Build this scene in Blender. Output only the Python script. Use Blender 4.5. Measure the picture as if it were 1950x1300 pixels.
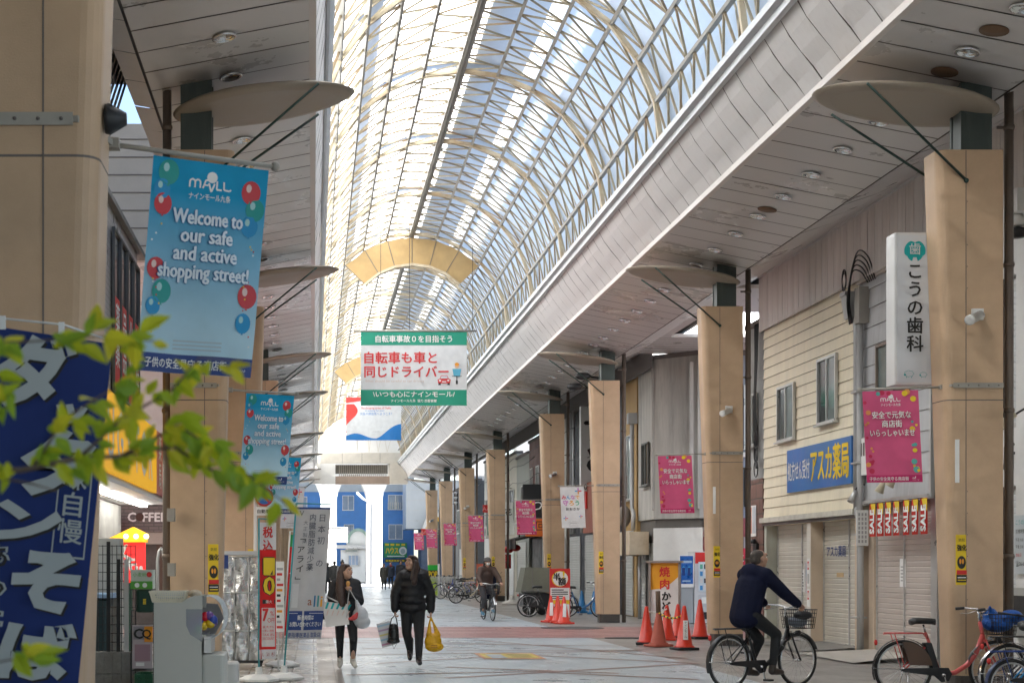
import bpy, math, random
from math import sin, cos, tan, pi, radians, sqrt, atan2
from mathutils import Vector, Matrix, noise
for o in list(bpy.data.objects): bpy.data.objects.remove(o)
S = bpy.context.scene
COL = S.collection
# ---------------------------------------------------------------- camera, sky, sun, exposure
FPX = 2880.0; VPX, VPY = 597.0, 1075.0; CAMZ = 1.5
cd = bpy.data.cameras.new('camera'); cam = bpy.data.objects.new('camera', cd); COL.objects.link(cam)
cam.location = (0, 0, CAMZ); cam.rotation_euler = (radians(90), 0, 0)
cd.sensor_width = 36; cd.lens = 36*FPX/1950
cd.shift_x = (975-VPX)/1950; cd.shift_y = (VPY-650)/1950
cd.clip_start = 0.1; cd.clip_end = 900
cd.dof.use_dof = True; cd.dof.focus_distance = 24; cd.dof.aperture_fstop = 7.0
S.camera = cam
SUN = Vector((-0.60, -0.50, 0.66)).normalized()
w = bpy.data.worlds.new('World'); S.world = w; w.use_nodes = True
nt = w.node_tree; nt.nodes.clear()
sky = nt.nodes.new('ShaderNodeTexSky'); sky.sky_type = 'NISHITA'; sky.sun_disc = False
sky.sun_elevation = math.asin(SUN.z); sky.sun_rotation = atan2(SUN.x, SUN.y)
sky.air_density = 1.0; sky.dust_density = 1.2; sky.ozone_density = 1.0
bg = nt.nodes.new('ShaderNodeBackground'); bg.inputs['Strength'].default_value = 0.07
wo = nt.nodes.new('ShaderNodeOutputWorld')
nt.links.new(sky.outputs[0], bg.inputs[0]); nt.links.new(bg.outputs[0], wo.inputs[0])
sl = bpy.data.lights.new('sun', 'SUN'); sl.energy = 5.0; sl.angle = radians(0.5); sl.color = (1.0, 0.965, 0.92)
so = bpy.data.objects.new('sun', sl); COL.objects.link(so); so.location = (-30, -30, 40)
so.rotation_euler = SUN.to_track_quat('Z', 'Y').to_euler()
S.view_settings.view_transform = 'Standard'; S.view_settings.look = 'None'
S.view_settings.exposure = 2.5; S.view_settings.gamma = 1.0
S.cycles.use_denoising = True; S.cycles.max_bounces = 9; S.cycles.diffuse_bounces = 5
S.cycles.glossy_bounces = 3; S.cycles.transmission_bounces = 6; S.cycles.transparent_max_bounces = 10
S.cycles.sample_clamp_indirect = 6; S.cycles.caustics_reflective = False; S.cycles.caustics_refractive = False
rnd = random.Random(7)

# ---------------------------------------------------------------- helpers
def P(px, py, d):
    "the point that lies d metres down the street and is seen at photo pixel (px, py)"
    return Vector(((px-VPX)*d/FPX, d, CAMZ+(VPY-py)*d/FPX))

MATS = {}
def mat(name, col, rough=0.6, metal=0.0, var=0.10, scale=2.5, bump=0.0, bscale=40, spec=0.5, stain=None, stain_amt=0.5, sscale=1.2, streak=False):
    if name in MATS: return MATS[name]
    m = bpy.data.materials.new(name); m.use_nodes = True; MATS[name] = m
    t = m.node_tree; b = t.nodes['Principled BSDF']
    b.inputs['Roughness'].default_value = rough; b.inputs['Metallic'].default_value = metal
    b.inputs['Specular IOR Level'].default_value = spec
    c4 = (*col, 1)
    if var or stain or bump:
        tc = t.nodes.new('ShaderNodeTexCoord')
        src = tc.outputs['Object']
        if streak:
            mp = t.nodes.new('ShaderNodeMapping'); mp.inputs['Scale'].default_value = (3, 3, 0.35)
            t.links.new(src, mp.inputs[0]); src = mp.outputs[0]
        n = t.nodes.new('ShaderNodeTexNoise'); n.inputs['Scale'].default_value = scale; n.inputs['Detail'].default_value = 6; n.inputs['Roughness'].default_value = 0.65
        t.links.new(src, n.inputs['Vector'])
        r = t.nodes.new('ShaderNodeMapRange'); r.inputs[1].default_value = 0.3; r.inputs[2].default_value = 0.7
        r.inputs[3].default_value = 1-var; r.inputs[4].default_value = 1+var
        t.links.new(n.outputs[0], r.inputs[0])
        mx = t.nodes.new('ShaderNodeMix'); mx.data_type = 'RGBA'; mx.blend_type = 'MULTIPLY'; mx.inputs[0].default_value = 1
        mx.inputs[6].default_value = c4; t.links.new(r.outputs[0], mx.inputs[7])
        out = mx.outputs[2]
        if stain:
            n2 = t.nodes.new('ShaderNodeTexNoise'); n2.inputs['Scale'].default_value = sscale; n2.inputs['Detail'].default_value = 8; n2.inputs['Roughness'].default_value = 0.7
            t.links.new(src, n2.inputs['Vector'])
            r2 = t.nodes.new('ShaderNodeMapRange'); r2.inputs[1].default_value = 0.48; r2.inputs[2].default_value = 0.72
            r2.inputs[3].default_value = 0; r2.inputs[4].default_value = stain_amt
            t.links.new(n2.outputs[0], r2.inputs[0])
            m2 = t.nodes.new('ShaderNodeMix'); m2.data_type = 'RGBA'
            t.links.new(r2.outputs[0], m2.inputs[0]); t.links.new(out, m2.inputs[6]); m2.inputs[7].default_value = (*stain, 1)
            out = m2.outputs[2]
        t.links.new(out, b.inputs['Base Color'])
        r3 = t.nodes.new('ShaderNodeMapRange'); r3.inputs[1].default_value = 0.3; r3.inputs[2].default_value = 0.7
        r3.inputs[3].default_value = max(0.03, rough-0.1); r3.inputs[4].default_value = min(1, rough+0.1)
        t.links.new(n.outputs[0], r3.inputs[0]); t.links.new(r3.outputs[0], b.inputs['Roughness'])
        if bump:
            n3 = t.nodes.new('ShaderNodeTexNoise'); n3.inputs['Scale'].default_value = bscale; n3.inputs['Detail'].default_value = 4
            t.links.new(src, n3.inputs['Vector'])
            bp = t.nodes.new('ShaderNodeBump'); bp.inputs['Strength'].default_value = bump; bp.inputs['Distance'].default_value = 0.02
            t.links.new(n3.outputs[0], bp.inputs['Height']); t.links.new(bp.outputs[0], b.inputs['Normal'])
    else:
        b.inputs['Base Color'].default_value = c4
    return m

def tile_mat(name, c1, c2, mortar, tw, th, rough=0.3, plane='xy', msize=0.012, offset=0.0, bump=0.15, stain=None, stain_amt=0.35, sscale=0.6):
    "bricks or tiles laid in a plane of the world"
    if name in MATS: return MATS[name]
    m = bpy.data.materials.new(name); m.use_nodes = True; MATS[name] = m
    t = m.node_tree; b = t.nodes['Principled BSDF']
    tc = t.nodes.new('ShaderNodeTexCoord'); mp = t.nodes.new('ShaderNodeMapping')
    if plane == 'xz': mp.inputs['Rotation'].default_value = (radians(-90), 0, 0)
    if plane == 'yz':
        mp.inputs['Rotation'].default_value = (0, radians(90), radians(90))
    t.links.new(tc.outputs['Object'], mp.inputs[0])
    if plane == 'yz':
        sx = t.nodes.new('ShaderNodeSeparateXYZ'); cx = t.nodes.new('ShaderNodeCombineXYZ')
        t.links.new(tc.outputs['Object'], sx.inputs[0]); t.links.new(sx.outputs[1], cx.inputs[0]); t.links.new(sx.outputs[2], cx.inputs[1])
        vec = cx.outputs[0]
    elif plane == 'xz':
        sx = t.nodes.new('ShaderNodeSeparateXYZ'); cx = t.nodes.new('ShaderNodeCombineXYZ')
        t.links.new(tc.outputs['Object'], sx.inputs[0]); t.links.new(sx.outputs[0], cx.inputs[0]); t.links.new(sx.outputs[2], cx.inputs[1])
        vec = cx.outputs[0]
    else: vec = tc.outputs['Object']
    br = t.nodes.new('ShaderNodeTexBrick'); br.offset = offset; br.inputs['Scale'].default_value = 1
    br.inputs['Brick Width'].default_value = tw; br.inputs['Row Height'].default_value = th
    br.inputs['Mortar Size'].default_value = msize; br.inputs['Mortar Smooth'].default_value = 0.3
    br.inputs['Color1'].default_value = (*c1, 1); br.inputs['Color2'].default_value = (*c2, 1); br.inputs['Mortar'].default_value = (*mortar, 1)
    t.links.new(vec, br.inputs['Vector'])
    n = t.nodes.new('ShaderNodeTexNoise'); n.inputs['Scale'].default_value = sscale; n.inputs['Detail'].default_value = 8; n.inputs['Roughness'].default_value = 0.7
    t.links.new(tc.outputs['Object'], n.inputs['Vector'])
    r = t.nodes.new('ShaderNodeMapRange'); r.inputs[1].default_value = 0.42; r.inputs[2].default_value = 0.72; r.inputs[3].default_value = 0; r.inputs[4].default_value = stain_amt
    t.links.new(n.outputs[0], r.inputs[0])
    mx = t.nodes.new('ShaderNodeMix'); mx.data_type = 'RGBA'
    t.links.new(r.outputs[0], mx.inputs[0]); t.links.new(br.outputs['Color'], mx.inputs[6])
    mx.inputs[7].default_value = (*(stain or tuple(0.5*x for x in c1)), 1)
    t.links.new(mx.outputs[2], b.inputs['Base Color'])
    rr = t.nodes.new('ShaderNodeMapRange'); rr.inputs[1].default_value = 0.3; rr.inputs[2].default_value = 0.7; rr.inputs[3].default_value = max(0.05, rough-0.1); rr.inputs[4].default_value = rough+0.15
    t.links.new(n.outputs[0], rr.inputs[0]); t.links.new(rr.outputs[0], b.inputs['Roughness'])
    bp = t.nodes.new('ShaderNodeBump'); bp.inputs['Strength'].default_value = bump; bp.inputs['Distance'].default_value = 0.01; bp.invert = True
    t.links.new(br.outputs['Fac'], bp.inputs['Height']); t.links.new(bp.outputs[0], b.inputs['Normal'])
    return m

def flat(name, col, rough=0.6):
    return mat(name, col, rough, var=0.04, scale=6)

def emis(name, col, strength):
    if name in MATS: return MATS[name]
    m = mat(name, col, 0.5, var=0); b = m.node_tree.nodes['Principled BSDF']
    b.inputs['Emission Color'].default_value = (*col, 1); b.inputs['Emission Strength'].default_value = strength
    return m

def glass(name, col, rough=0.06):
    "window glass backed by a dim room: a dark glossy pane"
    if name in MATS: return MATS[name]
    m = mat(name, col, rough, var=0.25, scale=1.1, spec=0.9)
    return m

def clear(name, tint=(1, 1, 1), a=0.75):
    if name in MATS: return MATS[name]
    m = bpy.data.materials.new(name); m.use_nodes = True; MATS[name] = m; t = m.node_tree
    b = t.nodes['Principled BSDF']; b.inputs['Base Color'].default_value = (*tint, 1); b.inputs['Roughness'].default_value = 0.08
    tr = t.nodes.new('ShaderNodeBsdfTransparent'); tr.inputs[0].default_value = (*tint, 1)
    mx = t.nodes.new('ShaderNodeMixShader'); mx.inputs[0].default_value = a
    t.links.new(b.outputs[0], mx.inputs[1]); t.links.new(tr.outputs[0], mx.inputs[2])
    t.links.new(mx.outputs[0], t.nodes['Material Output'].inputs[0])
    return m

def cloth(name, col, trans=0.35, rough=0.8):
    "thin fabric: diffuse with some light coming through"
    if name in MATS: return MATS[name]
    m = bpy.data.materials.new(name); m.use_nodes = True; MATS[name] = m; t = m.node_tree
    b = t.nodes['Principled BSDF']; b.inputs['Roughness'].default_value = rough
    n = t.nodes.new('ShaderNodeTexNoise'); n.inputs['Scale'].default_value = 5; n.inputs['Detail'].default_value = 5
    tc = t.nodes.new('ShaderNodeTexCoord'); t.links.new(tc.outputs['Object'], n.inputs['Vector'])
    r = t.nodes.new('ShaderNodeMapRange'); r.inputs[1].default_value = .3; r.inputs[2].default_value = .7; r.inputs[3].default_value = 0.93; r.inputs[4].default_value = 1.07
    t.links.new(n.outputs[0], r.inputs[0])
    mx = t.nodes.new('ShaderNodeMix'); mx.data_type = 'RGBA'; mx.blend_type = 'MULTIPLY'; mx.inputs[0].default_value = 1
    mx.inputs[6].default_value = (*col, 1); t.links.new(r.outputs[0], mx.inputs[7])
    t.links.new(mx.outputs[2], b.inputs['Base Color'])
    tl = t.nodes.new('ShaderNodeBsdfTranslucent'); t.links.new(mx.outputs[2], tl.inputs[0])
    ms = t.nodes.new('ShaderNodeMixShader'); ms.inputs[0].default_value = trans
    t.links.new(b.outputs[0], ms.inputs[1]); t.links.new(tl.outputs[0], ms.inputs[2])
    t.links.new(ms.outputs[0], t.nodes['Material Output'].inputs[0])
    return m

def tag(o, label=None, cat=None, group=None, kind=None):
    if label: o['label'] = label
    if cat: o['category'] = cat
    if group: o['group'] = group
    if kind: o['kind'] = kind
    return o

def thing(name, label, cat, loc=(0, 0, 0), rz=0.0, group=None):
    o = bpy.data.objects.new(name, None); COL.objects.link(o); o.empty_display_size = 0.3
    o.location = loc; o.rotation_euler = (0, 0, rz)
    return tag(o, label, cat, group)

class MB:
    "collects faces and links them as ONE mesh object"
    def __init__(s): s.v = []; s.f = []; s.m = []; s.sm = []; s.mats = []
    def mi(s, m):
        if m not in s.mats: s.mats.append(m)
        return s.mats.index(m)
    def add(s, vs, fs, m, smooth=False):
        b = len(s.v); i = s.mi(m); s.v += [tuple(p) for p in vs]
        for f in fs: s.f.append([b+k for k in f]); s.m.append(i); s.sm.append(smooth)
    def quad(s, a, b, c, d, m): s.add([a, b, c, d], [(0, 1, 2, 3)], m)
    def box(s, c, size, m, rz=0.0, M=None):
        x, y, z = size[0]/2, size[1]/2, size[2]/2
        vs = [Vector((a*x, b*y, e*z)) for a in (-1, 1) for b in (-1, 1) for e in (-1, 1)]
        if M is not None: vs = [M @ p for p in vs]
        elif rz: R = Matrix.Rotation(rz, 3, 'Z'); vs = [R @ p for p in vs]
        c = Vector(c); vs = [p+c for p in vs]
        s.add(vs, [(0, 1, 3, 2), (4, 6, 7, 5), (0, 4, 5, 1), (2, 3, 7, 6), (0, 2, 6, 4), (1, 5, 7, 3)], m)
    def bx(s, x0, x1, y0, y1, z0, z1, m): s.box(((x0+x1)/2, (y0+y1)/2, (z0+z1)/2), (abs(x1-x0), abs(y1-y0), abs(z1-z0)), m)
    def rbox(s, c, size, m, r=0.02, rz=0.0, seg=3):
        "box with rounded vertical edges and softened top and bottom edges"
        x, y, z = size[0]/2, size[1]/2, size[2]/2; r = min(r, x*0.95, y*0.95, z*0.95)
        def ring(ins, zz):
            o = []
            rr = max(r-ins*0.5, 0.001)
            for (sx, sy, a0) in ((1, 1, 0), (-1, 1, 90), (-1, -1, 180), (1, -1, 270)):
                for k in range(seg+1):
                    a = radians(a0+90*k/seg)
                    o.append((sx*(x-ins-rr)+rr*cos(a), sy*(y-ins-rr)+rr*sin(a), zz))
            return o
        e = r*0.35
        R = [ring(e, -z), ring(0, -z+e), ring(0, z-e), ring(e, z)]
        n = len(R[0]); vs = []; fs = []
        M = Matrix.Rotation(rz, 3, 'Z')
        for q in R: vs += [M @ Vector(p)+Vector(c) for p in q]
        for i in range(3):
            for k in range(n): fs.append((i*n+k, i*n+(k+1) % n, (i+1)*n+(k+1) % n, (i+1)*n+k))
        fs.append(tuple(reversed(range(n)))); fs.append(tuple(range(3*n, 4*n)))
        s.add(vs, fs, m)
    def bar(s, a, b, w, h, m, up=(0, 0, 1)):
        "rectangular bar from a to b"
        a = Vector(a); b = Vector(b); d = (b-a); L = d.length
        if L < 1e-6: return
        d /= L; u = Vector(up)
        if abs(d.dot(u)) > 0.98: u = Vector((1, 0, 0))
        r = d.cross(u).normalized(); u = r.cross(d)
        vs = [p+r*(i*w/2)+u*(j*h/2) for p in (a, b) for (i, j) in ((-1, -1), (1, -1), (1, 1), (-1, 1))]
        s.add(vs, [(3, 2, 1, 0), (4, 5, 6, 7), (0, 1, 5, 4), (1, 2, 6, 5), (2, 3, 7, 6), (3, 0, 4, 7)], m)
    def tube(s, pts, r, m, n=8, closed=False, cap=True, smooth=True):
        pts = [Vector(p) for p in pts]; N = len(pts)
        rs = r if isinstance(r, (list, tuple)) else [r]*N
        vs = []; prev = None
        for i, p in enumerate(pts):
            if closed: t = pts[(i+1) % N]-pts[i-1]
            else: t = pts[min(i+1, N-1)]-pts[max(i-1, 0)]
            if t.length < 1e-9: t = Vector((0, 0, 1))
            t.normalize()
            if prev is None:
                u = Vector((0, 0, 1)) if abs(t.z) < 0.9 else Vector((1, 0, 0))
                u = (u-t*u.dot(t)).normalized()
            else:
                u = prev-t*prev.dot(t)
                u = u.normalized() if u.length > 1e-6 else Vector((1, 0, 0))
            prev = u; q = t.cross(u)
            for k in range(n):
                a = 2*pi*k/n; vs.append(p+(u*cos(a)+q*sin(a))*rs[i])
        fs = []
        for i in range(N if closed else N-1):
            j = (i+1) % N
            for k in range(n): fs.append((i*n+k, i*n+(k+1) % n, j*n+(k+1) % n, j*n+k))
        if cap and not closed: fs.append(tuple(reversed(range(n)))); fs.append(tuple(range((N-1)*n, N*n)))
        s.add(vs, fs, m, smooth)
    def lathe(s, prof, c, m, n=16, axis='z', smooth=True, sx=1.0, sy=1.0):
        "prof = [(r, h)...] turned about an axis through c"
        c = Vector(c); vs = []; fs = []
        for (r, h) in prof:
            for k in range(n):
                a = 2*pi*k/n; p = (r*cos(a)*sx, r*sin(a)*sy, h)
                if axis == 'y': p = (p[0], p[2], p[1])
                if axis == 'x': p = (p[2], p[0], p[1])
                vs.append(c+Vector(p))
        for i in range(len(prof)-1):
            for k in range(n): fs.append((i*n+k, i*n+(k+1) % n, (i+1)*n+(k+1) % n, (i+1)*n+k))
        fs.append(tuple(reversed(range(n)))); fs.append(tuple(range((len(prof)-1)*n, len(prof)*n)))
        s.add(vs, fs, m, smooth)
    def ball(s, c, r, m, n=12, M=None):
        rx, ry, rz = (r, r, r) if isinstance(r, (int, float)) else r
        c = Vector(c); vs = []; fs = []; h = n//2
        for i in range(1, h):
            ph = pi*i/h
            for k in range(n):
                a = 2*pi*k/n; p = Vector((rx*sin(ph)*cos(a), ry*sin(ph)*sin(a), rz*cos(ph)))
                vs.append(c+(M @ p if M is not None else p))
        top = len(vs); vs.append(c+(M @ Vector((0, 0, rz)) if M is not None else Vector((0, 0, rz))))
        vs.append(c+(M @ Vector((0, 0, -rz)) if M is not None else Vector((0, 0, -rz))))
        for i in range(h-2):
            for k in range(n): fs.append((i*n+k, (i+1)*n+k, (i+1)*n+(k+1) % n, i*n+(k+1) % n))
        for k in range(n):
            fs.append((top, k, (k+1) % n)); fs.append((top+1, (h-2)*n+(k+1) % n, (h-2)*n+k))
        s.add(vs, fs, m, True)
    def prism(s, poly, a, b, m, axis='y'):
        "extrude a 2D outline between a and b along an axis; poly in the other two axes (x,z), (y,z) or (x,y)"
        def q(p, t): return (p[0], t, p[1]) if axis == 'y' else ((t, p[0], p[1]) if axis == 'x' else (p[0], p[1], t))
        n = len(poly); vs = [q(p, a) for p in poly]+[q(p, b) for p in poly]
        fs = [tuple(range(n)), tuple(reversed(range(n, 2*n)))]+[(k, n+k, n+(k+1) % n, (k+1) % n) for k in range(n)]
        s.add(vs, fs, m)
    def build(s, name, parent=None, world=True, label=None, cat=None, group=None, kind=None, base=None):
        me = bpy.data.meshes.new(name)
        off = Vector((0, 0, 0)); loc = Vector((0, 0, 0))
        if parent is not None and world:
            q = parent
            while q is not None: off += Vector(q.location); q = q.parent
        if parent is None:
            if base is None:
                xs = [p[0] for p in s.v]; ys = [p[1] for p in s.v]; zs = [p[2] for p in s.v]
                base = ((min(xs)+max(xs))/2, (min(ys)+max(ys))/2, min(zs)) if kind not in ('structure', 'stuff') else (0, 0, 0)
            off = Vector(base); loc = off
        me.from_pydata([(p[0]-off.x, p[1]-off.y, p[2]-off.z) for p in s.v], [], s.f)
        for m in s.mats: me.materials.append(m)
        me.polygons.foreach_set('material_index', s.m); me.polygons.foreach_set('use_smooth', s.sm); me.update()
        o = bpy.data.objects.new(name, me); COL.objects.link(o); o.location = loc
        if parent is not None: o.parent = parent
        return tag(o, label, cat, group, kind)

def curve(pts, n=6):
    "a smooth line through the points"
    p = [Vector(q) for q in pts]; p = [p[0]*2-p[1]]+p+[p[-1]*2-p[-2]]; o = []
    for i in range(1, len(p)-2):
        for k in range(n):
            t = k/n; o.append(0.5*((2*p[i])+(p[i+1]-p[i-1])*t+(2*p[i-1]-5*p[i]+4*p[i+1]-p[i+2])*t*t+(3*p[i]-p[i-1]-3*p[i+1]+p[i+2])*t**3))
    return o+[p[-2]]
def copy_tree(o, parent=None, loc=None, rz=None, label=None, group=None):
    "a copy of a thing with copies of its parts and sub-parts"
    c = o.copy(); COL.objects.link(c); c.parent = parent
    if loc is not None: c.location = loc
    if rz is not None: c.rotation_euler = (0, 0, rz)
    if label: c['label'] = label
    if group: c['group'] = group
    for ch in list(o.children): copy_tree(ch, c)
    return c

# ---- lettering
_TX = {}
def glyphs(t, bold=0.0, res=2):
    key = (t, bold, res)
    if key in _TX: return _TX[key]
    cu = bpy.data.curves.new('lettering', 'FONT'); cu.body = t; cu.offset = bold; cu.resolution_u = res; cu.fill_mode = 'FRONT'
    o = bpy.data.objects.new('lettering', cu); COL.objects.link(o)
    bpy.context.view_layer.update()
    me = bpy.data.meshes.new_from_object(o.evaluated_get(bpy.context.evaluated_depsgraph_get()))
    v = [(p.co.x, p.co.y) for p in me.vertices]; f = [tuple(p.vertices) for p in me.polygons]
    bpy.data.objects.remove(o); bpy.data.curves.remove(cu); bpy.data.meshes.remove(me)
    _TX[key] = (v, f); return v, f

class Surf:
    "a face that can be printed on; (u, v) in metres from its lower left corner"
    def __init__(s, bl, br, tl, tr=None, rip=0.0, waves=1.6, ph=0.0, sag=None):
        s.bl, s.br, s.tl = Vector(bl), Vector(br), Vector(tl)
        s.tr = Vector(tr) if tr is not None else s.br+s.tl-s.bl
        s.w = ((s.br-s.bl).length+(s.tr-s.tl).length)/2; s.h = ((s.tl-s.bl).length+(s.tr-s.br).length)/2
        s.n = ((s.br-s.bl).cross(s.tl-s.bl)).normalized(); s.rip = rip; s.waves = waves; s.ph = ph
    def at(s, u, v, off=0.0):
        a, b = u/s.w, v/s.h
        p = (s.bl*(1-a)+s.br*a)*(1-b)+(s.tl*(1-a)+s.tr*a)*b
        if s.rip:
            k = s.rip*(1.15-b)
            p = p+s.n*(k*(sin(2*pi*s.waves*a+s.ph+1.3*b)+0.4*sin(2*pi*(0.7*a+1.1*b)+2*s.ph)))
        return p+s.n*off
    def sheet(s, mb, m, nu=1, nv=1, off=0.0, u0=0, u1=None, v0=0, v1=None, thick=0.0, smooth=True):
        u1 = s.w if u1 is None else u1; v1 = s.h if v1 is None else v1
        def grid(o, flip):
            vs = [s.at(u0+(u1-u0)*i/nu, v0+(v1-v0)*j/nv, o) for j in range(nv+1) for i in range(nu+1)]
            fs = []
            for j in range(nv):
                for i in range(nu):
                    a = j*(nu+1)+i; q = (a, a+1, a+nu+2, a+nu+1)
                    fs.append(tuple(reversed(q)) if flip else q)
            mb.add(vs, fs, m, smooth and s.rip > 0)
        grid(off, False)
        if thick:
            grid(off-thick, True)
            e = [s.at(u0+(u1-u0)*i/nu, v0, off) for i in range(nu+1)]+[s.at(u1, v0+(v1-v0)*j/nv, off) for j in range(1, nv+1)]
            e += [s.at(u1-(u1-u0)*i/nu, v1, off) for i in range(1, nu+1)]+[s.at(u0, v1-(v1-v0)*j/nv, off) for j in range(1, nv)]
            g = [p-s.n*thick for p in e]; n = len(e)
            mb.add(e+g, [(k, n+k, n+(k+1) % n, (k+1) % n) for k in range(n)], m)
    def poly(s, mb, pts, m, off=0.004):
        mb.add([s.at(u, v, off) for u, v in pts], [tuple(range(len(pts)))], m)
    def ell(s, mb, u, v, ru, rv, m, off=0.004, n=20, rot=0.0):
        c, q = cos(rot), sin(rot)
        s.poly(mb, [(u+ru*cos(2*pi*k/n)*c-rv*sin(2*pi*k/n)*q, v+ru*cos(2*pi*k/n)*q+rv*sin(2*pi*k/n)*c) for k in range(n)], m, off)
    def rect(s, mb, u0, u1, v0, v1, m, off=0.004, n=1):
        s.sheet(mb, m, n, 1 if n == 1 else max(1, int(n*abs(v1-v0)/max(abs(u1-u0), .01))), off, u0, u1, v0, v1)
    def text(s, mb, t, u, v, size, m, off=0.006, width=None, bold=0.0, align='c', shear=0.0, res=2, rot=0.0, max_w=None, strike=0.0):
        "one line; (u, v) is the middle (or left end) of its baseline-to-cap box; size is the glyph height"
        V, F = glyphs(t, bold, res)
        if not V: return
        x0 = min(p[0] for p in V); x1 = max(p[0] for p in V)
        cjk = any(ord(ch) > 0x2000 for ch in t)
        lo, hi = (-0.08, 0.84) if cjk else (0.0, 0.70)
        k = size/(hi-lo); kx = k
        if width: kx = width/(x1-x0)
        elif max_w and (x1-x0)*k > max_w: kx = max_w/(x1-x0)
        ox = (x0+x1)/2 if align == 'c' else x0
        cr, sr = cos(rot), sin(rot)
        def q(p):
            a = (p[0]-ox)*kx; b = (p[1]-(lo+hi)/2)*k; a += shear*b
            return s.at(u+a*cr-b*sr, v+a*sr+b*cr, off)
        mb.add([q(p) for p in V], F, m)
        if strike:
            for i, (dx, dy) in enumerate(((1, 0), (-1, 0), (0, .8), (0, -.8))):
                mb.add([s.at(u+a*cr-b*sr, v+a*sr+b*cr, off+.0006*(i+1)) for a, b in (((p[0]-ox)*kx+dx*strike*size+shear*((p[1]-(lo+hi)/2)*k), (p[1]-(lo+hi)/2)*k+dy*strike*size) for p in V)], F, m)
    def vtext(s, mb, t, u, vtop, size, m, off=0.006, pitch=1.08, bold=0.0, wide=1.0, shear=0.0, strike=0.0):
        for i, ch in enumerate(t):
            if ch == ' ': continue
            if ch in 'ー「」(|': s.text(mb, ch, u+shear*i*size, vtop-size*(0.5+i*pitch), size*wide, m, off, bold=bold, rot=-pi/2, strike=strike)
            else: s.text(mb, ch, u+shear*i*size, vtop-size*(0.5+i*pitch), size, m, off, bold=bold, strike=strike)

def union(name, blobs, m, voxel=0.012, smooth=4, parent=None, local=True, decimate=None):
    "one continuous skin over many tapered limbs: blobs = [('c', p0, r0, p1, r1)] capsules and ('e', c, (rx,ry,rz), M) ellipsoids"
    mb = MB()
    for b in blobs:
        if b[0] == 'c':
            p0, r0, p1, r1 = Vector(b[1]), b[2], Vector(b[3]), b[4]
            n = 5; mb.tube([p0.lerp(p1, i/n) for i in range(n+1)], [r0+(r1-r0)*i/n for i in range(n+1)], m, 12)
            mb.ball(p0, r0, m, 12); mb.ball(p1, r1, m, 12)
        else:
            mb.ball(b[1], b[2], m, 16, b[3] if len(b) > 3 else None)
    o = mb.build(name, None, base=(0, 0, 0))
    md = o.modifiers.new('remesh', 'REMESH'); md.mode = 'VOXEL'; md.voxel_size = voxel; md.use_smooth_shade = True
    if smooth:
        sm = o.modifiers.new('smooth', 'SMOOTH'); sm.iterations = smooth; sm.factor = 0.6
    bpy.context.view_layer.update()
    me = bpy.data.meshes.new_from_object(o.evaluated_get(bpy.context.evaluated_depsgraph_get()))
    old = o.data; o.modifiers.clear(); o.data = me; bpy.data.meshes.remove(old)
    me.materials.clear(); me.materials.append(m)
    for p in me.polygons: p.use_smooth = True; p.material_index = 0
    if parent is not None: o.parent = parent
    return o
# ---------------------------------------------------------------- ground
M_ground = mat('asphalt_pale', (0.30, 0.30, 0.29), 0.8, var=0.12, scale=0.8, bump=0.3)
M_side = tile_mat('grey_stone_tiles', (0.30, 0.285, 0.265), (0.345, 0.325, 0.30), (0.19, 0.18, 0.17), 0.6, 0.4, 0.36, 'xy', 0.008, 0.5, bump=0.08, stain=(0.22, 0.205, 0.19), stain_amt=0.45, sscale=0.8)
M_center = tile_mat('pale_blue_paving', (0.47, 0.535, 0.57), (0.50, 0.565, 0.60), (0.39, 0.44, 0.47), 0.3, 0.3, 0.30, 'xy', 0.006, 0.0, bump=0.03, stain=(0.40, 0.44, 0.46), stain_amt=0.3, sscale=0.5)
M_small = tile_mat('small_pale_tiles', (0.40, 0.40, 0.375), (0.47, 0.465, 0.44), (0.17, 0.165, 0.15), 0.3, 0.3, 0.24, 'xy', 0.014, 0.0, stain=(0.26, 0.25, 0.23), stain_amt=0.45)
M_strip = tile_mat('brown_grey_border_tiles', (0.22, 0.19, 0.165), (0.27, 0.24, 0.21), (0.14, 0.12, 0.11), 0.3, 0.3, 0.32, 'xy', 0.01)
M_red = tile_mat('red_brick_paving', (0.36, 0.175, 0.165), (0.43, 0.23, 0.21), (0.22, 0.13, 0.12), 0.42, 0.42, 0.34, 'xy', 0.012, 0.5, stain=(0.26, 0.14, 0.13), stain_amt=0.4)
g = MB(); g.bx(-250, 250, -60, 420, -1.0, -0.03, M_ground); g.build('ground', kind='structure')
def sheet(name, x0, x1, y0, y1, z, m):
    b = MB(); b.quad((x0, y0, z), (x1, y0, z), (x1, y1, z), (x0, y1, z), m); return b.build(name, kind='structure')
sheet('pavement_grey', 5.72, 16, -15, 101, -0.008, M_side)
sheet('pavement_left', -14, 0.06, -15, 101, -0.008, M_small)
sheet('pavement_border', 0.06, 0.40, -15, 31.2, -0.006, M_strip)
sheet('pavement_border', 0.06, 0.40, 36.7, 101, -0.006, M_strip)
sheet('street', 0.40, 5.72, -15, 101, -0.004, M_center)
sheet('side_street', -40, 40, 31.2, 36.7, 0.0, M_red)
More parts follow.
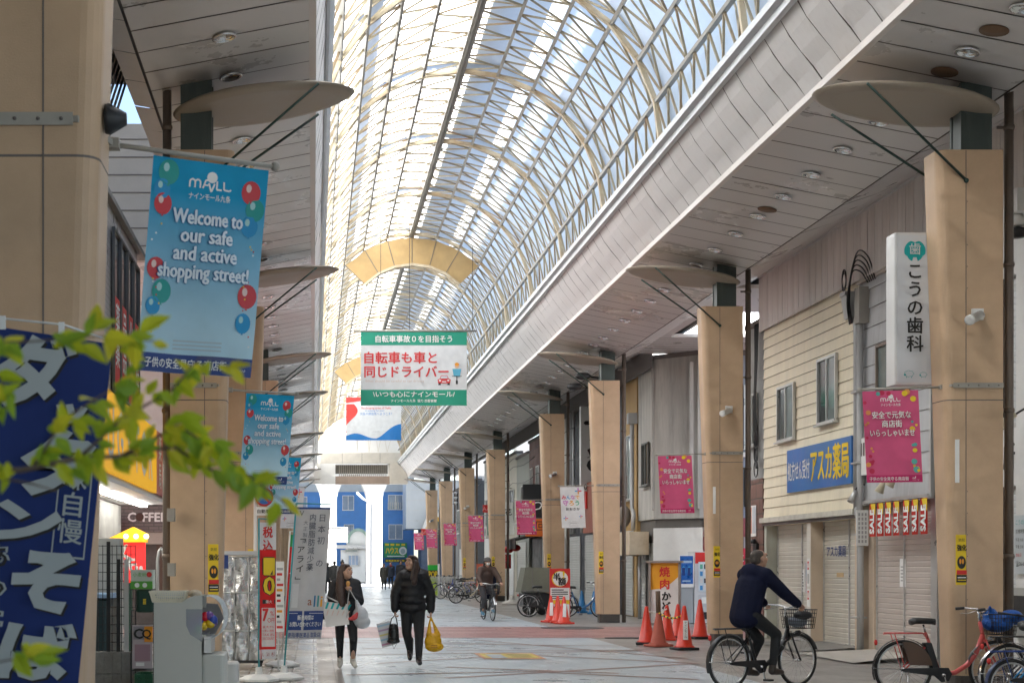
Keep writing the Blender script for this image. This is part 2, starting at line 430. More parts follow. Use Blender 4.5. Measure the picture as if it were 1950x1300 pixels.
# thin brown lines crossing the pale paving, and the worn painted sign in its middle
M_line = mat('brown_paving_line', (0.30, 0.19, 0.16), 0.4, var=0.2, scale=5)
b = MB()
def line(x0, y0, x1, y1, wd):
    d = Vector((x1-x0, y1-y0, 0)); n = Vector((-d.y, d.x, 0)).normalized()*wd/2
    a, c = Vector((x0, y0, 0.0)), Vector((x1, y1, 0.0))
    b.add([a-n, c-n, c+n, a+n], [(0, 1, 2, 3)], M_line)
def gpt(px, py):
    d = CAMZ*FPX/(py-VPY); return ((px-VPX)*d/FPX, d)
for (a, c, wd) in (((640, 1222), (1180, 1229), .10), ((850, 1237), (1215, 1237), .10), ((690, 1218), (1075, 1229), .09), ((660, 1246), (1225, 1238), .10),
                  ((720, 1262), (1000, 1245), .09), ((900, 1217), (1310, 1253), .10), ((1000, 1246), (1325, 1262), .11), ((850, 1269), (1180, 1281), .13),
                  ((850, 1290), (1330, 1262), .13), ((1040, 1279), (1330, 1293), .12), ((660, 1284), (1050, 1277), .11), ((690, 1234), (900, 1232), .08)):
    (x0, y0), (x1, y1) = gpt(*a), gpt(*c); line(x0, y0, x1, y1, wd)
for x0, y0, x1, y1 in ((.5, 44, 5.6, 47), (.5, 47, 5.6, 44), (.5, 55, 5.6, 58), (.5, 58, 5.6, 55), (.5, 66, 5.6, 69), (.5, 69, 5.6, 66), (.5, 14, 5.6, 17), (.5, 17, 5.6, 14)): line(x0, y0, x1, y1, .11)
for o_ in [b]:
    for k in range(len(o_.v)): o_.v[k] = (o_.v[k][0], o_.v[k][1], -0.0005+0.0002*(k//4))
b.build('street_lines', kind='structure')
sgn = MB(); s_ = Surf((2.72, 24.1, 0.004), (3.72, 24.1, 0.004), (2.72, 25.7, 0.004))
s_.sheet(sgn, mat('worn_orange_paint', (0.55, 0.27, 0.15), 0.5, var=0.3, scale=4))
s_.rect(sgn, .06, .94, .25, 1.4, mat('worn_yellow_paint', (0.6, 0.48, 0.10), 0.5, var=0.35, scale=4), .003)
s_.rect(sgn, .15, .40, .1, 1.2, mat('worn_grey_paint', (0.33, 0.38, 0.42), 0.5, var=0.3, scale=4), .005)
for k in range(5): s_.rect(sgn, .5, .85, .35+k*.2, .43+k*.2, mat('worn_dark_paint', (0.22, 0.2, 0.08), 0.5, var=0.3), .005)
sgn.build('floor_sign', label='worn yellow and orange sign painted flat on the pale paving', cat='floor sign')
# access covers and drain grates let into the paving
for (px, py, rx, ry) in ((1090, 1195, .75, .75), (1190, 1214, .42, .22)):
    x, y = gpt(px, py); c = MB()
    c.lathe([(rx, .0), (rx, .008), (rx*.9, .010), (rx*.88, .006), (0.01, .006)], (x, y, 0.0), mat('cast_iron', (0.10, 0.10, 0.10), 0.5, 0.6, var=0.2), 24, sy=ry/rx)
    c.build('access_cover', label='round dark cover set in the red brick crossing' if rx > .5 else 'flat dark grate set in grey paving by the crossing', cat='access cover')

# ---------------------------------------------------------------- the arcade roof
roof = thing('arcade_roof', 'white steel and frosted glass barrel vault roofing the shopping street', 'arcade roof', (2.9, 45, 6.9))
Z0 = CAMZ; CX, CZ, R = 2.9, 6.9+Z0, 2.86
Y0, Y1 = -24.05, 100.6; BAY = 4.9; RIBS = [24.95+BAY*k for k in range(-10, 16)]
M_cream = mat('cream_steel', (0.62, 0.53, 0.38), 0.55, var=0.12, scale=3, stain=(0.45, 0.26, 0.10), stain_amt=0.75, sscale=1.6)
M_lat = mat('pale_steel', (0.38, 0.33, 0.23), 0.55, var=0.12, scale=2, stain=(0.30, 0.15, 0.06), stain_amt=0.85, sscale=1.1)
M_grey = mat('grey_steel', (0.34, 0.32, 0.28), 0.5, var=0.15, scale=2)
M_dark = mat('dark_ridge_steel', (0.16, 0.15, 0.13), 0.5, var=0.1)
def glazing():
    m = bpy.data.materials.new('frosted_glass'); m.use_nodes = True; t = m.node_tree
    b = t.nodes['Principled BSDF']; t.nodes.remove(b)
    tl = t.nodes.new('ShaderNodeBsdfTranslucent'); tr = t.nodes.new('ShaderNodeBsdfTransparent'); df = t.nodes.new('ShaderNodeBsdfDiffuse')
    tc = t.nodes.new('ShaderNodeTexCoord'); n = t.nodes.new('ShaderNodeTexNoise'); n.inputs['Scale'].default_value = 0.9; n.inputs['Detail'].default_value = 7; n.inputs['Roughness'].default_value = 0.7
    t.links.new(tc.outputs['Object'], n.inputs['Vector'])
    cr = t.nodes.new('ShaderNodeValToRGB'); cr.color_ramp.elements[0].position = 0.35; cr.color_ramp.elements[0].color = (0.74, 0.77, 0.79, 1)
    cr.color_ramp.elements[1].position = 0.65; cr.color_ramp.elements[1].color = (0.82, 0.85, 0.86, 1)
    t.links.new(n.outputs[0], cr.inputs[0]); t.links.new(cr.outputs[0], tl.inputs[0]); df.inputs[0].default_value = (0.8, 0.8, 0.78, 1)
    m1 = t.nodes.new('ShaderNodeMixShader'); m1.inputs[0].default_value = 0.02; t.links.new(tl.outputs[0], m1.inputs[1]); t.links.new(tr.outputs[0], m1.inputs[2])
    m2 = t.nodes.new('ShaderNodeMixShader'); m2.inputs[0].default_value = 0.08; t.links.new(m1.outputs[0], m2.inputs[1]); t.links.new(df.outputs[0], m2.inputs[2])
    t.links.new(m2.outputs[0], t.nodes['Material Output'].inputs[0]); return m
M_glass = glazing()
def arc(r, deg, y): a = radians(deg); return Vector((CX+r*sin(a), y, CZ+r*cos(a)))
STEP = 15
gl = MB()
for a in range(-90, 90, STEP):
    y = Y0
    while y < Y1-0.1:
        y2 = min(y+BAY/6, Y1)
        gl.quad(arc(R+.20, a, y), arc(R+.20, a, y2), arc(R+.20, a+STEP, y2), arc(R+.20, a+STEP, y), M_glass if y > 4.5 else M_cream)  # near bays out of view made opaque, added to dim the nearest left pillar
        y = y2
gl.build('glazing', roof)
gb = MB()                                                     # thin glazing bars under the panes
y = Y0
while y < Y1:
    for a in range(-90, 90, STEP): gb.bar(arc(R+.17, a, y), arc(R+.17, a+STEP, y), .02, .04, M_cream, (0, 1, 0))
    y += BAY/6
gb.build('glazing_bar', roof)
for y in RIBS:
    b = MB()
    for a in range(-90, 90, STEP):
        b.bar(arc(R-.02, a, y), arc(R-.02, a+STEP, y), .08, .085, M_cream, (0, 1, 0))
        b.bar(arc(R+.52, a, y), arc(R+.52, a+STEP, y), .60, .05, M_grey, (0, 1, 0))
    b.build('rib', roof)
for a in range(-90, 91, STEP):
    b = MB(); p, q = arc(R, a, Y0), arc(R, a, Y1); up = Vector((sin(radians(a)), 0, cos(radians(a))))
    if a == 0: b.bar(p, q, .15, .20, M_grey, up); b.bar(p-up*.11, q-up*.11, .05, .05, M_dark, up)
    else: b.bar(p, q, .055, .10, M_grey, up)
    b.build('purlin', roof)
la = MB(); NS = 12
for a in range(-90, 90, STEP):
    for k, yr in enumerate(RIBS):
        if yr+BAY > Y1+0.5: continue
        for i in range(NS):
            y1, y2 = yr+BAY*i/NS, yr+BAY*(i+1)/NS
            p, q = (arc(R, a, y1), arc(R, a+STEP, y2)) if i % 2 == 0 else (arc(R, a+STEP, y1), arc(R, a, y2))
            la.bar(p, q, .034, .036, M_lat, (0, 1, 0.3))
la.build('lattice', roof)
wk = MB()                                                      # maintenance walkway over the ridge
wk.bx(CX-.05, CX+.62, Y0, Y1, CZ+R+.52, CZ+R+.58, M_grey)
for i in range(int((Y1-Y0)/2)):
    y = Y0+2*i
    for dx in (0, .57): wk.bx(CX-.02+dx, CX+.02+dx, y, y+.05, CZ+R+.2, CZ+R+1.5, M_grey)
for dx in (0, .57):
    for z in (1.0, 1.45): wk.bx(CX-.02+dx, CX+.02+dx, Y0, Y1, CZ+R+z, CZ+R+z+.04, M_grey)
wk.build('ridge_walkway', roof)
wl = MB()                                                      # a second gantry on the sunny flank
for a, wd in ((-38, .30), (22, .22)):
    wl.bar(arc(R+.62, a, Y0), arc(R+.62, a, Y1), wd, .05, M_grey, (sin(radians(a)), 0, cos(radians(a))))
for i in range(int((Y1-Y0)/2.45)):
    for a in (-38, 22): wl.bar(arc(R+.2, a, Y0+2.45*i), arc(R+.62, a, Y0+2.45*i), .05, .05, M_grey)
wl.build('gantry_rail', roof)
# tan smoke baffles hung in two of the bays
M_tan = mat('tan_baffle', (0.50, 0.34, 0.15), 0.7, var=0.1, stain=(0.36, 0.22, 0.09), stain_amt=0.4)
for y in (24.95+BAY*4, 24.95+BAY*9):
    b = MB(); n = 6
    for i in range(n):
        a0, a1 = -46+92*i/n, -46+92*(i+1)/n
        for (r0, r1, t, m) in ((R-.90, R-.14, .05, M_tan), (R-.97, R-.90, .12, M_cream)):
            A, B_, C_, D_ = arc(r0, a0, y), arc(r0, a1, y), arc(r1, a1, y), arc(r1, a0, y); dy = Vector((0, t, 0)); e = 0.006
            vs = [A-dy, B_-dy, C_-dy, D_-dy, A+dy, B_+dy, C_+dy, D_+dy]
            b.add(vs, [(0, 1, 2, 3), (7, 6, 5, 4), (0, 4, 5, 1), (3, 2, 6, 7), (0, 3, 7, 4), (1, 5, 6, 2)], m)
        b.bar(arc(R-.9, a0, y-.055), arc(R-.14, a0, y-.055), .02, .01, M_dark, (0, 1, 0))
    b.build('smoke_baffle', roof)
# fascias, soffits and gutters
M_fas = mat('pale_pink_panel', (0.745, 0.72, 0.705), 0.42, var=0.07, scale=1.5, streak=True, stain=(0.50, 0.46, 0.43), stain_amt=0.35, sscale=1.5)
M_sof = mat('soffit_panel', (0.60, 0.57, 0.55), 0.32, var=0.05, scale=0.7)
M_lip = mat('pale_lip', (0.66, 0.60, 0.56), 0.4, var=0.08)
M_gut = mat('gutter_metal', (0.55, 0.57, 0.58), 0.38, 0.3, var=0.12, scale=1.2)
M_gap = mat('dark_joint', (0.16, 0.14, 0.13), 0.9, var=0)
rs = random.Random(3)
def panels(mb, prof, y0, y1, pitch, m, gap=0.016, jit=0.004):
    y = y0
    while y < y1-0.01:
        e = min(y+pitch, y1); j = [(rs.uniform(-jit, jit), rs.uniform(-jit, jit)) for _ in prof]
        for k in range(len(prof)-1):
            (xa, za), (xb, zb) = prof[k], prof[k+1]
            n = Vector((-(zb-za), 0, xb-xa)).normalized()
            A = Vector((xa, y+gap/2, za))+n*j[k][0]; B_ = Vector((xb, y+gap/2, zb))+n*j[k+1][0]
            C_ = Vector((xb, e-gap/2, zb))+n*j[k+1][1]; D_ = Vector((xa, e-gap/2, za))+n*j[k][1]
            mb.add([A, B_, C_, D_], [(0, 1, 2, 3)], m)
        y = e
SP = 0.655
def sidebuild(prof_f, prof_s, prof_strip, gut, lip, deck, sgn, lines):
    b = MB(); panels(b, prof_f, Y0, 100.4, SP, M_fas, .02)
    bk = [(x-sgn*-.02*0+sgn*.03, z+.02) for x, z in prof_f]
    for k in range(len(bk)-1): b.quad((bk[k][0], Y0, bk[k][1]), (bk[k+1][0], Y0, bk[k+1][1]), (bk[k+1][0], 100.4, bk[k+1][1]), (bk[k][0], 100.4, bk[k][1]), M_gap)
    b.build('fascia', roof)
    b = MB(); panels(b, prof_s, Y0+.33, 100.4, SP, M_sof, .030, .0018)
    xe = prof_s[-1][0]+sgn*.1; b.quad((prof_s[0][0], Y0, prof_s[0][1]+.03), (xe, Y0, prof_s[-1][1]+.03), (xe, 100.4, prof_s[-1][1]+.03), (prof_s[0][0], 100.4, prof_s[0][1]+.03), M_gap)
    b.build('soffit', roof)
    b = MB(); panels(b, prof_strip, Y0, 100.4, SP*1.5, M_lip if sgn < 0 else M_sof, .012, .003); b.build('edge_strip', roof)
    b = MB(); b.prism(gut, Y0, 100.4, M_gut, 'y')
    y = Y0
    b.build('gutter', roof)
    b = MB(); b.prism(lip, Y0, 100.4, M_lip, 'y'); b.build('edge_lip', roof)
    b = MB(); b.prism(deck, Y0, 100.4, M_dark, 'y'); b.build('canopy_deck', roof)
z = lambda h: h+Z0
sidebuild([(6.24, z(5.93)), (6.12, z(6.10)), (5.97, z(6.28)), (5.83, z(6.47)), (5.72, z(6.66))],
          [(6.30, z(5.84)), (8.05, z(5.49))], [(8.08, z(5.49)), (8.6, z(5.66)), (9.22, z(5.95))],
          [(5.62, z(6.64)), (5.70, z(6.64)), (5.70, z(6.86)), (5.54, z(6.86)), (5.54, z(6.76)), (5.62, z(6.74))],
          [(6.22, z(5.84)), (6.30, z(5.835)), (6.31, z(5.93)), (6.23, z(5.94))],
          [(5.72, z(6.70)), (9.36, z(6.4)), (9.36, z(5.9)), (9.45, z(5.9)), (9.45, z(6.46)), (5.72, z(6.86))], 1, 0)
sidebuild([(0.02, z(5.93)), (0.055, z(6.10)), (0.09, z(6.28)), (0.12, z(6.47)), (0.15, z(6.66))],
          [(-0.04, z(5.84)), (-1.88, z(5.49))], [(-1.91, z(5.48)), (-2.15, z(5.52))],
          [(0.16, z(6.64)), (0.20, z(6.64)), (0.26, z(6.74)), (0.26, z(6.86)), (0.16, z(6.86))],
          [(-0.05, z(5.835)), (0.03, z(5.84)), (0.025, z(5.94)), (-0.045, z(5.93))],
          [(-2.2, z(6.2)), (0.15, z(6.70)), (0.15, z(6.86)), (-2.2, z(6.28))], -1, 0)
# vertical cladding that hangs between the right-hand soffit and the shop fronts
M_clad = mat('ribbed_grey_cladding', (0.62, 0.58, 0.55), 0.45, var=0.1, streak=True, stain=(0.36, 0.32, 0.30), stain_amt=0.5)
b = MB(); y = 4.0
while y < 31.2:
    e = min(y+.325, 31.25); b.bx(9.20, 9.24, y+.008, e-.008, z(4.80), z(5.97), M_clad); y = e
b.bx(9.245, 9.26, 4.0, 31.25, z(4.8), z(5.97), M_gap)
b.bx(9.15, 9.21, 4.0, 31.2, z(5.90), z(5.98), M_sof)
b.bx(9.16, 9.24, 41.2, 76, z(5.35), z(5.97), M_gap)
b.build('side_cladding', roof)
# gable at the far end
M_gab = mat('white_gable_panel', (0.74, 0.72, 0.68), 0.5, var=0.06, scale=1)
M_gfr = mat('beige_gable_frame', (0.60, 0.55, 0.47), 0.55, var=0.08)
ge = MB(); yg = 100.7
pts = [(CX+(R+.2)*sin(radians(a)), CZ+(R+.2)*cos(radians(a))) for a in range(-90, 91, 10)]
ge.prism([(-.3, z(6.7)), *pts, (6.4, z(5.6)), (6.4, z(7.2-.9)), (-.3, z(6.2))][:1]+pts+[(6.3, z(6.9)), (6.3, z(5.4)), (4.95, z(5.4)), (4.95, z(7.35)), (0.55, z(7.35)), (0.55, z(5.4)), (-.3, z(5.4))], yg, yg+.4, M_gab, 'y')
for x in (.95, 1.5, 2.1, 2.9, 3.7, 4.3, 4.9):                  # fan of joints
    ge.bar((x, yg-.006, z(7.5)), (CX+(x-CX)*1.22, yg-.006, z(9.0)), .03, .012, M_gfr, (0, 1, 0))
    ge.bar((x, yg-.006, z(7.5)), (CX+(x-CX)*.85, yg-.006, z(9.2)), .03, .012, M_gfr, (0, 1, 0))
ge.build('gable_wall', roof)
gf = MB()
gf.bx(.45, 6.2, yg-.5, yg, z(6.72), z(7.42), M_gfr); gf.bx(.45, 1.45, yg-.5, yg, z(5.35), z(6.715), M_gab); gf.bx(5.05, 6.2, yg-.5, yg, z(5.35), z(6.715), M_gfr)
gf.bx(1.455, 5.045, yg-.42, yg, z(5.35), z(5.88), mat('brown_beam', (0.34, 0.25, 0.19), 0.6, var=0.1))
for x in (1.9, 3.2, 4.4): gf.bx(x, x+.02, yg-.51, yg-.5, z(6.73), z(7.41), M_dark)
gf.build('gable_frame', roof)
gv = MB()
for k in range(24): gv.bx(1.7+k*.135, 1.78+k*.135, yg+.5, yg+.56, z(5.9), z(6.7), M_grey)
gv.bx(1.46, 5.04, yg+.62, yg+.66, z(6.1), z(6.7), M_dark)
gv.build('gable_vent', roof)

# downlights set in the soffits
def downlight(loc, lit):
    b = MB(); pass
    b.lathe([(.135, .0), (.135, -.02), (.11, -.025), (.10, .0), (.075, .06), (.03, .07)], (0, 0, 0), M_rim, 20)
    b.ball((0, 0, .03), (.055, .055, .035), M_lens, 10)
    return b
M_rim = mat('downlight_reflector', (0.75, 0.76, 0.76), 0.16, 0.9, var=0.05); M_lens = mat('downlight_lens', (0.7, 0.72, 0.72), 0.1, var=0)
M_old = mat('rusty_disc', (0.16, 0.09, 0.05), 0.7, var=0.2)
proto = None
for side, xs, hs, tl in ((1, 7.2, z(5.66)-.012, .1974), (-1, -.957, z(5.665)-.012, -.1877)):
    k = 0; y = 16.65-1.31*4 if side > 0 else 16.2-1.31*4
    while y < 62:
        if not (side > 0 and abs(y-17.96) < .2):
            if proto is None:
                proto = downlight(None, 0).build('downlight', label='x', cat='downlight', group='round downlights in the canopy soffits', base=(0, 0, 0)); o = proto
            else: o = proto.copy(); COL.objects.link(o)
            o.location = (xs, y, hs); o.rotation_euler = (0, tl, 0)
            o['label'] = 'round silver downlight recessed in the right soffit above the shuttered shops' if side > 0 else 'round silver downlight recessed in the left soffit over the pavement'
        y += 1.31
for i, (px, py) in enumerate(((1893, 57), (1799, 136), (1461, 398))):
    rt = (px-VPX)/(VPY-py); x = rt*7.1/(1+.2*rt); d = x*FPX/(px-VPX)
    b = MB(); b.lathe([(.15, 0), (.15, -.012), (.02, -.02)], (0, 0, 0), M_old, 20)
    o = b.build('ceiling_vent', label=('rusty brown disc in the soffit at the top right corner', 'brown ceiling disc in the soffit just above the nearest wing', 'small brown ceiling disc between downlights, half way to the second pillar')[i], cat='ceiling vent', base=(0, 0, 0))
    o.location = (x, d, z(7.1-.2*x)-.005); o.rotation_euler = (0, .1974, 0)

# ---------------------------------------------------------------- pillars
M_pil = mat('tan_pillar_panel', (0.54, 0.375, 0.24), 0.5, var=0.12, scale=1.4, bump=0.10, bscale=120, stain=(0.43, 0.30, 0.19), stain_amt=0.5, sscale=1.0)
M_gran = mat('dark_granite', (0.07, 0.062, 0.055), 0.35, var=0.2, scale=30)
M_gst = mat('dark_green_steel', (0.062, 0.08, 0.076), 0.42, 0.2, var=0.15, scale=1.5, streak=True, stain=(0.16, 0.19, 0.18), stain_amt=0.4)
M_fin = mat('taupe_wing', (0.33, 0.275, 0.215), 0.5, var=0.06)
M_rod = mat('green_tie_rod', (0.03, 0.06, 0.05), 0.4, 0.3, var=0)
M_pipe = mat('brown_pipe', (0.17, 0.135, 0.11), 0.42, 0.2, var=0.12, streak=True)
CAP = 6.3
def pillar(y, side, label):
    "side +1: right row (street face looks to -x), -1: left row"
    if side > 0: base = (7.65, y+.3, 0); f = lambda t: (7.98-t)          # t = metres in from the outer edge
    else: base = (-1.45, y+.3, 0); f = lambda t: (-1.66+t)
    root = thing('arcade_pillar', label, 'pillar', base, 0, 'arcade pillars on the right pavement' if side > 0 else 'arcade pillars on the left pavement')
    wt, wb = (.765, .565) if side > 0 else (.74, .57)
    if side > 0: f = lambda t: 7.98-t
    D = 0.46; b = MB(); rad = .10; seg = 5
    def ring(w_, zz):
        pts = [(0, 0), (w_-rad, 0)]
        for k in range(1, seg+1): a = radians(-90+90*k/seg); pts.append((w_-rad+rad*cos(a), rad+rad*sin(a)))
        for k in range(0, seg): a = radians(90*k/seg); pts.append((w_-rad+rad*cos(a), D-rad+rad*sin(a)))
        pts += [(w_-rad, D), (0, D)]
        return [Vector((f(p), y+q, zz)) for p, q in pts]
    lev = [(0.22, wb), (3.4, wb+(wt-wb)*.50), (3.412, wb+(wt-wb)*.50), (CAP, wt)]
    rings = [ring(w_, zz) for zz, w_ in lev]; n = len(rings[0]); vs = [p for r_ in rings for p in r_]
    for i in range(3):
        fs = []
        for k in range(n):
            q = (i*n+k, i*n+(k+1) % n, (i+1)*n+(k+1) % n, (i+1)*n+k); fs.append(q if side < 0 else tuple(reversed(q)))
        b.add(vs, fs, M_gap if i == 1 else M_pil, False)
    b.add(rings[-1], [tuple(range(n))], M_pil); xj = f(.43 if side > 0 else .40)
    b.bx(xj-.004, xj+.004, y-.003, y+.0, .24, CAP-.01, M_gap)
    for zz in (1.1, 4.7): 
        for k in range(6): b.ball((xj+.016, y-.002, zz+.25*k), .006, M_gap, 6)
    b.build('cladding', root)
    b = MB(); r2 = ring(wb-.05, 0); r3 = ring(wb-.05, .218); n = len(r2)
    b.add(r2+r3, [((k, (k+1) % n, n+(k+1) % n, n+k) if side < 0 else (n+k, n+(k+1) % n, (k+1) % n, k)) for k in range(n)]+[tuple(range(n, 2*n))], M_gran); b.build('plinth', root)
    xc = f(.30); b = MB(); ht = z(7.1-.2*xc) if side > 0 else z(5.84+.187*(xc+.03))
    for dy in (0.02, .28): b.bx(xc-.18, xc+.18, y+dy, y+dy+.05, CAP-.05, ht+.02, M_gst)
    b.bx(xc-.17, xc+.17, y+.075, y+.275, CAP-.05, ht+.01, M_gst); b.build('steel_column', root)
    # wing: an elliptical blade tilted up towards the street
    s_in = -side; b = MB(); L = 2.12; xo = f(.02); x_c = xo+s_in*L/2; N = 40; top = []; bot = []; mid = []
    for k in range(N):
        a = 2*pi*k/N; ux, uy = cos(a), sin(a)
        X = x_c+ux*L/2; yy = y+.17+uy*.72*(1-.12*ux*s_in); zz = z(5.24)+.28*(0.5+0.5*ux*s_in)*1.0
        mid.append(Vector((X, yy, zz)))
    ctr = sum(mid, Vector((0, 0, 0)))/N
    rgs = []
    for (sc, dz) in ((.80, .055), (.93, .035), (1, 0), (.93, -.03), (.80, -.045)): rgs.append([ctr+(p-ctr)*sc+Vector((0, 0, dz)) for p in mid])
    vs = [p for r_ in rgs for p in r_]; fs = [(i*N+k, (i+1)*N+k, (i+1)*N+(k+1) % N, i*N+(k+1) % N) for i in range(4) for k in range(N)]
    b.add(vs, fs, M_fin, True); b.add(rgs[0], [tuple(range(N))], M_fin); b.add(rgs[-1], [tuple(reversed(range(N)))], M_fin); b.build('wing', root)
    for (yy, ye) in ((y-.012, y-.40), (y+D+.012, y+.78)):
        b = MB(); b.tube([(f(.43), yy, CAP-.36), (f(1.72), ye, z(5.24)+.20)], .016, M_rod, 6); b.ball((f(.43), yy, CAP-.36), .03, M_rod, 8); b.build('tie_rod', root)
    xp = f(-.14 if side > 0 else -.05); b = MB(); b.tube([(xp, y+.16, 0.0), (xp, y+.16, ht-.02)], .052, M_pipe, 10)
    for zz in (1.6, 3.3, 5.0, 6.6): b.lathe([(.058, -.03), (.066, 0), (.058, .03)], (xp, y+.16, zz), M_pipe, 10); b.bx(min(xp, f(0)), max(xp, f(0)), y+.15, y+.17, zz-.015, zz+.015, M_pipe)
    b.build('drainpipe', root)
    return root
PY = [7.05, 17.5, 28.1, 39.4, 48.1, 63.0, 75.0, 86.8, 97.3]
RL = ['', 'tan pillar behind the pink-red bicycle, beside the white dental sign', 'tan pillar behind the cyclist in navy, next to the vending machines', 'tan pillar with a full dark plinth on the far corner of the crossing', 'tan pillar just behind the red and white sale board', 'tan pillar behind the woman cycling towards us', 'slim distant tan pillar behind the lone bicycle on its stand', 'slim distant tan pillar beside the heap of parked bicycles', 'farthest tan pillar of the right row']
LL = ['huge tan pillar at the left edge behind the blue flag', 'tan pillar left of the silver covered cage', 'tan pillar behind the red flag, with the no parking sign', 'tan pillar mostly hidden behind the grey flag', *['distant tan pillar of the left row hidden behind flags and banners']*5]
for i, y in enumerate(PY):
    if i: pillar(y, 1, RL[i])
    pillar(y, -1, LL[i])
# ---------------------------------------------------------------- shop fronts, right side
XW = 9.3
M_cr_sid = mat('cream_siding', (0.78, 0.71, 0.54), 0.55, var=0.05, streak=True, stain=(0.55, 0.50, 0.38), stain_amt=0.45, sscale=1.0)
M_gr_sid = mat('grey_siding', (0.44, 0.445, 0.455), 0.5, var=0.08, streak=True, stain=(0.22, 0.22, 0.22), stain_amt=0.5)
M_shut = mat('beige_shutter', (0.56, 0.53, 0.46), 0.4, 0.1, var=0.06, streak=True, stain=(0.42, 0.39, 0.34), stain_amt=0.3)
M_shutp = mat('pinkish_shutter', (0.50, 0.44, 0.40), 0.4, 0.1, var=0.06, streak=True, stain=(0.36, 0.31, 0.28), stain_amt=0.3)
M_shutg = mat('grey_shutter', (0.40, 0.41, 0.39), 0.4, 0.2, var=0.08, streak=True)
M_shutw = mat('white_shutter', (0.60, 0.62, 0.62), 0.4, 0.1, var=0.06, streak=True)
M_alum = mat('aluminium', (0.55, 0.55, 0.54), 0.35, 0.6, var=0.06)
M_win = glass('window_pane', (0.20, 0.25, 0.25)); M_wind = glass('dark_window_pane', (0.05, 0.06, 0.06)); M_winb = glass('blue_window_pane', (0.22, 0.30, 0.42))
M_white = mat('white_paint', (0.72, 0.72, 0.70), 0.5, var=0.06, stain=(0.55, 0.54, 0.50), stain_amt=0.3)
M_peach = mat('peach_plaster', (0.60, 0.48, 0.36), 0.6, var=0.06, stain=(0.45, 0.35, 0.26), stain_amt=0.3)
M_conc = mat('weathered_concrete', (0.44, 0.42, 0.385), 0.8, var=0.18, scale=1.4, streak=True, bump=0.25, bscale=18, stain=(0.17, 0.16, 0.15), stain_amt=0.85, sscale=0.8)
M_stuc = mat('grey_stucco', (0.33, 0.34, 0.33), 0.85, var=0.15, bump=0.6, bscale=30, stain=(0.2, 0.2, 0.2), stain_amt=0.5)
M_brtile = tile_mat('brown_wall_tiles', (0.19, 0.10, 0.085), (0.23, 0.125, 0.10), (0.09, 0.07, 0.06), 0.5, 0.32, 0.3, 'yz', 0.02, 0.5)
M_pipeg = mat('grey_pvc_pipe', (0.40, 0.40, 0.40), 0.45, var=0.06, streak=True, stain=(0.26, 0.25, 0.24), stain_amt=0.4)
M_black = mat('black_plastic', (0.018, 0.018, 0.02), 0.45, var=0.1)
M_dkgap = mat('near_black', (0.035, 0.034, 0.033), 0.8, var=0.2)
M_wht = flat('print_white', (0.80, 0.80, 0.78)); M_blk = flat('print_black', (0.02, 0.02, 0.02)); M_redp = flat('print_red', (0.62, 0.03, 0.025))
M_yel = flat('print_yellow', (0.80, 0.56, 0.02)); M_navy = flat('print_navy', (0.02, 0.05, 0.20)); M_grn = flat('print_green', (0.03, 0.30, 0.12))
M_blu = flat('print_blue', (0.03, 0.13, 0.42)); M_teal = flat('print_teal', (0.0, 0.33, 0.33)); M_pnk = flat('print_pink', (0.72, 0.12, 0.26)); M_org = flat('print_orange', (0.80, 0.32, 0.02))

def wsurf(X, yf, yn, z0, z1, **k): return Surf((X, yf, z0), (X, yn, z0), (X, yf, z1), **k)
def csurf(x0, x1, Y, z0, z1, **k): return Surf((x0, Y, z0), (x1, Y, z0), (x0, Y, z1), **k)
def shutter_faces(mb, s, m, pitch=0.085, amp=0.012):
    n = max(2, int(s.h/pitch)); p = s.h/n
    for i in range(n):
        v = i*p
        for (a, b, oa, ob) in ((0, .12, 0, amp), (.12, .80, amp, amp*.9), (.80, 1, amp*.9, 0)):
            mb.add([s.at(0, v+a*p, oa), s.at(s.w, v+a*p, oa), s.at(s.w, v+b*p, ob), s.at(0, v+b*p, ob)], [(0, 1, 2, 3)], m)
def add_shutter(parent, s, m, rails=(), M_r=None):
    b = MB(); shutter_faces(b, s, m); o = b.build('shutter', parent)
    b = MB(); M_r = M_r or M_alum
    for u in (0, s.w, *rails):
        p, q = s.at(u, 0, .012), s.at(u, s.h, .012); b.bar(p, q, .05, .03, M_r, s.n)
    b.bar(s.at(0, .03, .014), s.at(s.w, .03, .014), .03, .06, M_r)
    b.build('rail', o); return o
def lap_siding(mb, s, m, pitch, lip=0.02):
    n = max(1, round(s.h/pitch)); p = s.h/n
    for i in range(n):
        v = i*p
        mb.add([s.at(0, v, lip), s.at(s.w, v, lip), s.at(s.w, v+p, 0.0), s.at(0, v+p, 0.0)], [(0, 1, 2, 3)], m)
        mb.add([s.at(0, v, -.004), s.at(s.w, v, -.004), s.at(s.w, v, lip), s.at(0, v, lip)], [(0, 1, 2, 3)], M_gap)
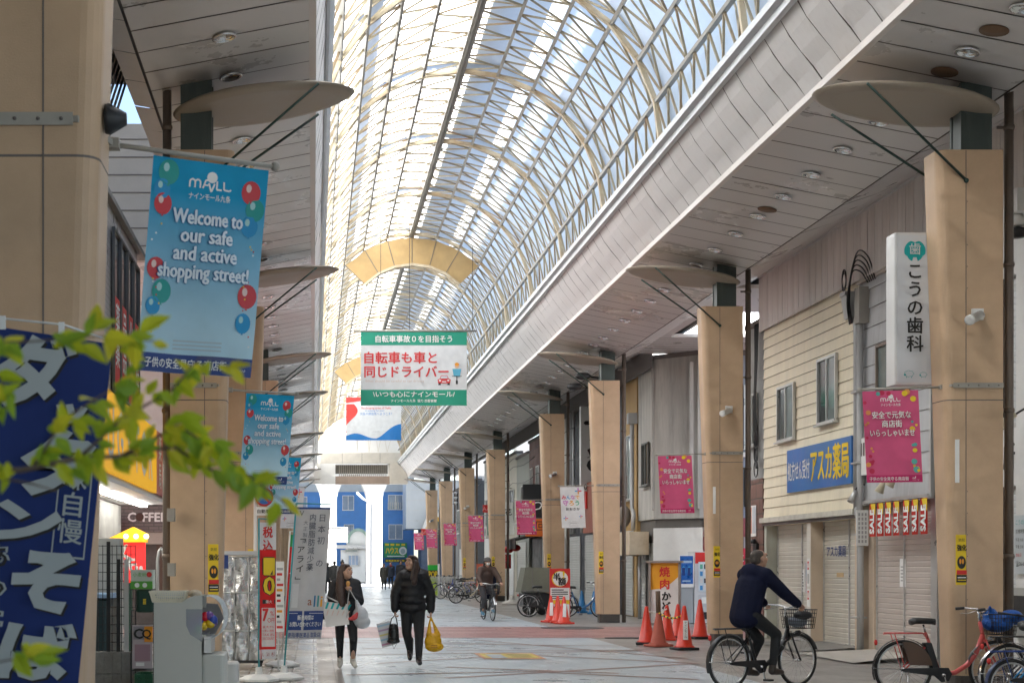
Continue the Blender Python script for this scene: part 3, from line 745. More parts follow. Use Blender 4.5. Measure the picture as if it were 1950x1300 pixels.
def window(parent, s, fr=M_alum, pane=M_win, sashes=2, depth=.05, name='window', halves=None, sill=True):
    "a window lying on surface s: frame mesh with a pane as its sub-part"
    b = MB(); t = .045
    b.bar(s.at(0, t/2, depth/2), s.at(s.w, t/2, depth/2), t, depth, fr, s.n); b.bar(s.at(0, s.h-t/2, depth/2), s.at(s.w, s.h-t/2, depth/2), t, depth, fr, s.n)
    b.bar(s.at(t/2, t, depth/2), s.at(t/2, s.h-t, depth/2), t, depth, fr, s.n); b.bar(s.at(s.w-t/2, t, depth/2), s.at(s.w-t/2, s.h-t, depth/2), t, depth, fr, s.n)
    for i in range(1, sashes): b.bar(s.at(s.w*i/sashes, t, depth*.6), s.at(s.w*i/sashes, s.h-t, depth*.6), t, depth*.6, fr, s.n)
    if sill: b.bar(s.at(-.03, -.015, .05), s.at(s.w+.03, -.015, .05), .10, .03, fr, (0, 0, 1))
    o = b.build(name, parent); b = MB()
    for i in range(sashes):
        pm = pane if not halves else halves[i % len(halves)]
        s.sheet(b, pm, off=.012+.006*(i % 2), u0=s.w*i/sashes+(t if i == 0 else t/2), u1=s.w*(i+1)/sashes-(t if i == sashes-1 else t/2), v0=t, v1=s.h-t)
    b.build('pane', o); return o

# pharmacy
ph = thing('pharmacy_building', 'cream lap-sided two storey pharmacy with closed shutters', 'building', (11, 28.5, 0))
b = MB(); s_ = wsurf(XW, 31.2, 25.85, 2.46, 6.34); lap_siding(b, s_, M_cr_sid, .20)
b.bx(XW+.005, 13, 25.80, 31.2, 2.30, 6.40, M_cr_sid)
b.bx(XW-.005, XW+.3, 29.2, 29.215, 2.47, 6.3, M_gap) if False else None
b.build('upper_wall', ph)
b = MB(); b.bx(9.20, 9.62, 25.82, 31.22, 2.36, 2.46, mat('cream_ledge', (0.62, 0.60, 0.52), 0.5, var=0.1, stain=(0.3, 0.29, 0.25), stain_amt=0.5, sscale=4)); b.bx(9.25, 9.6, 25.83, 31.21, 2.30, 2.355, M_gap); b.build('ledge', ph)
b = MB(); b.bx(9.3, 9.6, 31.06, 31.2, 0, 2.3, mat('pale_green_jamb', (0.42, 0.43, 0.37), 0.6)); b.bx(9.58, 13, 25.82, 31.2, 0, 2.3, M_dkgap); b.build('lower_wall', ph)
for y_ in (28.27, 25.78): b = MB(); b.bx(9.3, 9.56, y_, y_+(.25 if y_ > 27 else .2), 0, 2.3, M_peach); b.build('pier', ph)
b = MB(); b.bx(9.295, 9.3, 28.29, 28.50, .05, 2.28, mat('pale_pier_face', (0.66, 0.63, 0.57), 0.5, var=.06)); b.build('pier_face', ph)
add_shutter(ph, wsurf(9.55, 31.05, 28.53, .02, 2.3), M_shut, rails=(1.55,)); add_shutter(ph, wsurf(9.55, 28.26, 25.99, .02, 2.3), M_shut, rails=(1.35,))
window(ph, wsurf(9.275, 30.15, 29.1, 3.93, 5.02), halves=(M_wind, M_win)); window(ph, wsurf(9.275, 27.75, 26.75, 4.05, 5.25), halves=(M_wind, M_win))
b = MB(); sg = thing('pharmacy_sign', 'blue sign board with white and yellow lettering on the cream siding', 'sign', (9.24, 27.7, 2.9))
s_ = wsurf(9.235, 29.5, 25.97, 2.90, 3.72); s_.sheet(b, mat('blue_sign_panel', (0.03, 0.16, 0.46), 0.35, var=0.12, scale=1, stain=(0.10, 0.10, 0.40), stain_amt=0.5, sscale=.8), thick=.03); b.build('panel', sg)
b = MB(); s_.text(b, '処方せん受付', .72, .40, .36, M_wht, width=1.28, strike=.012); s_.text(b, 'アスカ薬局', 2.42, .43, .62, M_yel, width=1.98, strike=.028); b.build('lettering', sg)
b = MB(); s_ = wsurf(9.535, 28.2, 26.1, 1.6, 1.9); s_.text(b, 'アスカ薬局', .62, .15, .2, M_navy, width=1.0, strike=.015, off=.004)
b.build('lettering', ph)
# paper notices on the shutters and pier
def notice(name, s, label, col=M_wht, marks=(), cat='notice', thick=.006):
    b = MB(); s.sheet(b, col, thick=thick)
    for (u0, u1, v0, v1, m) in marks: s.rect(b, u0*s.w, u1*s.w, v0*s.h, v1*s.h, m, .003)
    return b.build(name, label=label, cat=cat)
def lines_(n, u0, u1, v0, v1, m, seed=1):
    r = random.Random(seed); h = (v1-v0)/n
    return [(u0, u0+(u1-u0)*r.uniform(.6, 1), v0+i*h, v0+i*h+h*.45, m) for i in range(n)]
notice('notice', wsurf(9.53, 29.55, 29.36, .98, 1.42), 'narrow white notice on the left pharmacy shutter', marks=lines_(6, .2, .8, .1, .9, M_blk))
notice('poster', wsurf(9.53, 29.30, 28.98, .95, 1.55), 'faded blue and pink poster on the left pharmacy shutter', mat('faded_poster', (0.42, 0.42, 0.45), .6, var=.3, scale=6), [(.1, .9, .55, .9, flat('faded_blue', (.30, .38, .5))), (.15, .8, .1, .4, flat('faded_pink', (.5, .34, .34)))], cat='poster')
notice('sticker', wsurf(9.29, 28.47, 28.32, 1.1, 1.62), 'white sticker with red ring high on the pharmacy pier', marks=[(.2, .8, .6, .9, M_redp), (.3, .7, .67, .83, M_wht), (.2, .8, .1, .45, flat('print_grey', (.4, .4, .4)))], cat='sticker')
notice('sticker', wsurf(9.29, 28.47, 28.32, .72, 1.05), 'white sticker with red ring lower on the pharmacy pier', marks=[(.2, .8, .4, .9, M_redp), (.3, .7, .5, .8, M_wht)], cat='sticker')
notice('sticker', wsurf(9.53, 27.55, 27.2, 1.28, 1.36), 'small faded orange sticker under the blue lettering of the shutter', flat('faded_orange', (.6, .42, .22)), cat='sticker')
notice('notice', wsurf(9.40, 24.25, 24.02, 1.15, 1.6), 'small white notice taped to the pinkish shutter', marks=lines_(5, .2, .8, .2, .8, flat('print_grey', (.4, .4, .4))))
# grey sided shop
gs = thing('grey_sided_shop', 'grey lap-sided shop with pinkish roller shutter', 'building', (11, 24.2, 0))
b = MB(); lap_siding(b, wsurf(XW, 25.72, 22.72, 2.58, 6.42), M_gr_sid, .32); b.bx(XW+.005, 13, 22.7, 25.72, 2.5, 6.44, M_gr_sid)
b.bx(XW-.05, XW, 22.66, 22.74, 2.5, 6.4, M_alum); b.build('upper_wall', gs)
b = MB(); b.bx(9.22, 9.5, 22.7, 25.74, 2.50, 2.575, M_alum); b.bx(9.24, 9.30, 22.7, 25.74, 6.25, 6.42, mat('beige_trim', (.5, .45, .4), .5)); b.build('trim', gs)
add_shutter(gs, wsurf(9.42, 25.25, 22.95, .02, 2.5), M_shutp, rails=(1.18,))
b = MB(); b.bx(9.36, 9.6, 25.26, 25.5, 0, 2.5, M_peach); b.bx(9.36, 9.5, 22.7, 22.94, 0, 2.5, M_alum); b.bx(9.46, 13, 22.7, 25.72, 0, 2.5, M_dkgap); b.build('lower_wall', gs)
window(gs, wsurf(9.275, 24.85, 23.5, 3.9, 5.1), fr=mat('brown_frame', (.2, .16, .13), .5), halves=(M_win, M_wind))
b = MB(); s_ = wsurf(9.2, 25.55, 25.1, 3.0, 3.62); s_.sheet(b, M_white, thick=.1)
for k in range(2): s_.rect(b, .12+.12*k, .19+.12*k, .32, .54, M_gap, .004)
b.build('vent_cover', label='white slotted vent cover beside the pink banner', cat='vent')
sg = thing('vertical_sign', 'narrow white vertical notice hung beside the sale bunting', 'sign', (9.2, 25.5, 1.9)); b = MB()
s_ = csurf(9.10, 9.30, 25.35, 1.82, 2.42); s_.sheet(b, M_wht, thick=.02); b.build('panel', sg); b = MB()
for k in range(3):
    for j in range(7): s_.rect(b, .03+.055*k, .06+.055*k, .05+j*.075, .1+j*.075, flat('print_grey', (.35, .35, .35)), .004)
b.build('print', sg)
# downpipes and their leader head between the two shops
dp = thing('downpipe', 'grey downpipe with leader head between the cream and grey fronts', 'downpipe', (9.2, 25.8, 0)); b = MB()
b.tube([(9.2, 25.62, 2.45), (9.2, 25.62, 5.5), (9.22, 25.72, 5.65), (9.22, 25.79, 5.75)], .055, M_pipeg, 10)
b.tube([(9.2, 25.62, 2.5), (9.2, 25.58, 2.35), (9.2, 25.5, 2.28), (9.2, 25.42, 2.2), (9.2, 25.42, .1)], .05, M_pipeg, 10); b.tube([(9.2, 25.46, 0), (9.2, 25.46, 5.7)], .055, M_pipeg, 10); b.build('pipe', dp)
b = MB(); b.prism([(-.07, 0), (.07, 0), (.13, .38), (.15, .38), (.15, .45), (-.15, .45), (-.15, .38), (-.13, .38)], 25.70, 25.96, M_pipeg, 'y'); b.v = [(p[0]+9.18, p[1], p[2]+5.7) for p in b.v]; b.build('leader_head', dp)
for z_ in (.6, 2.0, 3.2, 4.4): b = MB(); b.bx(9.12, 9.3, 25.40, 25.68, z_, z_+.03, M_alum); b.build('bracket', dp)
b = MB(); b.bx(9.12, 9.3, 25.28, 25.5, 5.55, 6.15, mat('meter_box', (.32, .30, .27), .6)); b.build('cable_box', label='beige-grey cable box at the top of the downpipe', cat='cable box')
cb = MB()
for k in range(5):
    r0 = random.Random(k)
    pts = [(9.15, 25.7+.03*k, 5.6), (9.08-.02*k, 25.62-.03*k, 6.0), (9.08, 25.5-.05*k, 6.42+.07*k), (9.15, 25.3-.08*k, 6.4+.05*k), (9.24, 25.2-.08*k, 6.2)]
    cb.tube(curve(pts), .012, M_black, 5)
for k in range(3): cb.tube([(9.12, 26.0+.1*sin(t/2), 6.35+.16*cos(t/2)+.03*k) for t in range(13)], .01, M_black, 5)
cb.build('cable_bundle', label='looping black cables above the downpipe box', cat='cable')
# alley
b = MB(); b.bx(9.9, 13, 20.45, 22.65, 0, 6.5, M_dkgap); b.build('alley_shade', label='near-black box painted as the shade in the narrow gap beside the shuttered shop', cat='wall')  # shade of the alley put into the colour of a near-black box
# white office
of = thing('white_office_building', 'white office front at the right edge with slatted shutters', 'building', (11, 17, 0)); b = MB()
b.bx(9.3, 13, 6, 20.02, 0, 6.4, M_white); b.bx(9.42, 13, 20.02, 20.4, 0, 6.4, M_white); b.bx(9.3, 9.42, 20.02, 20.4, 2.55, 3.32, M_white); b.bx(9.3, 9.42, 20.02, 20.4, 5.35, 6.4, M_white); b.build('wall', of)
add_shutter(of, wsurf(9.4, 20.38, 20.04, 3.34, 5.33), M_shutw); add_shutter(of, wsurf(9.4, 20.38, 20.04, .02, 2.53), M_shutw)
b = MB(); wsurf(9.3, 20.4, 20.02, 2.55, 3.32).text(b, '所', .19, .4, .34, M_blk, strike=.02); b.build('lettering', of)
sg = thing('office_notice_board', 'pale notice board with small print on the white office wall', 'sign', (9.25, 19.7, 1.4)); b = MB(); s_ = wsurf(9.26, 19.98, 19.4, 1.38, 2.15)
s_.sheet(b, mat('pale_blue_board', (.55, .60, .62), .4, var=.04), thick=.03); b.build('panel', sg); b = MB()
for (t_, v_, h_, m_) in (('こうの歯科', .68, .07, M_teal), ('診療時間', .56, .06, M_blk), ('午前 9:00', .45, .05, M_blk), ('午後 3:00', .36, .05, M_blk), ('休診日', .25, .05, M_redp), ('☎06-6582', .14, .07, M_blk)): s_.text(b, t_, .05, v_, h_, m_, align='l', max_w=.48)
b.build('lettering', sg)
b = MB(); b.bx(9.2, 9.3, 19.5, 19.95, .55, 1.2, M_shutg); b.bx(9.19, 9.2, 19.55, 19.9, .8, 1.1, M_blk); b.build('letter_box', label='grey metal letter box below the office notice board', cat='letter box')
def cone_lamp(loc, dirv, label, r=.075, m=None):
    t = thing('spotlight', label, 'spotlight', loc, 0, 'spotlights on the shop fronts'); m = m or mat('cream_lamp', (.58, .52, .38), .4, var=.05)
    d = Vector(dirv).normalized(); q = d.to_track_quat('Z', 'Y').to_matrix(); b = MB(); b.lathe([(.03, 0), (.035, .05), (r, .22), (r-.008, .22), (.03, .06)], (0, 0, 0), m, 14)
    b.v = [tuple(Vector(loc)+q @ Vector(p)) for p in b.v]; b.build('shade', t); b = MB(); L = Vector(loc); b.tube([L, L-d*.05, L-d*.08+Vector((.06, 0, .03)), L+Vector((.16, 0, .1))], .014, M_black, 6); b.build('bracket', t); return t
cone_lamp((9.1, 24.1, 2.86), (-.35, .3, -1), 'cream cone spotlight, left of the pair above the sale bunting')
cone_lamp((9.1, 23.6, 2.92), (-.5, .4, -1), 'cream cone spotlight, right of the pair above the sale bunting')
cone_lamp((9.12, 25.45, 2.75), (-.5, -.2, -1), 'silver cone spotlight beside the downpipe over the sale bunting', .06, M_alum)
cone_lamp((9.1, 19.6, 3.45), (-.8, .2, -.6), 'cream cone spotlight on the white office wall')
b = MB(); b.bx(9.05, 9.3, 19.45, 19.85, 6.05, 6.35, M_white); b.lathe([(.1, 0), (.12, .1), (.03, .14)], (9.15, 19.65, 5.75), M_black, 12); b.lathe([(.1, 0), (.06, .16)], (9.15, 19.65, 5.9), M_white, 12); b.build('security_light', label='white box light with dark dome high on the white office', cat='light')
# sale bunting
for k in range(7):
    yk = 24.75-.335*k-(.06 if k > 3 else 0); t = thing('sale_flag', ['leftmost red SALE pennant of the bunting, next to the downpipe', 'second red SALE pennant from the downpipe', 'third red SALE pennant from the downpipe', 'middle red SALE pennant, left of the wider gap', 'red SALE pennant just right of the wider gap in the bunting', 'red SALE pennant between the wider gap and the last one', 'rightmost red SALE pennant of the bunting'][k], 'flag', (9.1, yk, 1.95), 0, 'red sale bunting over the shutter')
    s_ = wsurf(9.1, yk, yk-.26, 1.96, 2.50, rip=.006, ph=k); b = MB(); s_.sheet(b, cloth('bunting_red', (.62, .03, .02)), 3, 3); b.build('cloth', t); b = MB()
    s_.poly(b, [(.06, s_.h-.01), (s_.w, s_.h-.01), (s_.w, s_.h-.2), (.1, s_.h-.1)], M_yel, .006)
    s_.text(b, 'SALE', .13, .24, .17, M_wht, width=.40, bold=.04, rot=pi/2, off=.009); b.build('print', t)
b = MB(); b.tube([(9.1, 25.0, 2.5), (9.1, 22.6, 2.5)], .006, M_black, 5); b.build('bunting_line', label='thin line carrying the red SALE pennants', cat='line')
# corner building with stucco above brown tiles
cbd = thing('stucco_corner_building', 'narrow grey stucco building with brown tiled base at the crossing corner', 'building', (11, 31.7, 0)); b = MB()
b.bx(9.3, 13, 31.25, 32.25, 3.3, 6.5, M_stuc); b.build('upper_wall', cbd); b = MB(); b.bx(9.28, 13, 31.24, 32.27, 0, 3.295, M_brtile); b.build('tiled_base', cbd)
window(cbd, wsurf(9.28, 32.2, 31.6, 4.0, 5.1), halves=(M_win, M_wind)); b = MB(); b.bx(9.2, 13, 31.22, 32.3, 6.5, 6.58, M_gap); b.build('coping', cbd)
notice('poster', wsurf(9.26, 32.2, 31.65, 2.1, 2.75), 'red and white poster pair on the brown tiled corner', marks=[(.05, .45, .1, .95, flat('poster_red', (.6, .2, .1))), (.12, .38, .5, .8, M_wht), (.55, .95, .1, .95, flat('poster_pale', (.5, .55, .6)))], cat='poster')
b = MB(); b.bx(9.22, 9.28, 31.5, 31.75, 1.45, 1.95, M_black); b.lathe([(.1, 0), (.04, .09)], (9.2, 31.62, 1.95), M_black, 8); b.build('wall_lantern', label='black iron wall lantern on the brown tiled corner', cat='lantern')
cb = MB()
for k in range(4):
    pts = [(9.22-.01*k, 31.35+.05*k, 6.5), (9.2, 31.38+.05*k, 5.6), (9.18, 31.42+.04*k, 4.8), (9.2, 31.36+.06*k, 4.3), (9.22, 31.5+.05*k, 3.9), (9.2, 31.35+.03*k, 3.5)]
    cb.tube(curve(pts), .012, M_black, 5)
for k in range(3): cb.tube([(9.2, 31.45+.13*sin(t/2), 4.1-.3*k+.18*cos(t/2)) for t in range(13)], .012, M_black, 5)
cb.build('cable_bundle', label='black cables hanging in loops on the stucco corner', cat='cable')
# ---- crossing canopy and concrete corner building beyond it
cc = thing('side_street_canopy', 'white canopy with skylight over the side street on the right', 'canopy', (12, 36, 7)); b = MB()
zc = 7.22
b.bx(8.3, 15, 31.3, 34.3, zc, zc+.08, M_sof); b.bx(8.3, 15, 38.0, 41.0, zc, zc+.08, M_sof); b.bx(8.3, 8.95, 34.305, 37.995, zc, zc+.08, M_sof); b.bx(13, 15, 34.305, 37.995, zc, zc+.08, M_sof)
for k in range(9): b.bx(8.3, 15, 38.2+.33*k, 38.215+.33*k, zc-.004, zc, M_gap)
b.build('ceiling', cc); b = MB(); b.quad((8.96, 34.3, zc+.3), (13, 34.3, zc+.3), (13, 38, zc+.3), (8.96, 38, zc+.3), M_glass); b.build('skylight', cc)
kb = thing('concrete_corner_building', 'weathered grey concrete building with cut-off corner beyond the crossing', 'building', (11, 41.5, 0)); b = MB()
pl = [(9.3, 43.3), (9.3, 41.35), (10.3, 40.35), (11.35, 40.35), (11.35, 41.2), (12, 43.3)]
b.prism(pl, 2.75, 7.1, M_conc, 'z'); b.build('upper_wall', kb)
b = MB(); b.prism([(9.27, 43.3), (9.27, 41.33), (10.28, 40.31), (16, 40.31), (16, 43.3)], 7.1, 7.22, M_gap, 'z'); b.build('coping', kb)
b = MB(); b.prism([(9.36, 43.3), (9.36, 41.40), (10.34, 40.42), (16, 40.42), (16, 43.3)], 0, 2.74, mat('dark_shopfront', (.12, .11, .10), .6), 'z'); b.build('lower_wall', kb)
b = MB(); 
for (x0, x1, z0, z1) in ((10.02, 10.12, 3, 6.9), (11.2, 11.36, 2.76, 7.08)): b.bx(x0, x1, 40.28, 40.36, z0, z1, M_conc)
b.bar((9.28, 41.38, 3), (9.28, 41.38, 7.05), .12, .06, M_conc); b.bar((10.28, 40.36, 3), (10.28, 40.36, 7.05), .14, .08, M_conc)
b.build('pilaster', kb)
window(kb, wsurf(9.27, 42.6, 41.75, 3.7, 4.9), fr=mat('dark_frame', (.12, .12, .11), .5), pane=M_wind)
add_shutter(kb, wsurf(9.34, 43.25, 42.5, .02, 2.1), M_shutg); add_shutter(kb, wsurf(9.34, 41.95, 41.45, .02, 2.1), M_shutg)
# upper glazed part behind the second pillar
gbz = thing('blue_glazed_annex', 'blue-grey glazed annex with louvres behind the second pillar', 'building', (13.5, 41, 0)); b = MB(); b.bx(11.36, 16, 40.45, 43.3, 2.75, 7.1, mat('blue_grey_panel', (.25, .28, .35), .4, var=.1)); b.build('wall', gbz)
window(gbz, csurf(11.5, 13.0, 40.42, 4.6, 6.3), pane=M_winb, sashes=3); b = MB(); s_ = csurf(11.5, 12.4, 40.42, 3.05, 4.1); shutter_faces(b, s_, M_dkgap, .07, .03); b.build('louvre', gbz); window(gbz, csurf(12.6, 14.2, 40.42, 3.05, 4.3), pane=M_winb)
b = MB(); b.bx(11.37, 16, 40.3, 40.445, 4.38, 4.5, M_white); b.build('ledge', gbz)
b = MB(); b.bx(10.45, 16, 40.0, 40.34, 2.25, 2.74, mat('maroon_fascia', (.28, .07, .08), .5, var=.12, stain=(.16, .05, .05), stain_amt=.4)); b.bx(10.38, 10.58, 40.1, 40.34, 1.3, 2.245, mat('maroon_fascia', (.28, .07, .08))); b.build('fascia', kb)
b = MB(); b.bx(10.6, 16, 40.15, 40.4, 1.25, 2.24, mat('grey_shop_panel', (.42, .42, .43), .5, var=.08));
for x in (10.95, 11.4, 12.1): b.bx(x, x+.015, 40.14, 40.15, 1.25, 2.24, M_gap)
b.build('shop_panel', kb)
b = MB(); s_ = csurf(10.9, 13.0, 40.12, 1.5, 1.95); pts = []
r_ = .22
for k in range(13): a = radians(90+180*k/12); pts.append((r_+r_*cos(a), .225+r_*sin(a)))
for k in range(13): a = radians(-90+180*k/12); pts.append((2.1-r_+r_*cos(a), .225+r_*sin(a)))
s_.poly(b, pts, flat('oval_red', (.55, .03, .06)), .004); s_.text(b, 'た', .36, .225, .32, M_wht, strike=.025); s_.text(b, '販', 1.72, .225, .32, M_wht, strike=.025); b.build('oval_sign', label='long red oval sign with white characters above the vending machines', cat='sign')
b = MB(); s_ = Surf((9.30, 41.28, 1.55), (10.20, 40.38, 1.55), (9.30, 41.28, 2.66)); s_ = Surf((9.28, 41.30, 1.0), (10.36, 40.25, 1.0), (9.28, 41.30, 2.5)); s_.sheet(b, M_white, thick=.12); b.build('blank_sign', label='large blank white sign board on the cut-off concrete corner', cat='sign')
sgb = thing('sign_box', 'beige sign box with rusty spots left of the blank white board', 'sign', (9.0, 42.6, 1.9)); b = MB(); b.bx(8.72, 9.26, 41.75, 43.4, 1.78, 2.42, mat('beige_sign_face', (.60, .50, .36), .5, var=.08, stain=(.35, .22, .1), stain_amt=.4, sscale=3)); b.build('box', sgb); b = MB(); b.bx(8.71, 9.27, 43.41, 43.5, 1.76, 2.44, M_alum); b.build('frame', sgb)
b = MB(); b.tube([(9.1, 43.1, 2.5), (9.1, 43.0, 2.9), (9.15, 43.3, 3.05), (9.15, 43.45, 3.1), (9.15, 43.45, 5.6)], .06, M_pipeg, 8); b.box((9.15, 43.45, 5.7), (.26, .26, .3), M_pipeg); b.tube([(9.1, 42.2, 0), (9.1, 42.2, 1.75)], .05, M_pipeg, 8); b.build('downpipe', label='grey downpipe with box head on the concrete building', cat='downpipe')
b = MB(); b.ball((8.95, 43.55, 2.9), (.2, .12, .32), mat('rust_grey', (.22, .19, .16), .7), 12); b.build('alarm_dome', label='rusty oval dome above the beige sign box', cat='alarm')
# vending machines
vm = thing('vending_machine', 'white drinks vending machine with red top standing by the second pillar', 'vending machine', (10.55, 38.6, 0)); b = MB()
b.rbox((10.22, 38.95, .93), (1.0, .7, 1.83), mat('vending_white', (.58, .60, .63), .35, var=.03), .03); b.build('cabinet', vm); s_ = csurf(9.72, 10.72, 38.596, .02, 1.84)
b = MB(); s_.rect(b, .02, .98, 1.52, 1.80, M_redp, .006); s_.rect(b, .10, .95, .80, 1.56, mat('vending_display', (.62, .72, .78), .2), .01); b.build('display', vm)
b = MB(); cols = [flat('can_%s' % n_, c_) for n_, c_ in (('blue', (.05, .25, .55)), ('white', (.7, .7, .7)), ('red', (.55, .06, .05)), ('green', (.1, .4, .3)), ('dark', (.06, .06, .08)), ('sky', (.2, .5, .6)))]
rv = random.Random(5)
for j in range(4):
    for i in range(8):
        s_.rect(b, .14+.1*i, .21+.1*i, .84+.18*j, .84+.18*j+.12, cols[(i+j*3) % 6] if rv.random() < .8 else cols[1], .014)
        s_.rect(b, .15+.1*i, .20+.1*i, .84+.18*j+.12, .84+.18*j+.14, M_wht, .014)
b.build('drinks', vm); b = MB(); s_.rect(b, .1, .95, .42, .72, mat('vending_panel', (.5, .52, .55), .4), .008); s_.rect(b, .8, .92, .46, .68, M_redp, .012); s_.rect(b, .2, .8, .1, .28, M_black, .008); s_.rect(b, .18, .62, .5, .66, M_wht, .011); b.build('coin_panel', vm)
vp = thing('poster_cabinet', 'grey cabinet with a blue drink poster beside the vending machine', 'cabinet', (9.5, 38.8, 0)); b = MB(); b.rbox((9.52, 38.85, .62), (.36, .5, 1.22), mat('grey_cabinet', (.33, .36, .38), .45, var=.05), .02); b.build('cabinet', vp)
b = MB(); s_ = csurf(9.33, 9.70, 38.58, .93, 1.75); s_.sheet(b, M_wht, thick=.03); s_.rect(b, .02, .35, .09, .8, mat('poster_blue', (.02, .12, .42), .3, var=.5, scale=5), .003); s_.text(b, '夏の爽快', .185, .68, .09, M_wht, max_w=.3) if False else None
for k in (.11, .25): s_.ell(b, k, .42, .055, .12, flat('poster_glow', (.05, .3, .6)), .005); s_.rect(b, k-.04, k+.04, .3, .5, flat('poster_deep', (.01, .04, .2)), .006)
s_.rect(b, .05, .32, .62, .68, flat('poster_pale_blue', (.35, .5, .65)), .005); s_.rect(b, .08, .29, .14, .18, flat('poster_pale_blue', (.35, .5, .65)), .005); b.build('poster', vp)
# ---------------------------------------------------------------- more fronts along the right, beyond the concrete corner
def front(name, label, y0, y1, h, m, wins=(), shuts=(), side=1, ms=None, base=None, top=True):
    X = XW if side > 0 else -3.0
    t = thing(name, label, 'building', (X+side*1.5, (y0+y1)/2, 0)); b = MB()
    b.bx(X, X+side*4, y0+.02, y1-.02, 0 if base is None else 2.6, h, m); b.build('wall', t)
    if base is not None: b = MB(); b.bx(X+side*.1, X+side*4, y0+.02, y1-.02, 0, 2.595, base); b.build('shopfront', t)
    if top: b = MB(); b.bx(X-side*.06, X+side*.3, y0+.01, y1-.01, h+.003, h+.12, M_gap); b.build('coping', t)
    S_ = (lambda a, c, z0, z1, o=0: wsurf(X-o, c, a, z0, z1)) if side > 0 else (lambda a, c, z0, z1, o=0: Surf((X+o, a, z0), (X+o, c, z0), (X+o, a, z1)))
    for (a, c, z0, z1) in wins: window(t, S_(a, c, z0, z1, .01), pane=M_wind, halves=(M_wind, M_win))
    for (a, c, z1) in shuts: add_shutter(t, S_(a, c, .03, z1, .015), ms or M_shutg)
    return t
M_tanw = mat('ochre_wall', (0.42, 0.27, 0.11), 0.6, var=0.1, streak=True, stain=(0.27, 0.17, 0.07), stain_amt=0.5)
front('ochre_shop', 'narrow ochre yellow shop front with shutter next to the concrete corner', 43.5, 45.5, 7.0, M_tanw, [(44.1, 45.1, 3.4, 5.3)], [(43.9, 45.2, 2.5)])
M_nav = mat('dark_navy_wall', (0.022, 0.026, 0.034), 0.5, var=0.2)
nv = front('dark_navy_building', 'dark navy building with grey pipes behind the tall white brush-lettered sign', 45.5, 55.6, 7.3, M_nav, [], [(46, 48.4, 2.5), (49.2, 51.6, 2.5), (52.6, 55.2, 2.5)], ms=M_shutg)
b = MB()
for yy in (48.6, 51.6, 53.2, 53.8): b.tube([(9.15, yy, 2.6), (9.15, yy, 6.9)], .06, M_pipeg, 8)
b.build('pipe', nv)
b = MB(); b.bx(9.0, 9.3, 46, 50.5, 2.55, 4.2, mat('rust_red_panel', (.30, .085, .05), .5, var=.15)); b.build('red_panel', nv)
front('shuttered_grey_shop', 'grey shuttered shop between the navy building and the brick front', 55.6, 61.5, 6.9, M_conc, [(56, 57.4, 3.6, 5), (59, 60.4, 3.6, 5)], [(55.8, 58.4, 2.5), (58.9, 61.2, 2.5)])
M_brick = tile_mat('dark_red_brick', (0.13, 0.05, 0.04), (0.17, 0.07, 0.055), (0.08, 0.06, 0.055), 0.3, 0.12, 0.6, 'yz', 0.012, 0.5)
front('brick_front', 'dark red brick front above a black and orange restaurant', 61.5, 65.2, 6.7, M_brick, [(62.2, 63, 3.9, 5.6), (64, 64.7, 3.9, 5.6)], [], base=mat('black_shopfront', (.03, .03, .03), .4))
front('green_grey_front', 'green-grey plaster front with dark shutters past the brick front', 65.2, 69.2, 6.3, mat('green_grey_plaster', (.26, .27, .24), .7, var=.15, streak=True), [(66, 67.4, 3.5, 5)], [(66, 68.6, 2.5)])
front('cream_front', 'cream plastered front with balcony bars', 69.2, 76, 6.6, mat('cream_plaster', (.46, .43, .36), .7, var=.12, streak=True), [(70, 71.4, 3.5, 5), (73, 74.4, 3.5, 5)], [(70, 72.4, 2.5), (73, 75.4, 2.5)], ms=M_shutw)
front('white_shopfront', 'white plastered front beside a gap open to the sky', 76, 82.3, 7.0, mat('white_plaster', (.62, .62, .60), .7, var=.1, streak=True), [(77, 78.4, 3.5, 5), (80, 81.4, 3.5, 5)], [(77, 79.4, 2.5)], ms=M_shutw)
front('dark_grey_front', 'dark grey front, last building on the right before the end gable', 86, 100.5, 6.3, mat('dark_grey_plaster', (.10, .10, .10), .7, var=.15), [(88, 89.4, 3.5, 5), (92, 93.4, 3.5, 5), (96, 97.4, 3.5, 5)], [(88, 91, 2.5), (93, 96, 2.5)], ms=M_shutg)
def board(name, label, s, col, thick=.1, cat='sign', prints=None):
    t = thing(name, label, cat, tuple((s.bl+s.br)/2)); b = MB(); s.sheet(b, col, thick=thick); b.build('panel', t)
    if prints: b = MB(); prints(s, b); b.build('lettering', t)
    return t
def brush(s, b):
    s.text(b, 'す', .52, 2.0, .85, M_blk, strike=.045); s.text(b, 'と', .52, 1.0, .85, M_blk, strike=.045); s.text(b, '九条', .62, .42, .2, M_blk, strike=.02); s.text(b, '06-6581', .5, .12, .18, M_blk, width=.8)
board('tall_sign', 'tall white sign with black brush lettering jutting from the navy building', csurf(8.80, 9.78, 49.8, 3.95, 6.72), M_white, .25, prints=brush)
board('red_sign', 'plain red sign box under the tall brush-lettered sign', csurf(8.95, 9.6, 49.7, 3.35, 3.9), M_redp, .25)
board('black_sign', 'black sign box with a pale curl over the restaurant', csurf(8.45, 9.3, 61.0, 3.4, 4.75), M_black, .15, prints=lambda s, b: s.text(b, 'つ', .55, .5, .5, M_wht))
board('orange_sign', 'orange sign box with dark characters under the black sign', csurf(8.55, 9.3, 60.8, 2.65, 3.35), mat('orange_sign', (.75, .16, .02), .4), .2, prints=lambda s, b: s.vtext(b, '回', .58, .62, .4, M_blk))
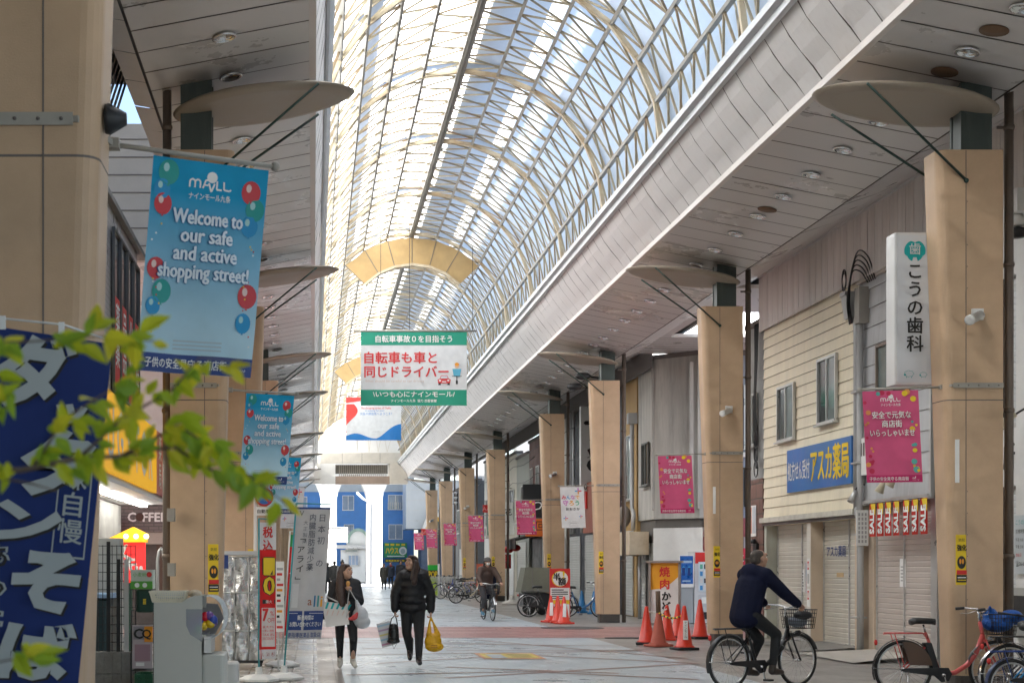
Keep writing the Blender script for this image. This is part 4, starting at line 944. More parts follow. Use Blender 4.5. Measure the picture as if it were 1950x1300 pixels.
b = MB(); b.prism([(8.2, 2.45), (9.3, 2.75), (9.3, 2.85), (8.2, 2.55)], 61.5, 65.2, M_black, 'y'); b.bx(8.2, 8.24, 61.5, 65.2, 2.15, 2.45, M_black); b.build('awning', label='black awning of the restaurant in the brick front', cat='awning')
lt = thing('red_lantern', 'red paper lantern with hanging red cloth at the black awning', 'lantern', (8.2, 64.2, 1.6)); b = MB(); mr = mat('lantern_red', (.55, .02, .02), .5)
b.ball((8.25, 64.0, 2.15), (.22, .22, .16), mr, 12); b.ball((8.55, 64.0, 2.22), (.22, .22, .15), mr, 12); b.build('paper', lt); b = MB(); b.bx(8.12, 8.36, 64, 64.05, 1.35, 1.95, mr); b.build('cloth', lt)
b = MB(); 
for k in range(7): b.tube([(8.75, 71+.5*k, 4.0), (8.75, 71+.5*k, 5.1)], .02, M_grey, 5)
for z_ in (4.0, 5.1): b.tube([(8.75, 71, z_), (8.75, 74, z_)], .025, M_grey, 5); b.tube([(9.3, 71, z_), (8.75, 71, z_)], .025, M_grey, 5)
b.build('balcony_rail', label='thin grey balcony railing on the cream plastered front', cat='railing')
for (px, py, d, lab) in ((930, 968, 79, 'small red sign with white marks high between the fifth and sixth pillars'), (810, 1012, 99, 'small red lantern sign by the farthest right pillar')):
    c = P(px, py, d); board('red_plate', lab, csurf(c.x-.28, c.x+.28, d, c.z-.2, c.z+.2), M_redp, .06, prints=lambda s, b: s.text(b, 'AAA', .28, .2, .22, flat('plate_pink', (.75, .3, .3))))
# flags and goods on the far right pavement
def column_of_lights(px, py, d, n, lab):
    c = P(px, py, d); t = thing('floodlight_bracket', lab, 'floodlights', tuple(c)); b = MB()
    for k in range(n): b.lathe([(.03, 0), (.12, .16), (.02, .18)], (c.x+.3*(k % 2), c.y, c.z-.28*(k//2)), M_alum, 8)
    b.build('lamp_head', t); b = MB(); b.bar(c+Vector((.1, .1, .2)), c+Vector((.1, .1, -.8)), .06, .06, M_black); b.build('bracket', t)
column_of_lights(868, 942, 86.5, 6, 'cluster of silver floodlights between two distant tan pillars')
column_of_lights(985, 990, 62.8, 4, 'pair of dark spotlights on a bracket left of the restaurant')
for k, (x0, z0, lab) in enumerate(((1065, 722, 'upper black spotlight on an arm under the soffit'), (1050, 742, 'lower black spotlight on an arm under the soffit'))):
    c = P(1118 if k == 0 else 1100, z0, 39.8); a = P(x0+35, z0-10, 39.9); t = thing('arm_spotlight', lab, 'spotlight', tuple(a)); b = MB(); h = P(x0+45, z0-6, 39.6)
    b.ball(h, (.22, .1, .1), M_black, 10); b.build('head', t); b = MB(); b.tube([h, c+Vector((.5, .2, .05))], .02, M_black, 6); b.build('arm', t)

# ---------------------------------------------------------------- left side
M_tileL = tile_mat('pale_wall_tiles', (0.44, 0.42, 0.41), (0.48, 0.46, 0.45), (0.30, 0.28, 0.27), 0.22, 0.1, 0.3, 'yz', 0.012, 0.5)
M_beig = mat('beige_panel', (0.42, 0.38, 0.33), 0.5, var=0.06)
ds = thing('drugstore_building', 'pale tiled drugstore with a long yellow fascia sign', 'building', (-5, 17, 0)); b = MB()
b.bx(-9, -3.3, -24, 28.3, 2.95, 7.3, M_tileL); b.build('upper_wall', ds)
b = MB(); b.bx(-9, -3.6, -24, 28.3, 0, 2.6, mat('drugstore_interior', (.30, .29, .27), .6, var=.3, scale=2)); b.build('lower_wall', ds)
for k in range(4): window(ds, Surf((-3.28, 24.6+.92*k, 4.3), (-3.28, 25.45+.92*k, 4.3), (-3.28, 24.6+.92*k, 7.0)), fr=mat('dark_frame', (.12, .12, .11), .5), pane=M_wind, sashes=1)
for k in range(4):
    b = MB(); s_ = Surf((-3.24, 24.7+.92*k, 4.35), (-3.24, 25.3+.92*k, 4.35), (-3.24, 24.7+.92*k, 5.9)); s_.sheet(b, M_redp, thick=.012); s_.vtext(b, '薬品化粧'[k]*2, .3, 1.45, .5, M_wht, strike=.02); b.build('window_banner', ds)
b = MB(); b.bx(-3.6, -2.72, 8, 28.2, 2.62, 2.68, M_white); b.bx(-3.6, -2.8, 8, 28.2, 2.69, 2.94, M_alum); b.build('canopy', ds)
for k in range(5):
    b = MB(); b.bx(-3.2, -3.08, 14+2.9*k, 16.4+2.9*k, 2.57, 2.61, emis('tube_light', (1, .98, .92), 5)); b.build('tube_lamp', label=f'lit white tube lamp under the drugstore canopy, {["farthest from", "second farthest from", "third from", "second from", "nearest"][k]} the side street', cat='lamp')
sg = thing('drugstore_sign', 'long yellow fascia sign with white vertical lettering over the drugstore', 'sign', (-2.75, 19, 2.95)); b = MB()
s_ = Surf((-2.74, 9, 2.75), (-2.74, 26.4, 2.75), (-2.74, 9, 3.85)); s_.sheet(b, emis('yellow_sign_face', (.80, .42, .01), .10), thick=.2); b.build('panel', sg); b = MB()
for k in range(8): s_.text(b, 'DRUGSTORE'[k % 9], 9.4+1.0*k, .55, .72, M_wht, strike=.03)
b.build('lettering', sg); b = MB(); s2 = Surf((-2.74, 26.45, 2.75), (-2.74, 28.2, 2.75), (-2.74, 26.45, 3.85)); s2.sheet(b, flat('faded_red_panel', (.62, .22, .20)), thick=.2); s2.vtext(b, '薬局', .5, 1.05, .45, M_wht, strike=.02); s2.vtext(b, '調剤', 1.2, 1.05, .45, M_wht, strike=.02); b.build('red_panel', sg)
def kus(s, b): s.vtext(b, 'クスリ', .22, 1.68, .38, M_blk, pitch=1.35, strike=.03)
board('vertical_yellow_sign', 'narrow yellow vertical sign with black characters beside the dark pipe', csurf(-2.60, -2.16, 27.2, 3.0, 4.72), emis('yellow_sign_face2', (.80, .45, .02), .08), .15, prints=kus)
# upper works above the left pavement
b = MB(); b.bx(-6, -1.95, 29.0, 29.3, 7.35, 9.95, M_beig); z_ = 7.35
for k in range(7): b.bx(-6, -1.95, 28.985, 28.999, 7.6+.34*k, 7.62+.34*k, M_gap)
b.build('panel_wall', label='beige horizontally panelled wall high above the side street on the left', cat='wall')
b = MB(); mcg = mat('dark_corrugation', (.05, .055, .065), .4, .3, var=.1)
for k in range(52):
    y_ = 15.8-.2*k; ln = lambda zz, yy: (yy+1.4*(zz-5.55))
    for (xa, xb, o0, o1, m_) in ((-2.24, -2.24, 0, .14, mcg), (-2.24, -2.28, .14, .2, M_gap)): b.add([(xa, ln(4.9, y_-.2+o0), 4.9), (xb, ln(4.9, y_-.2+o1), 4.9), (xb, ln(7.7, y_-.2+o1), 7.7), (xa, ln(7.7, y_-.2+o0), 7.7)], [(0, 1, 2, 3)], m_)
b.build('corrugated_screen', label='dark corrugated metal screen slanting above the nearest left pillar', cat='screen')
b = MB(); b.bx(-6, -2.2, -24, 19.6, 7.72, 7.80, M_dark); b.bx(-16, -4, 18, 30.5, 13.5, 13.6, M_dark); b.bx(-9, -3.2, 19.6, 28.9, 7.31, 7.4, M_dark); b.bx(-6, -2.2, 38.05, 100.5, 7.45, 7.53, M_sof); b.bx(-30, -2.2, 29.4, 38, 7.45, 7.53, M_sof); b.bx(-9, -3.7, -24, 22.4, 7.45, 13.5, M_tileL); b.build('sun_blocking_roofs', label='roof slabs and a tower block added to keep sun off the left side', cat='roof')  # added slabs and tower, placed to stop sun reaching the left side
# coffee shop across the side street
cf = thing('coffee_shop', 'brick coffee shop facing us across the side street, white COFFEE letters', 'building', (-5, 39, 0)); M_brkg = tile_mat('grey_brown_brick', (.15, .125, .12), (.19, .16, .15), (.09, .08, .078), .25, .085, .6, 'xz', .010, .5)
b = MB(); b.bx(-12, -2.6, 38.0, 44, 3.12, 9.5, mat('lilac_white_wall', (.50, .49, .49), .6)); b.build('upper_wall', cf)
b = MB(); b.bx(-5.05, -2.62, 37.9, 38.4, 2.32, 3.06, M_brkg); b.bx(-12, -5.06, 37.96, 38.4, .0, 3.06, M_brkg); b.build('brick_wall', cf)
b = MB(); b.bx(-4.75, -2.62, 37.95, 38.3, 2.02, 2.315, M_beig); b.bx(-5.05, -4.76, 37.95, 38.3, 0, 2.31, M_brkg); b.build('lintel', cf)
b = MB(); b.bx(-4.7, -2.62, 38.1, 44, 0, 2.01, mat('dim_shop_interior', (.10, .085, .075), .5, var=.4, scale=2)); b.bx(-3.72, -3.62, 38.0, 38.1, 0, 2.01, M_alum); b.bx(-3.95, -3.73, 38.02, 38.1, 0, 2.01, mat('brown_door', (.10, .06, .04), .5)); b.build('shop_window', cf)
b = MB(); s_ = csurf(-5.05, -2.62, 37.885, 2.32, 3.06); s_.text(b, 'C', .50, .38, .22, M_wht, strike=.05); s_.text(b, 'FFEE', 1.07, .38, .22, M_wht, width=.58, strike=.05); b.build('lettering', cf); b = MB(); s_.ell(b, .70, .38, .10, .10, flat('bean_brown', (.07, .03, .02)), .01); b.build('bean_emblem', cf)
aw = thing('pink_awning', 'bright pink shop awning on the brick coffee shop wall', 'awning', (-5.4, 37.6, 2.2)); b = MB(); ma = cloth('awning_pink', (.75, .07, .20), .2)
b.add([(-5.9, 37.94, 2.85), (-5.03, 37.94, 2.85), (-4.98, 37.2, 2.52), (-5.9, 37.2, 2.52)], [(0, 1, 2, 3)], ma); b.add([(-5.9, 37.2, 2.52), (-4.98, 37.2, 2.52), (-4.98, 37.2, 2.26), (-5.9, 37.2, 2.26)], [(0, 1, 2, 3)], ma); b.add([(-5.03, 37.94, 2.85), (-5.03, 37.94, 2.26), (-4.98, 37.2, 2.26), (-4.98, 37.2, 2.52)], [(0, 1, 2, 3)], ma); b.build('cloth', aw)
for k, x_ in enumerate((-4.45, -3.15)):
    t = thing('gooseneck_lamp', ('black sign lamp above the letter C of the coffee sign', 'black sign lamp beside the pipe at the right end of the coffee sign')[k], 'lamp', (x_, 37.8, 3.1)); b = MB(); b.ball((x_, 37.85, 3.16), .08, M_black, 10); b.tube([(x_, 37.85, 3.16), (x_+.5, 37.55, 3.18)], .015, M_black, 6); b.build('arm', t); b = MB(); b.lathe([(.05, .1), (.09, 0), (.085, -.16), (.02, -.12)], (x_+.52, 37.55, 3.12), M_black, 12); b.build('shade', t)
front('left_shop_front', 'grey shop front on the left past the coffee shop', 44.2, 62, 6.3, M_conc, [(46, 48, 3.4, 5), (52, 54, 3.4, 5)], [(46, 50, 2.5), (52, 56, 2.5)], side=-1)
front('left_cream_front', 'cream shop front far along the left side', 62, 82, 6.6, mat('cream_plaster', (.46, .43, .36)), [(64, 66, 3.4, 5), (72, 74, 3.4, 5)], [(64, 68, 2.5), (72, 76, 2.5)], side=-1)
front('left_white_front', 'white shop front, last on the left before the gable', 82, 100.5, 6.6, mat('white_plaster', (.62, .62, .60)), [(84, 86, 3.4, 5), (92, 94, 3.4, 5)], [(84, 88, 2.5)], side=-1)

# ---------------------------------------------------------------- beyond the arcade: road, viaduct, blue building
M_pier = mat('pale_viaduct_concrete', (.62, .61, .58), .7, var=.08, streak=True, stain=(.45, .44, .42), stain_amt=.3)
sheet('far_road', -120, 120, 108, 128, -0.012, mat('pale_asphalt', (.36, .37, .39), .7, var=.1)); sheet('far_pavement', -120, 120, 101, 107.9, -0.006, mat('white_plaza', (.55, .55, .54), .6, var=.06, scale=2))
vd = thing('viaduct', 'white concrete viaduct on thick columns beyond the end of the arcade', 'viaduct', (2.5, 120, 0))
b = MB(); b.bx(-60, 60, 113, 135, 15, 22, M_pier); b.build('deck', vd)  # unseen deck, height and depth shaped to keep the blue building in shade
b = MB(); b.bx(-30, 30, 119.3, 121, 8.6, 9.8, M_pier); b.build('crossbeam', vd)
for (px0, px1) in ((611, 641), (699, 728)):
    x0, x1 = (px0-VPX)*119/FPX, (px1-VPX)*119/FPX; b = MB(); b.bx(x0, x1, 119, 121.2, 0, 8.6, M_pier); b.bx(x0, x1, 119, 121.2, 9.8, 15, M_pier); h = x1-x0; c_ = (x0+x1)/2
    b.prism([(x0-.5, 8.6), (x0-.42, 7.9), (x0-.12, 7.2), (x0, 6.7), (x1, 6.7), (x1+.12, 7.2), (x1+.42, 7.9), (x1+.5, 8.6)], 119.02, 121.18, M_pier, 'y'); b.build('column', vd)
for x_ in (-14, -24, 16, 26): b = MB(); b.bx(x_, x_+1.3, 119, 121.2, 0, 15, M_pier); b.build('column', vd)
b = MB(); b.tube([(4.4, 118.9, 0), (4.4, 118.9, 6.4), (3.9, 118.9, 6.7), (3.4, 118.9, 7.2)], .1, M_pipeg, 8); b.build('drainpipe', vd)
M_bluw = mat('cobalt_blue_wall', (.07, .24, .60), .5, var=.08, stain=(.06, .20, .52), stain_amt=.4)
bb = thing('blue_building', 'cobalt blue three storey building with white windows past the viaduct', 'building', (6, 143, 0)); b = MB()
b.bx(-10, 9.3, 140, 150, 0, 8.25, M_bluw); b.build('wall', bb); b = MB(); b.bx(-10, 9.3, 139.9, 150, 8.25, 9.6, mat('parapet_grey', (.42, .47, .52), .6, var=.06)); b.build('parapet', bb)
def pxw(px0, px1, py0, py1, d): a, c = P(px0, py1, d), P(px1, py0, d); return csurf(a.x, c.x, d-.02, a.z, c.z)
for (a0, a1, c0, c1) in ((652, 674, 943, 971), (739, 767, 942, 970), (740, 767, 998, 1026), (560, 585, 945, 972), (655, 674, 998, 1026)): window(bb, pxw(a0, a1, c0, c1, 140), fr=M_wht, pane=M_winb, sashes=2, depth=.12)
b = MB()
for k in range(7): b.bar(P(739+4*k, 970, 139.8), P(739+4*k, 956, 139.8), .05, .05, M_alum)
b.build('window_grille', bb)
board('house_sign', 'green shop sign with yellow katakana on the blue building', pxw(731, 775, 1033, 1061, 139.5), M_grn, .2, prints=lambda s, b: (s.text(b, 'ハウス', .75, .65, .62, M_yel, width=1.15, strike=.04), s.ell(b, 1.75, .62, .36, .38, M_wht, .01), s.ell(b, 1.75, .58, .22, .25, flat('badge_grey', (.4, .5, .5)), .015), [s.rect(b, .12+.5*k, .45+.5*k, 1.1, 1.28, M_yel, .01) for k in range(4)], s.rect(b, .3, 1.9, .08, .17, M_wht, .01)))
board('lower_house_sign', 'dark olive strip sign under the green shop sign', pxw(733, 775, 1064, 1070, 139.4), flat('olive', (.08, .09, .03)), .1, prints=lambda s, b: [s.rect(b, .1+.25*k, .28+.25*k, .08, .22, M_yel, .01) for k in range(7)])
ent = thing('arched_entrance', 'pale arched entrance hall with green trim between the viaduct columns', 'building', (3.4, 131, 0)); b = MB(); d_ = 130
a0, a1 = P(662, 1110, d_).x, P(702, 1110, d_).x; cx_ = (a0+a1)/2; rr = (a1-a0)/2
pts = [(a0, 0), (a1, 0)]+[(cx_+rr*cos(pi*k/14), 3.4+1.25*rr*sin(pi*k/14)) for k in range(15)]; b.prism(pts, d_, d_+6, M_white, 'y'); b.build('front', ent)
b = MB()
for k in range(14):
    p_ = Vector((cx_+rr*cos(pi*k/14), d_-.05, 3.4+1.25*rr*sin(pi*k/14))); q_ = Vector((cx_+rr*cos(pi*(k+1)/14), d_-.05, 3.4+1.25*rr*sin(pi*(k+1)/14))); b.bar(p_, q_, .25, .2, mat('pale_green_trim', (.25, .36, .31), .5), (0, 1, 0))
b.build('arch_trim', ent); b = MB(); b.bx(a0-1.0, a1, d_-.8, d_, 2.9, 3.2, M_alum); b.build('porch', ent); b = MB(); s_ = csurf(a0-.6, a1-.3, d_-.1, 0.02, 2.8); s_.sheet(b, M_white, thick=.1); b.build('porch_wall', ent)
window(ent, pxw(663, 683, 1056, 1076, d_-.25), fr=M_alum, pane=M_winb, sashes=3); window(ent, pxw(657, 682, 1045, 1051, d_-.25), fr=M_alum, pane=M_win, sashes=1)
board('direction_sign', 'white road sign with a long red arrow on the viaduct column', pxw(619, 662, 1003, 1032, 118.5), M_wht, .1, prints=lambda s, b: (s.rect(b, -.5, .75, .25, .33, M_redp, .01), s.poly(b, [(-.75, .29), (-.5, .18), (-.5, .40)], M_redp, .01), s.text(b, '九条', 1.3, .26, .3, M_blu), s.rect(b, .1, 1.6, 1.02, 1.14, M_blk, .01), s.rect(b, .1, 1.2, .7, .8, flat('print_grey', (.4, .4, .4)), .01)))
pv = thing('panel_building', 'white panelled building with a yellow arch right of the blue building', 'building', (9.5, 137, 0)); b = MB(); b.bx(8.2, 14, 134, 139, 4.7, 9, mat('pale_blue_panel', (.52, .56, .60), .5, var=.04)); b.build('upper_wall', pv)
b = MB(); b.bx(9.6, 14, 134.5, 139, 0, 4.68, mat('dim_blue_shop', (.07, .10, .16), .5, var=.3)); b.build('shopfront', pv); b = MB()
for k in range(4): b.bx(8.2, 14, 133.98, 134, 5.4+.9*k, 5.43+.9*k, M_alum)
b.build('panel_joint', pv); b = MB(); c_ = P(830, 1003, 133)
for (r_, m_) in ((1.5, M_white), (1.2, flat('arch_ochre', (.62, .36, .06))), (.9, M_wind)): b.prism([(c_.x+r_*.8*cos(pi*k/16), c_.z-.6+1.25*r_*sin(pi*k/16)) for k in range(17)], 132.6-.1*r_, 134, m_, 'y') if False else b.prism([(c_.x+r_*.8*cos(pi*k/16), c_.z-.6+1.25*r_*sin(pi*k/16)) for k in range(17)], 132.6+.12*r_, 133.9, m_, 'y')
b.build('arch_window', pv)
b = MB(); b.bx(-16, -4, 132, 140, 0, 9.5, M_white); b.build('far_white_block', label='white block beyond the viaduct on the left', cat='building')
b = MB(); b.bx(14.5, 40, 130, 150, 0, 11, mat('far_grey_block', (.35, .36, .38), .7)); b.build('far_grey_block', label='grey block beyond the road on the right', cat='building')

# small clutter on the far right fronts
M_acu = mat('ac_casing', (.58, .57, .53), .5, var=.08, stain=(.4, .38, .34), stain_amt=.4)
for (y_, z_, lab) in ((58.2, 5.3, 'beige air conditioner high on the grey shuttered shop'), (66.2, 2.9, 'beige air conditioner low on the green-grey front'), (72.5, 3.0, 'beige air conditioner under the balcony bars'), (79.0, 2.9, 'beige air conditioner on the white plastered front'), (89.8, 2.8, 'beige air conditioner on the dark grey front')):
    t = thing('air_conditioner', lab, 'air conditioner', (9.1, y_, z_), 0, 'air conditioners on the right fronts'); b = MB(); b.rbox((9.12, y_, z_+.3), (.32, .8, .58), M_acu, .03); b.build('casing', t); b = MB(); b.lathe([(.23, 0), (.23, .02), (.19, .025), (.02, .02)], (8.955, y_, z_+.3), M_black, 16, 'x'); b.build('fan', t); b = MB(); b.bar((9.3, y_-.3, z_), (8.98, y_-.3, z_), .04, .04, M_alum); b.bar((9.3, y_+.3, z_), (8.98, y_+.3, z_), .04, .04, M_alum); b.build('bracket', t)
for (y_, x_, z0_, z1_, col, txt, lab) in ((57.5, 8.85, 3.0, 4.6, (.62, .60, .55), '', 'blank pale projecting sign past the navy building'), (70.0, 8.75, 2.9, 4.4, (.62, .62, .60), '花', 'white projecting sign with one dark character before the cream front'), (76.5, 8.8, 3.0, 3.9, (.10, .28, .20), '', 'plain green projecting sign between the cream and white fronts'), (88.0, 8.75, 3.2, 4.6, (.60, .12, .10), '', 'plain dark red projecting sign on the dark grey front')):
    board('projecting_sign', lab, csurf(x_, 9.3, y_, z0_, z1_), mat('signcol_%d' % int(y_), col, .45, var=.08), .15, prints=(lambda tx: (lambda s, b: s.text(b, tx, s.w/2, s.h*.7, .3, M_blk, strike=.03)))(txt) if txt else None)
for i, (y_, z_, sag) in enumerate(((46, 6.3, .5), (46, 5.2, .7), (61.5, 5.9, .5))):
    b = MB(); n = 16; L_ = 30 if i < 2 else 26
    b.tube([(9.05-.03*i, y_+L_*k/n, z_-sag*.25*sin(pi*((k % 4)/4))) for k in range(n+1)], .014, M_black, 5); b.build('overhead_cable', label=('upper black cable sagging along the far right fronts', 'lower black cable sagging along the far right fronts', 'black cable sagging from the brick front onwards')[i], cat='cable')
for (px, py, d_, lab) in ((940, 1120, 62.8, 'small potted shrub beside the distant pillar on the right'), (912, 1112, 76, 'small potted shrub by the coral shop flag')):
    x_ = (px-VPX)*d_/FPX; t = thing('potted_plant', lab, 'plant', (x_, d_, 0)); b = MB(); b.lathe([(.14, 0), (.2, .35), (.17, .36)], (x_, d_, 0), mat('brown_pot', (.16, .08, .05), .7), 12); b.build('pot', t); b = MB(); r_ = random.Random(px)
    for k in range(130):
        c_ = Vector((x_+r_.gauss(0, .17), d_+r_.gauss(0, .17), .75+r_.gauss(0, .2))); u_ = Vector((r_.gauss(0, 1), r_.gauss(0, 1), r_.gauss(0, 1))).normalized()*.06; v_ = u_.orthogonal().normalized()*.03; b.add([c_-u_, c_-v_, c_+u_, c_+v_], [(0, 1, 2, 3)], mat('shrub_green', (.04, .09, .03), .6, var=.4, scale=6))
    b.build('foliage', t)
# ---------------------------------------------------------------- banners on the pillars
def grad(name, top, bot, z0, z1):
    "printed cloth: one colour blending into another up the banner"
    if name in MATS: return MATS[name]
    m = cloth(name, top, .3); t = m.node_tree; mx = [n for n in t.nodes if n.type == 'MIX'][0]
    tc = t.nodes.new('ShaderNodeTexCoord'); sx = t.nodes.new('ShaderNodeSeparateXYZ'); t.links.new(tc.outputs['Generated'], sx.inputs[0])
    cr = t.nodes.new('ShaderNodeValToRGB'); cr.color_ramp.elements[0].position = z0; cr.color_ramp.elements[0].color = (*bot, 1); cr.color_ramp.elements[1].position = z1; cr.color_ramp.elements[1].color = (*top, 1)
    t.links.new(sx.outputs[2], cr.inputs[0]); t.links.new(cr.outputs[0], mx.inputs[6]); return m
B_red, B_tea, B_blue = flat('balloon_red', (.55, .04, .05)), flat('balloon_teal', (.01, .28, .25)), flat('balloon_blue', (.01, .25, .50))
B_sh = flat('balloon_shine', (.75, .55, .50)); B_out = flat('outline_blue', (.01, .16, .42)); B_outr = flat('outline_crimson', (.50, .02, .10))
def balloon(s, b, u, v, r, m, off=.004):
    s.ell(b, u, v, r*.88, r, m, off); s.ell(b, u-.03*r/.1*.8, v+r*.35, r*.25, r*.35, B_sh if m is B_red else flat('balloon_shine2', (.35, .60, .60)), off+.002, 12)
    s.poly(b, [(u-.15*r, v-r*1.12), (u+.15*r, v-r*1.12), (u, v-r*.95)], m, off)
def mall_logo(s, b, u, v, k, m=None):
    m = m or M_wht
    def st(pts, wd=.008):
        for (a, c) in zip(pts, pts[1:]):
            d = Vector((c[0]-a[0], c[1]-a[1])); n = Vector((-d.y, d.x)).normalized()*wd/2
            s.poly(b, [(u+k*(a[0]-n.x), v+k*(a[1]-n.y)), (u+k*(c[0]-n.x), v+k*(c[1]-n.y)), (u+k*(c[0]+n.x), v+k*(c[1]+n.y)), (u+k*(a[0]+n.x), v+k*(a[1]+n.y))], m, .007)
    st([(-.12, 0), (-.12, .035), (-.105, .045), (-.09, .035), (-.09, 0)], .009); st([(-.09, .035), (-.075, .045), (-.06, .035), (-.06, 0)], .009)
    st([(-.045, -.0), (-.03, .045), (-.012, .045)], .009); st([(-.04, .018), (-.015, .018)]); st([(-.012, .03), (.004, -.015), (.022, .03)], .010)
    st([(.035, .045), (.035, .0), (.065, 0)], .009); st([(.075, .045), (.078, .003), (.11, 0), (.12, .008)], .009)
    s.ell(b, u+.005*k, v+.062*k, .030*k, .030*k, m, .007, 16); s.text(b, 'ナインモール九条', u, v-.045*k, .036*k, m, width=.24*k, strike=.02)
def arm_banner(side, kind, name, label, group):
    root = thing(name, label, 'banner', (0, 0, 0), 0, group)
    if side < 0: a, e, u0, u1 = Vector((-1.0, .40, 3.57)), Vector((-.20, .82, 3.57)), .25, .96
    else: a, e, u0, u1 = Vector((7.34, .12, 3.57)), Vector((6.45, .36, 3.57)), .97, .30
    b = MB(); b.tube([a, e], .013, M_grey, 8); b.ball(e, .026, M_grey, 10); b.box(a, (.09, .07, .05), M_grey)
    yb = -.008 if True else 0
    (xa, xb) = (-1.66, -1.12) if side < 0 else (7.40, 7.98)
    b.bx(xa, xb, yb-.006, yb, 3.545, 3.605, M_grey)
    for k in range(5): b.ball((xa+(xb-xa)*(.1+.2*k), yb-.008, 3.575), .01, M_gap, 6)
    b.bar((xb if side < 0 else xa, yb, 3.575), a, .05, .03, M_grey)
    b.build('pole', root, world=False)
    tl, tr = a.lerp(e, u0), a.lerp(e, u1)
    dn = Vector((0, 0, -1.10)); sh = Vector((-.09 if side < 0 else .055, 0, 0)); g = Vector((0, 0, -.025))
    s = Surf(tl+dn+sh, tr+dn+sh, tl+g, tr+g, rip=.014, ph=1.0); W, H = s.w, s.h
    b = MB(); b2 = MB()
    if kind == 'blue':
        s.sheet(b, grad('banner_sky', (.01, .33, .60), (.46, .68, .80), .18, .85), 6, 10)
        s.rect(b2, 0, W, 0, .095, M_navy, .004, n=6); s.text(b2, '子供の安全見守る商店街', W*.40, .047, .05, M_wht, .014, width=W*.70, strike=.015); mall_logo(s, b2, W*.88, .048, .34)
        for (u, v, r, m) in ((.14, .95, .075, B_tea), (.04, .87, .06, B_blue), (.11, .80, .065, B_red), (.86, .90, .072, B_red), (.96, .82, .07, B_tea), (.87, .74, .065, B_blue), (.05, .50, .065, B_red), (.16, .395, .072, B_tea), (.06, .325, .055, B_blue), (.90, .405, .075, B_red), (.88, .275, .062, B_blue)):
            balloon(s, b2, max(.06, min(W-.06, u*W)), v*H-.02, r*.85, m)
        r_ = random.Random(4)
        for k in range(26): s.rect(b2, *(lambda u, v: (u, u+.008, v, v+.008))(r_.choice((r_.uniform(.02, .1), r_.uniform(W-.1, W-.03))), r_.uniform(.15, .8)), r_.choice((M_yel, M_wht, B_red)), .005)
        mall_logo(s, b2, W*.5, H-.135, .95)
        for i, t_ in enumerate(('Welcome to', 'our safe', 'and active', 'shopping street!')):
            v = H-.285-.092*i; w_ = (.385, .28, .345, .50)[i]
            s.text(b2, t_, W*.5, v, .072, B_out, .008, width=w_, strike=.105); s.text(b2, t_, W*.5, v, .072, flat('pale_letter', (.66, .74, .80)), .014, width=w_, strike=.05)
        for i in range(3): s.rect(b2, W*.3, W*.7, .12+.02*i, .128+.02*i, flat('pale_print', (.40, .50, .56)), .005)
    elif kind == 'pink':
        s.sheet(b, cloth('banner_pink', (.68, .11, .24), .3), 6, 10)
        s.rect(b2, 0, W, 0, .085, flat('banner_crimson', (.55, .015, .13)), .004, n=6); s.text(b2, '子供の安全見守る商店街', W*.40, .042, .044, M_wht, .014, width=W*.70, strike=.015); mall_logo(s, b2, W*.88, .04, .3)
        r_ = random.Random(9)
        for k in range(30):
            e_ = r_.random(); u = r_.uniform(.02, .09) if k % 2 else W-r_.uniform(.02, .09); v = r_.choice((r_.uniform(.12, .45), r_.uniform(.5, H-.03)))
            if k > 24: u = r_.uniform(.1, W-.1); v = H-r_.uniform(.02, .05)
            r0 = r_.uniform(.012, .034); s.ell(b2, max(r0, min(W-r0, u)), v, r0, r0, (M_yel, flat('dot_crimson', (.55, .02, .08)), flat('dot_teal', (.10, .40, .36)), flat('dot_orange', (.75, .30, .08)))[k % 4], .004+.0004*k, 14)
        mall_logo(s, b2, W*.5, H-.125, .9)
        for i, t_ in enumerate(('安全で元気な', '商店街', 'いらっしゃいませ')):
            v = H-.285-.105*i; w_ = (.43, .22, .49)[i]
            s.text(b2, t_, W*.5, v, .084, B_outr, .020, width=w_, strike=.075); s.text(b2, t_, W*.5, v, .084, M_wht, .025, width=w_, strike=.02)
    else:
        s.sheet(b, cloth('banner_white', (.68, .68, .68), .3), 6, 10)
        cs = [flat('letter_%d' % i, c) for i, c in enumerate(((.7, .08, .12), (.1, .35, .6), (.55, .2, .5), (.75, .35, .05), (.1, .45, .25)))]
        def plus(u, v, r):
            for k, (du, dv) in enumerate(((.5, 0), (-.5, 0), (0, .5), (0, -.5))): s.rect(b2, u+du*r-(.5 if dv == 0 else .2)*r, u+du*r+(.5 if dv == 0 else .2)*r, v+dv*r-(.5 if du == 0 else .2)*r, v+dv*r+(.5 if du == 0 else .2)*r, cs[k], .004+.0005*k)
        plus(W*.76, H-.11, .085); plus(W*.18, .25, .06); plus(W*.82, .30, .045)
        for i, ch in enumerate('みんなで'): s.text(b2, ch, .09+.118*i, H-.27, .115, cs[i], strike=.035)
        for i, ch in enumerate('守ろう'): s.text(b2, ch, .13+.15*i, H-.42, .14, cs[(i+2) % 5], strike=.035)
        s.text(b2, 'おおさか', W*.5, H-.58, .075, M_blk, width=.36, strike=.02)
        for k in range(20):
            a0, a1 = 2*pi*k/20, 2*pi*(k+1)/20; s.poly(b2, [(W*.5+.13*cos(a0), .13+.05*sin(a0)), (W*.5+.13*cos(a1), .13+.05*sin(a1)), (W*.5+.122*cos(a1), .13+.043*sin(a1)), (W*.5+.122*cos(a0), .13+.043*sin(a0))], flat('print_grey', (.35, .35, .35)), .004)
        s.rect(b2, W*.35, W*.65, .12, .14, flat('print_grey', (.35, .35, .35)), .004); s.rect(b2, W*.3, W*.7, .05, .062, flat('print_grey', (.35, .35, .35)), .004)
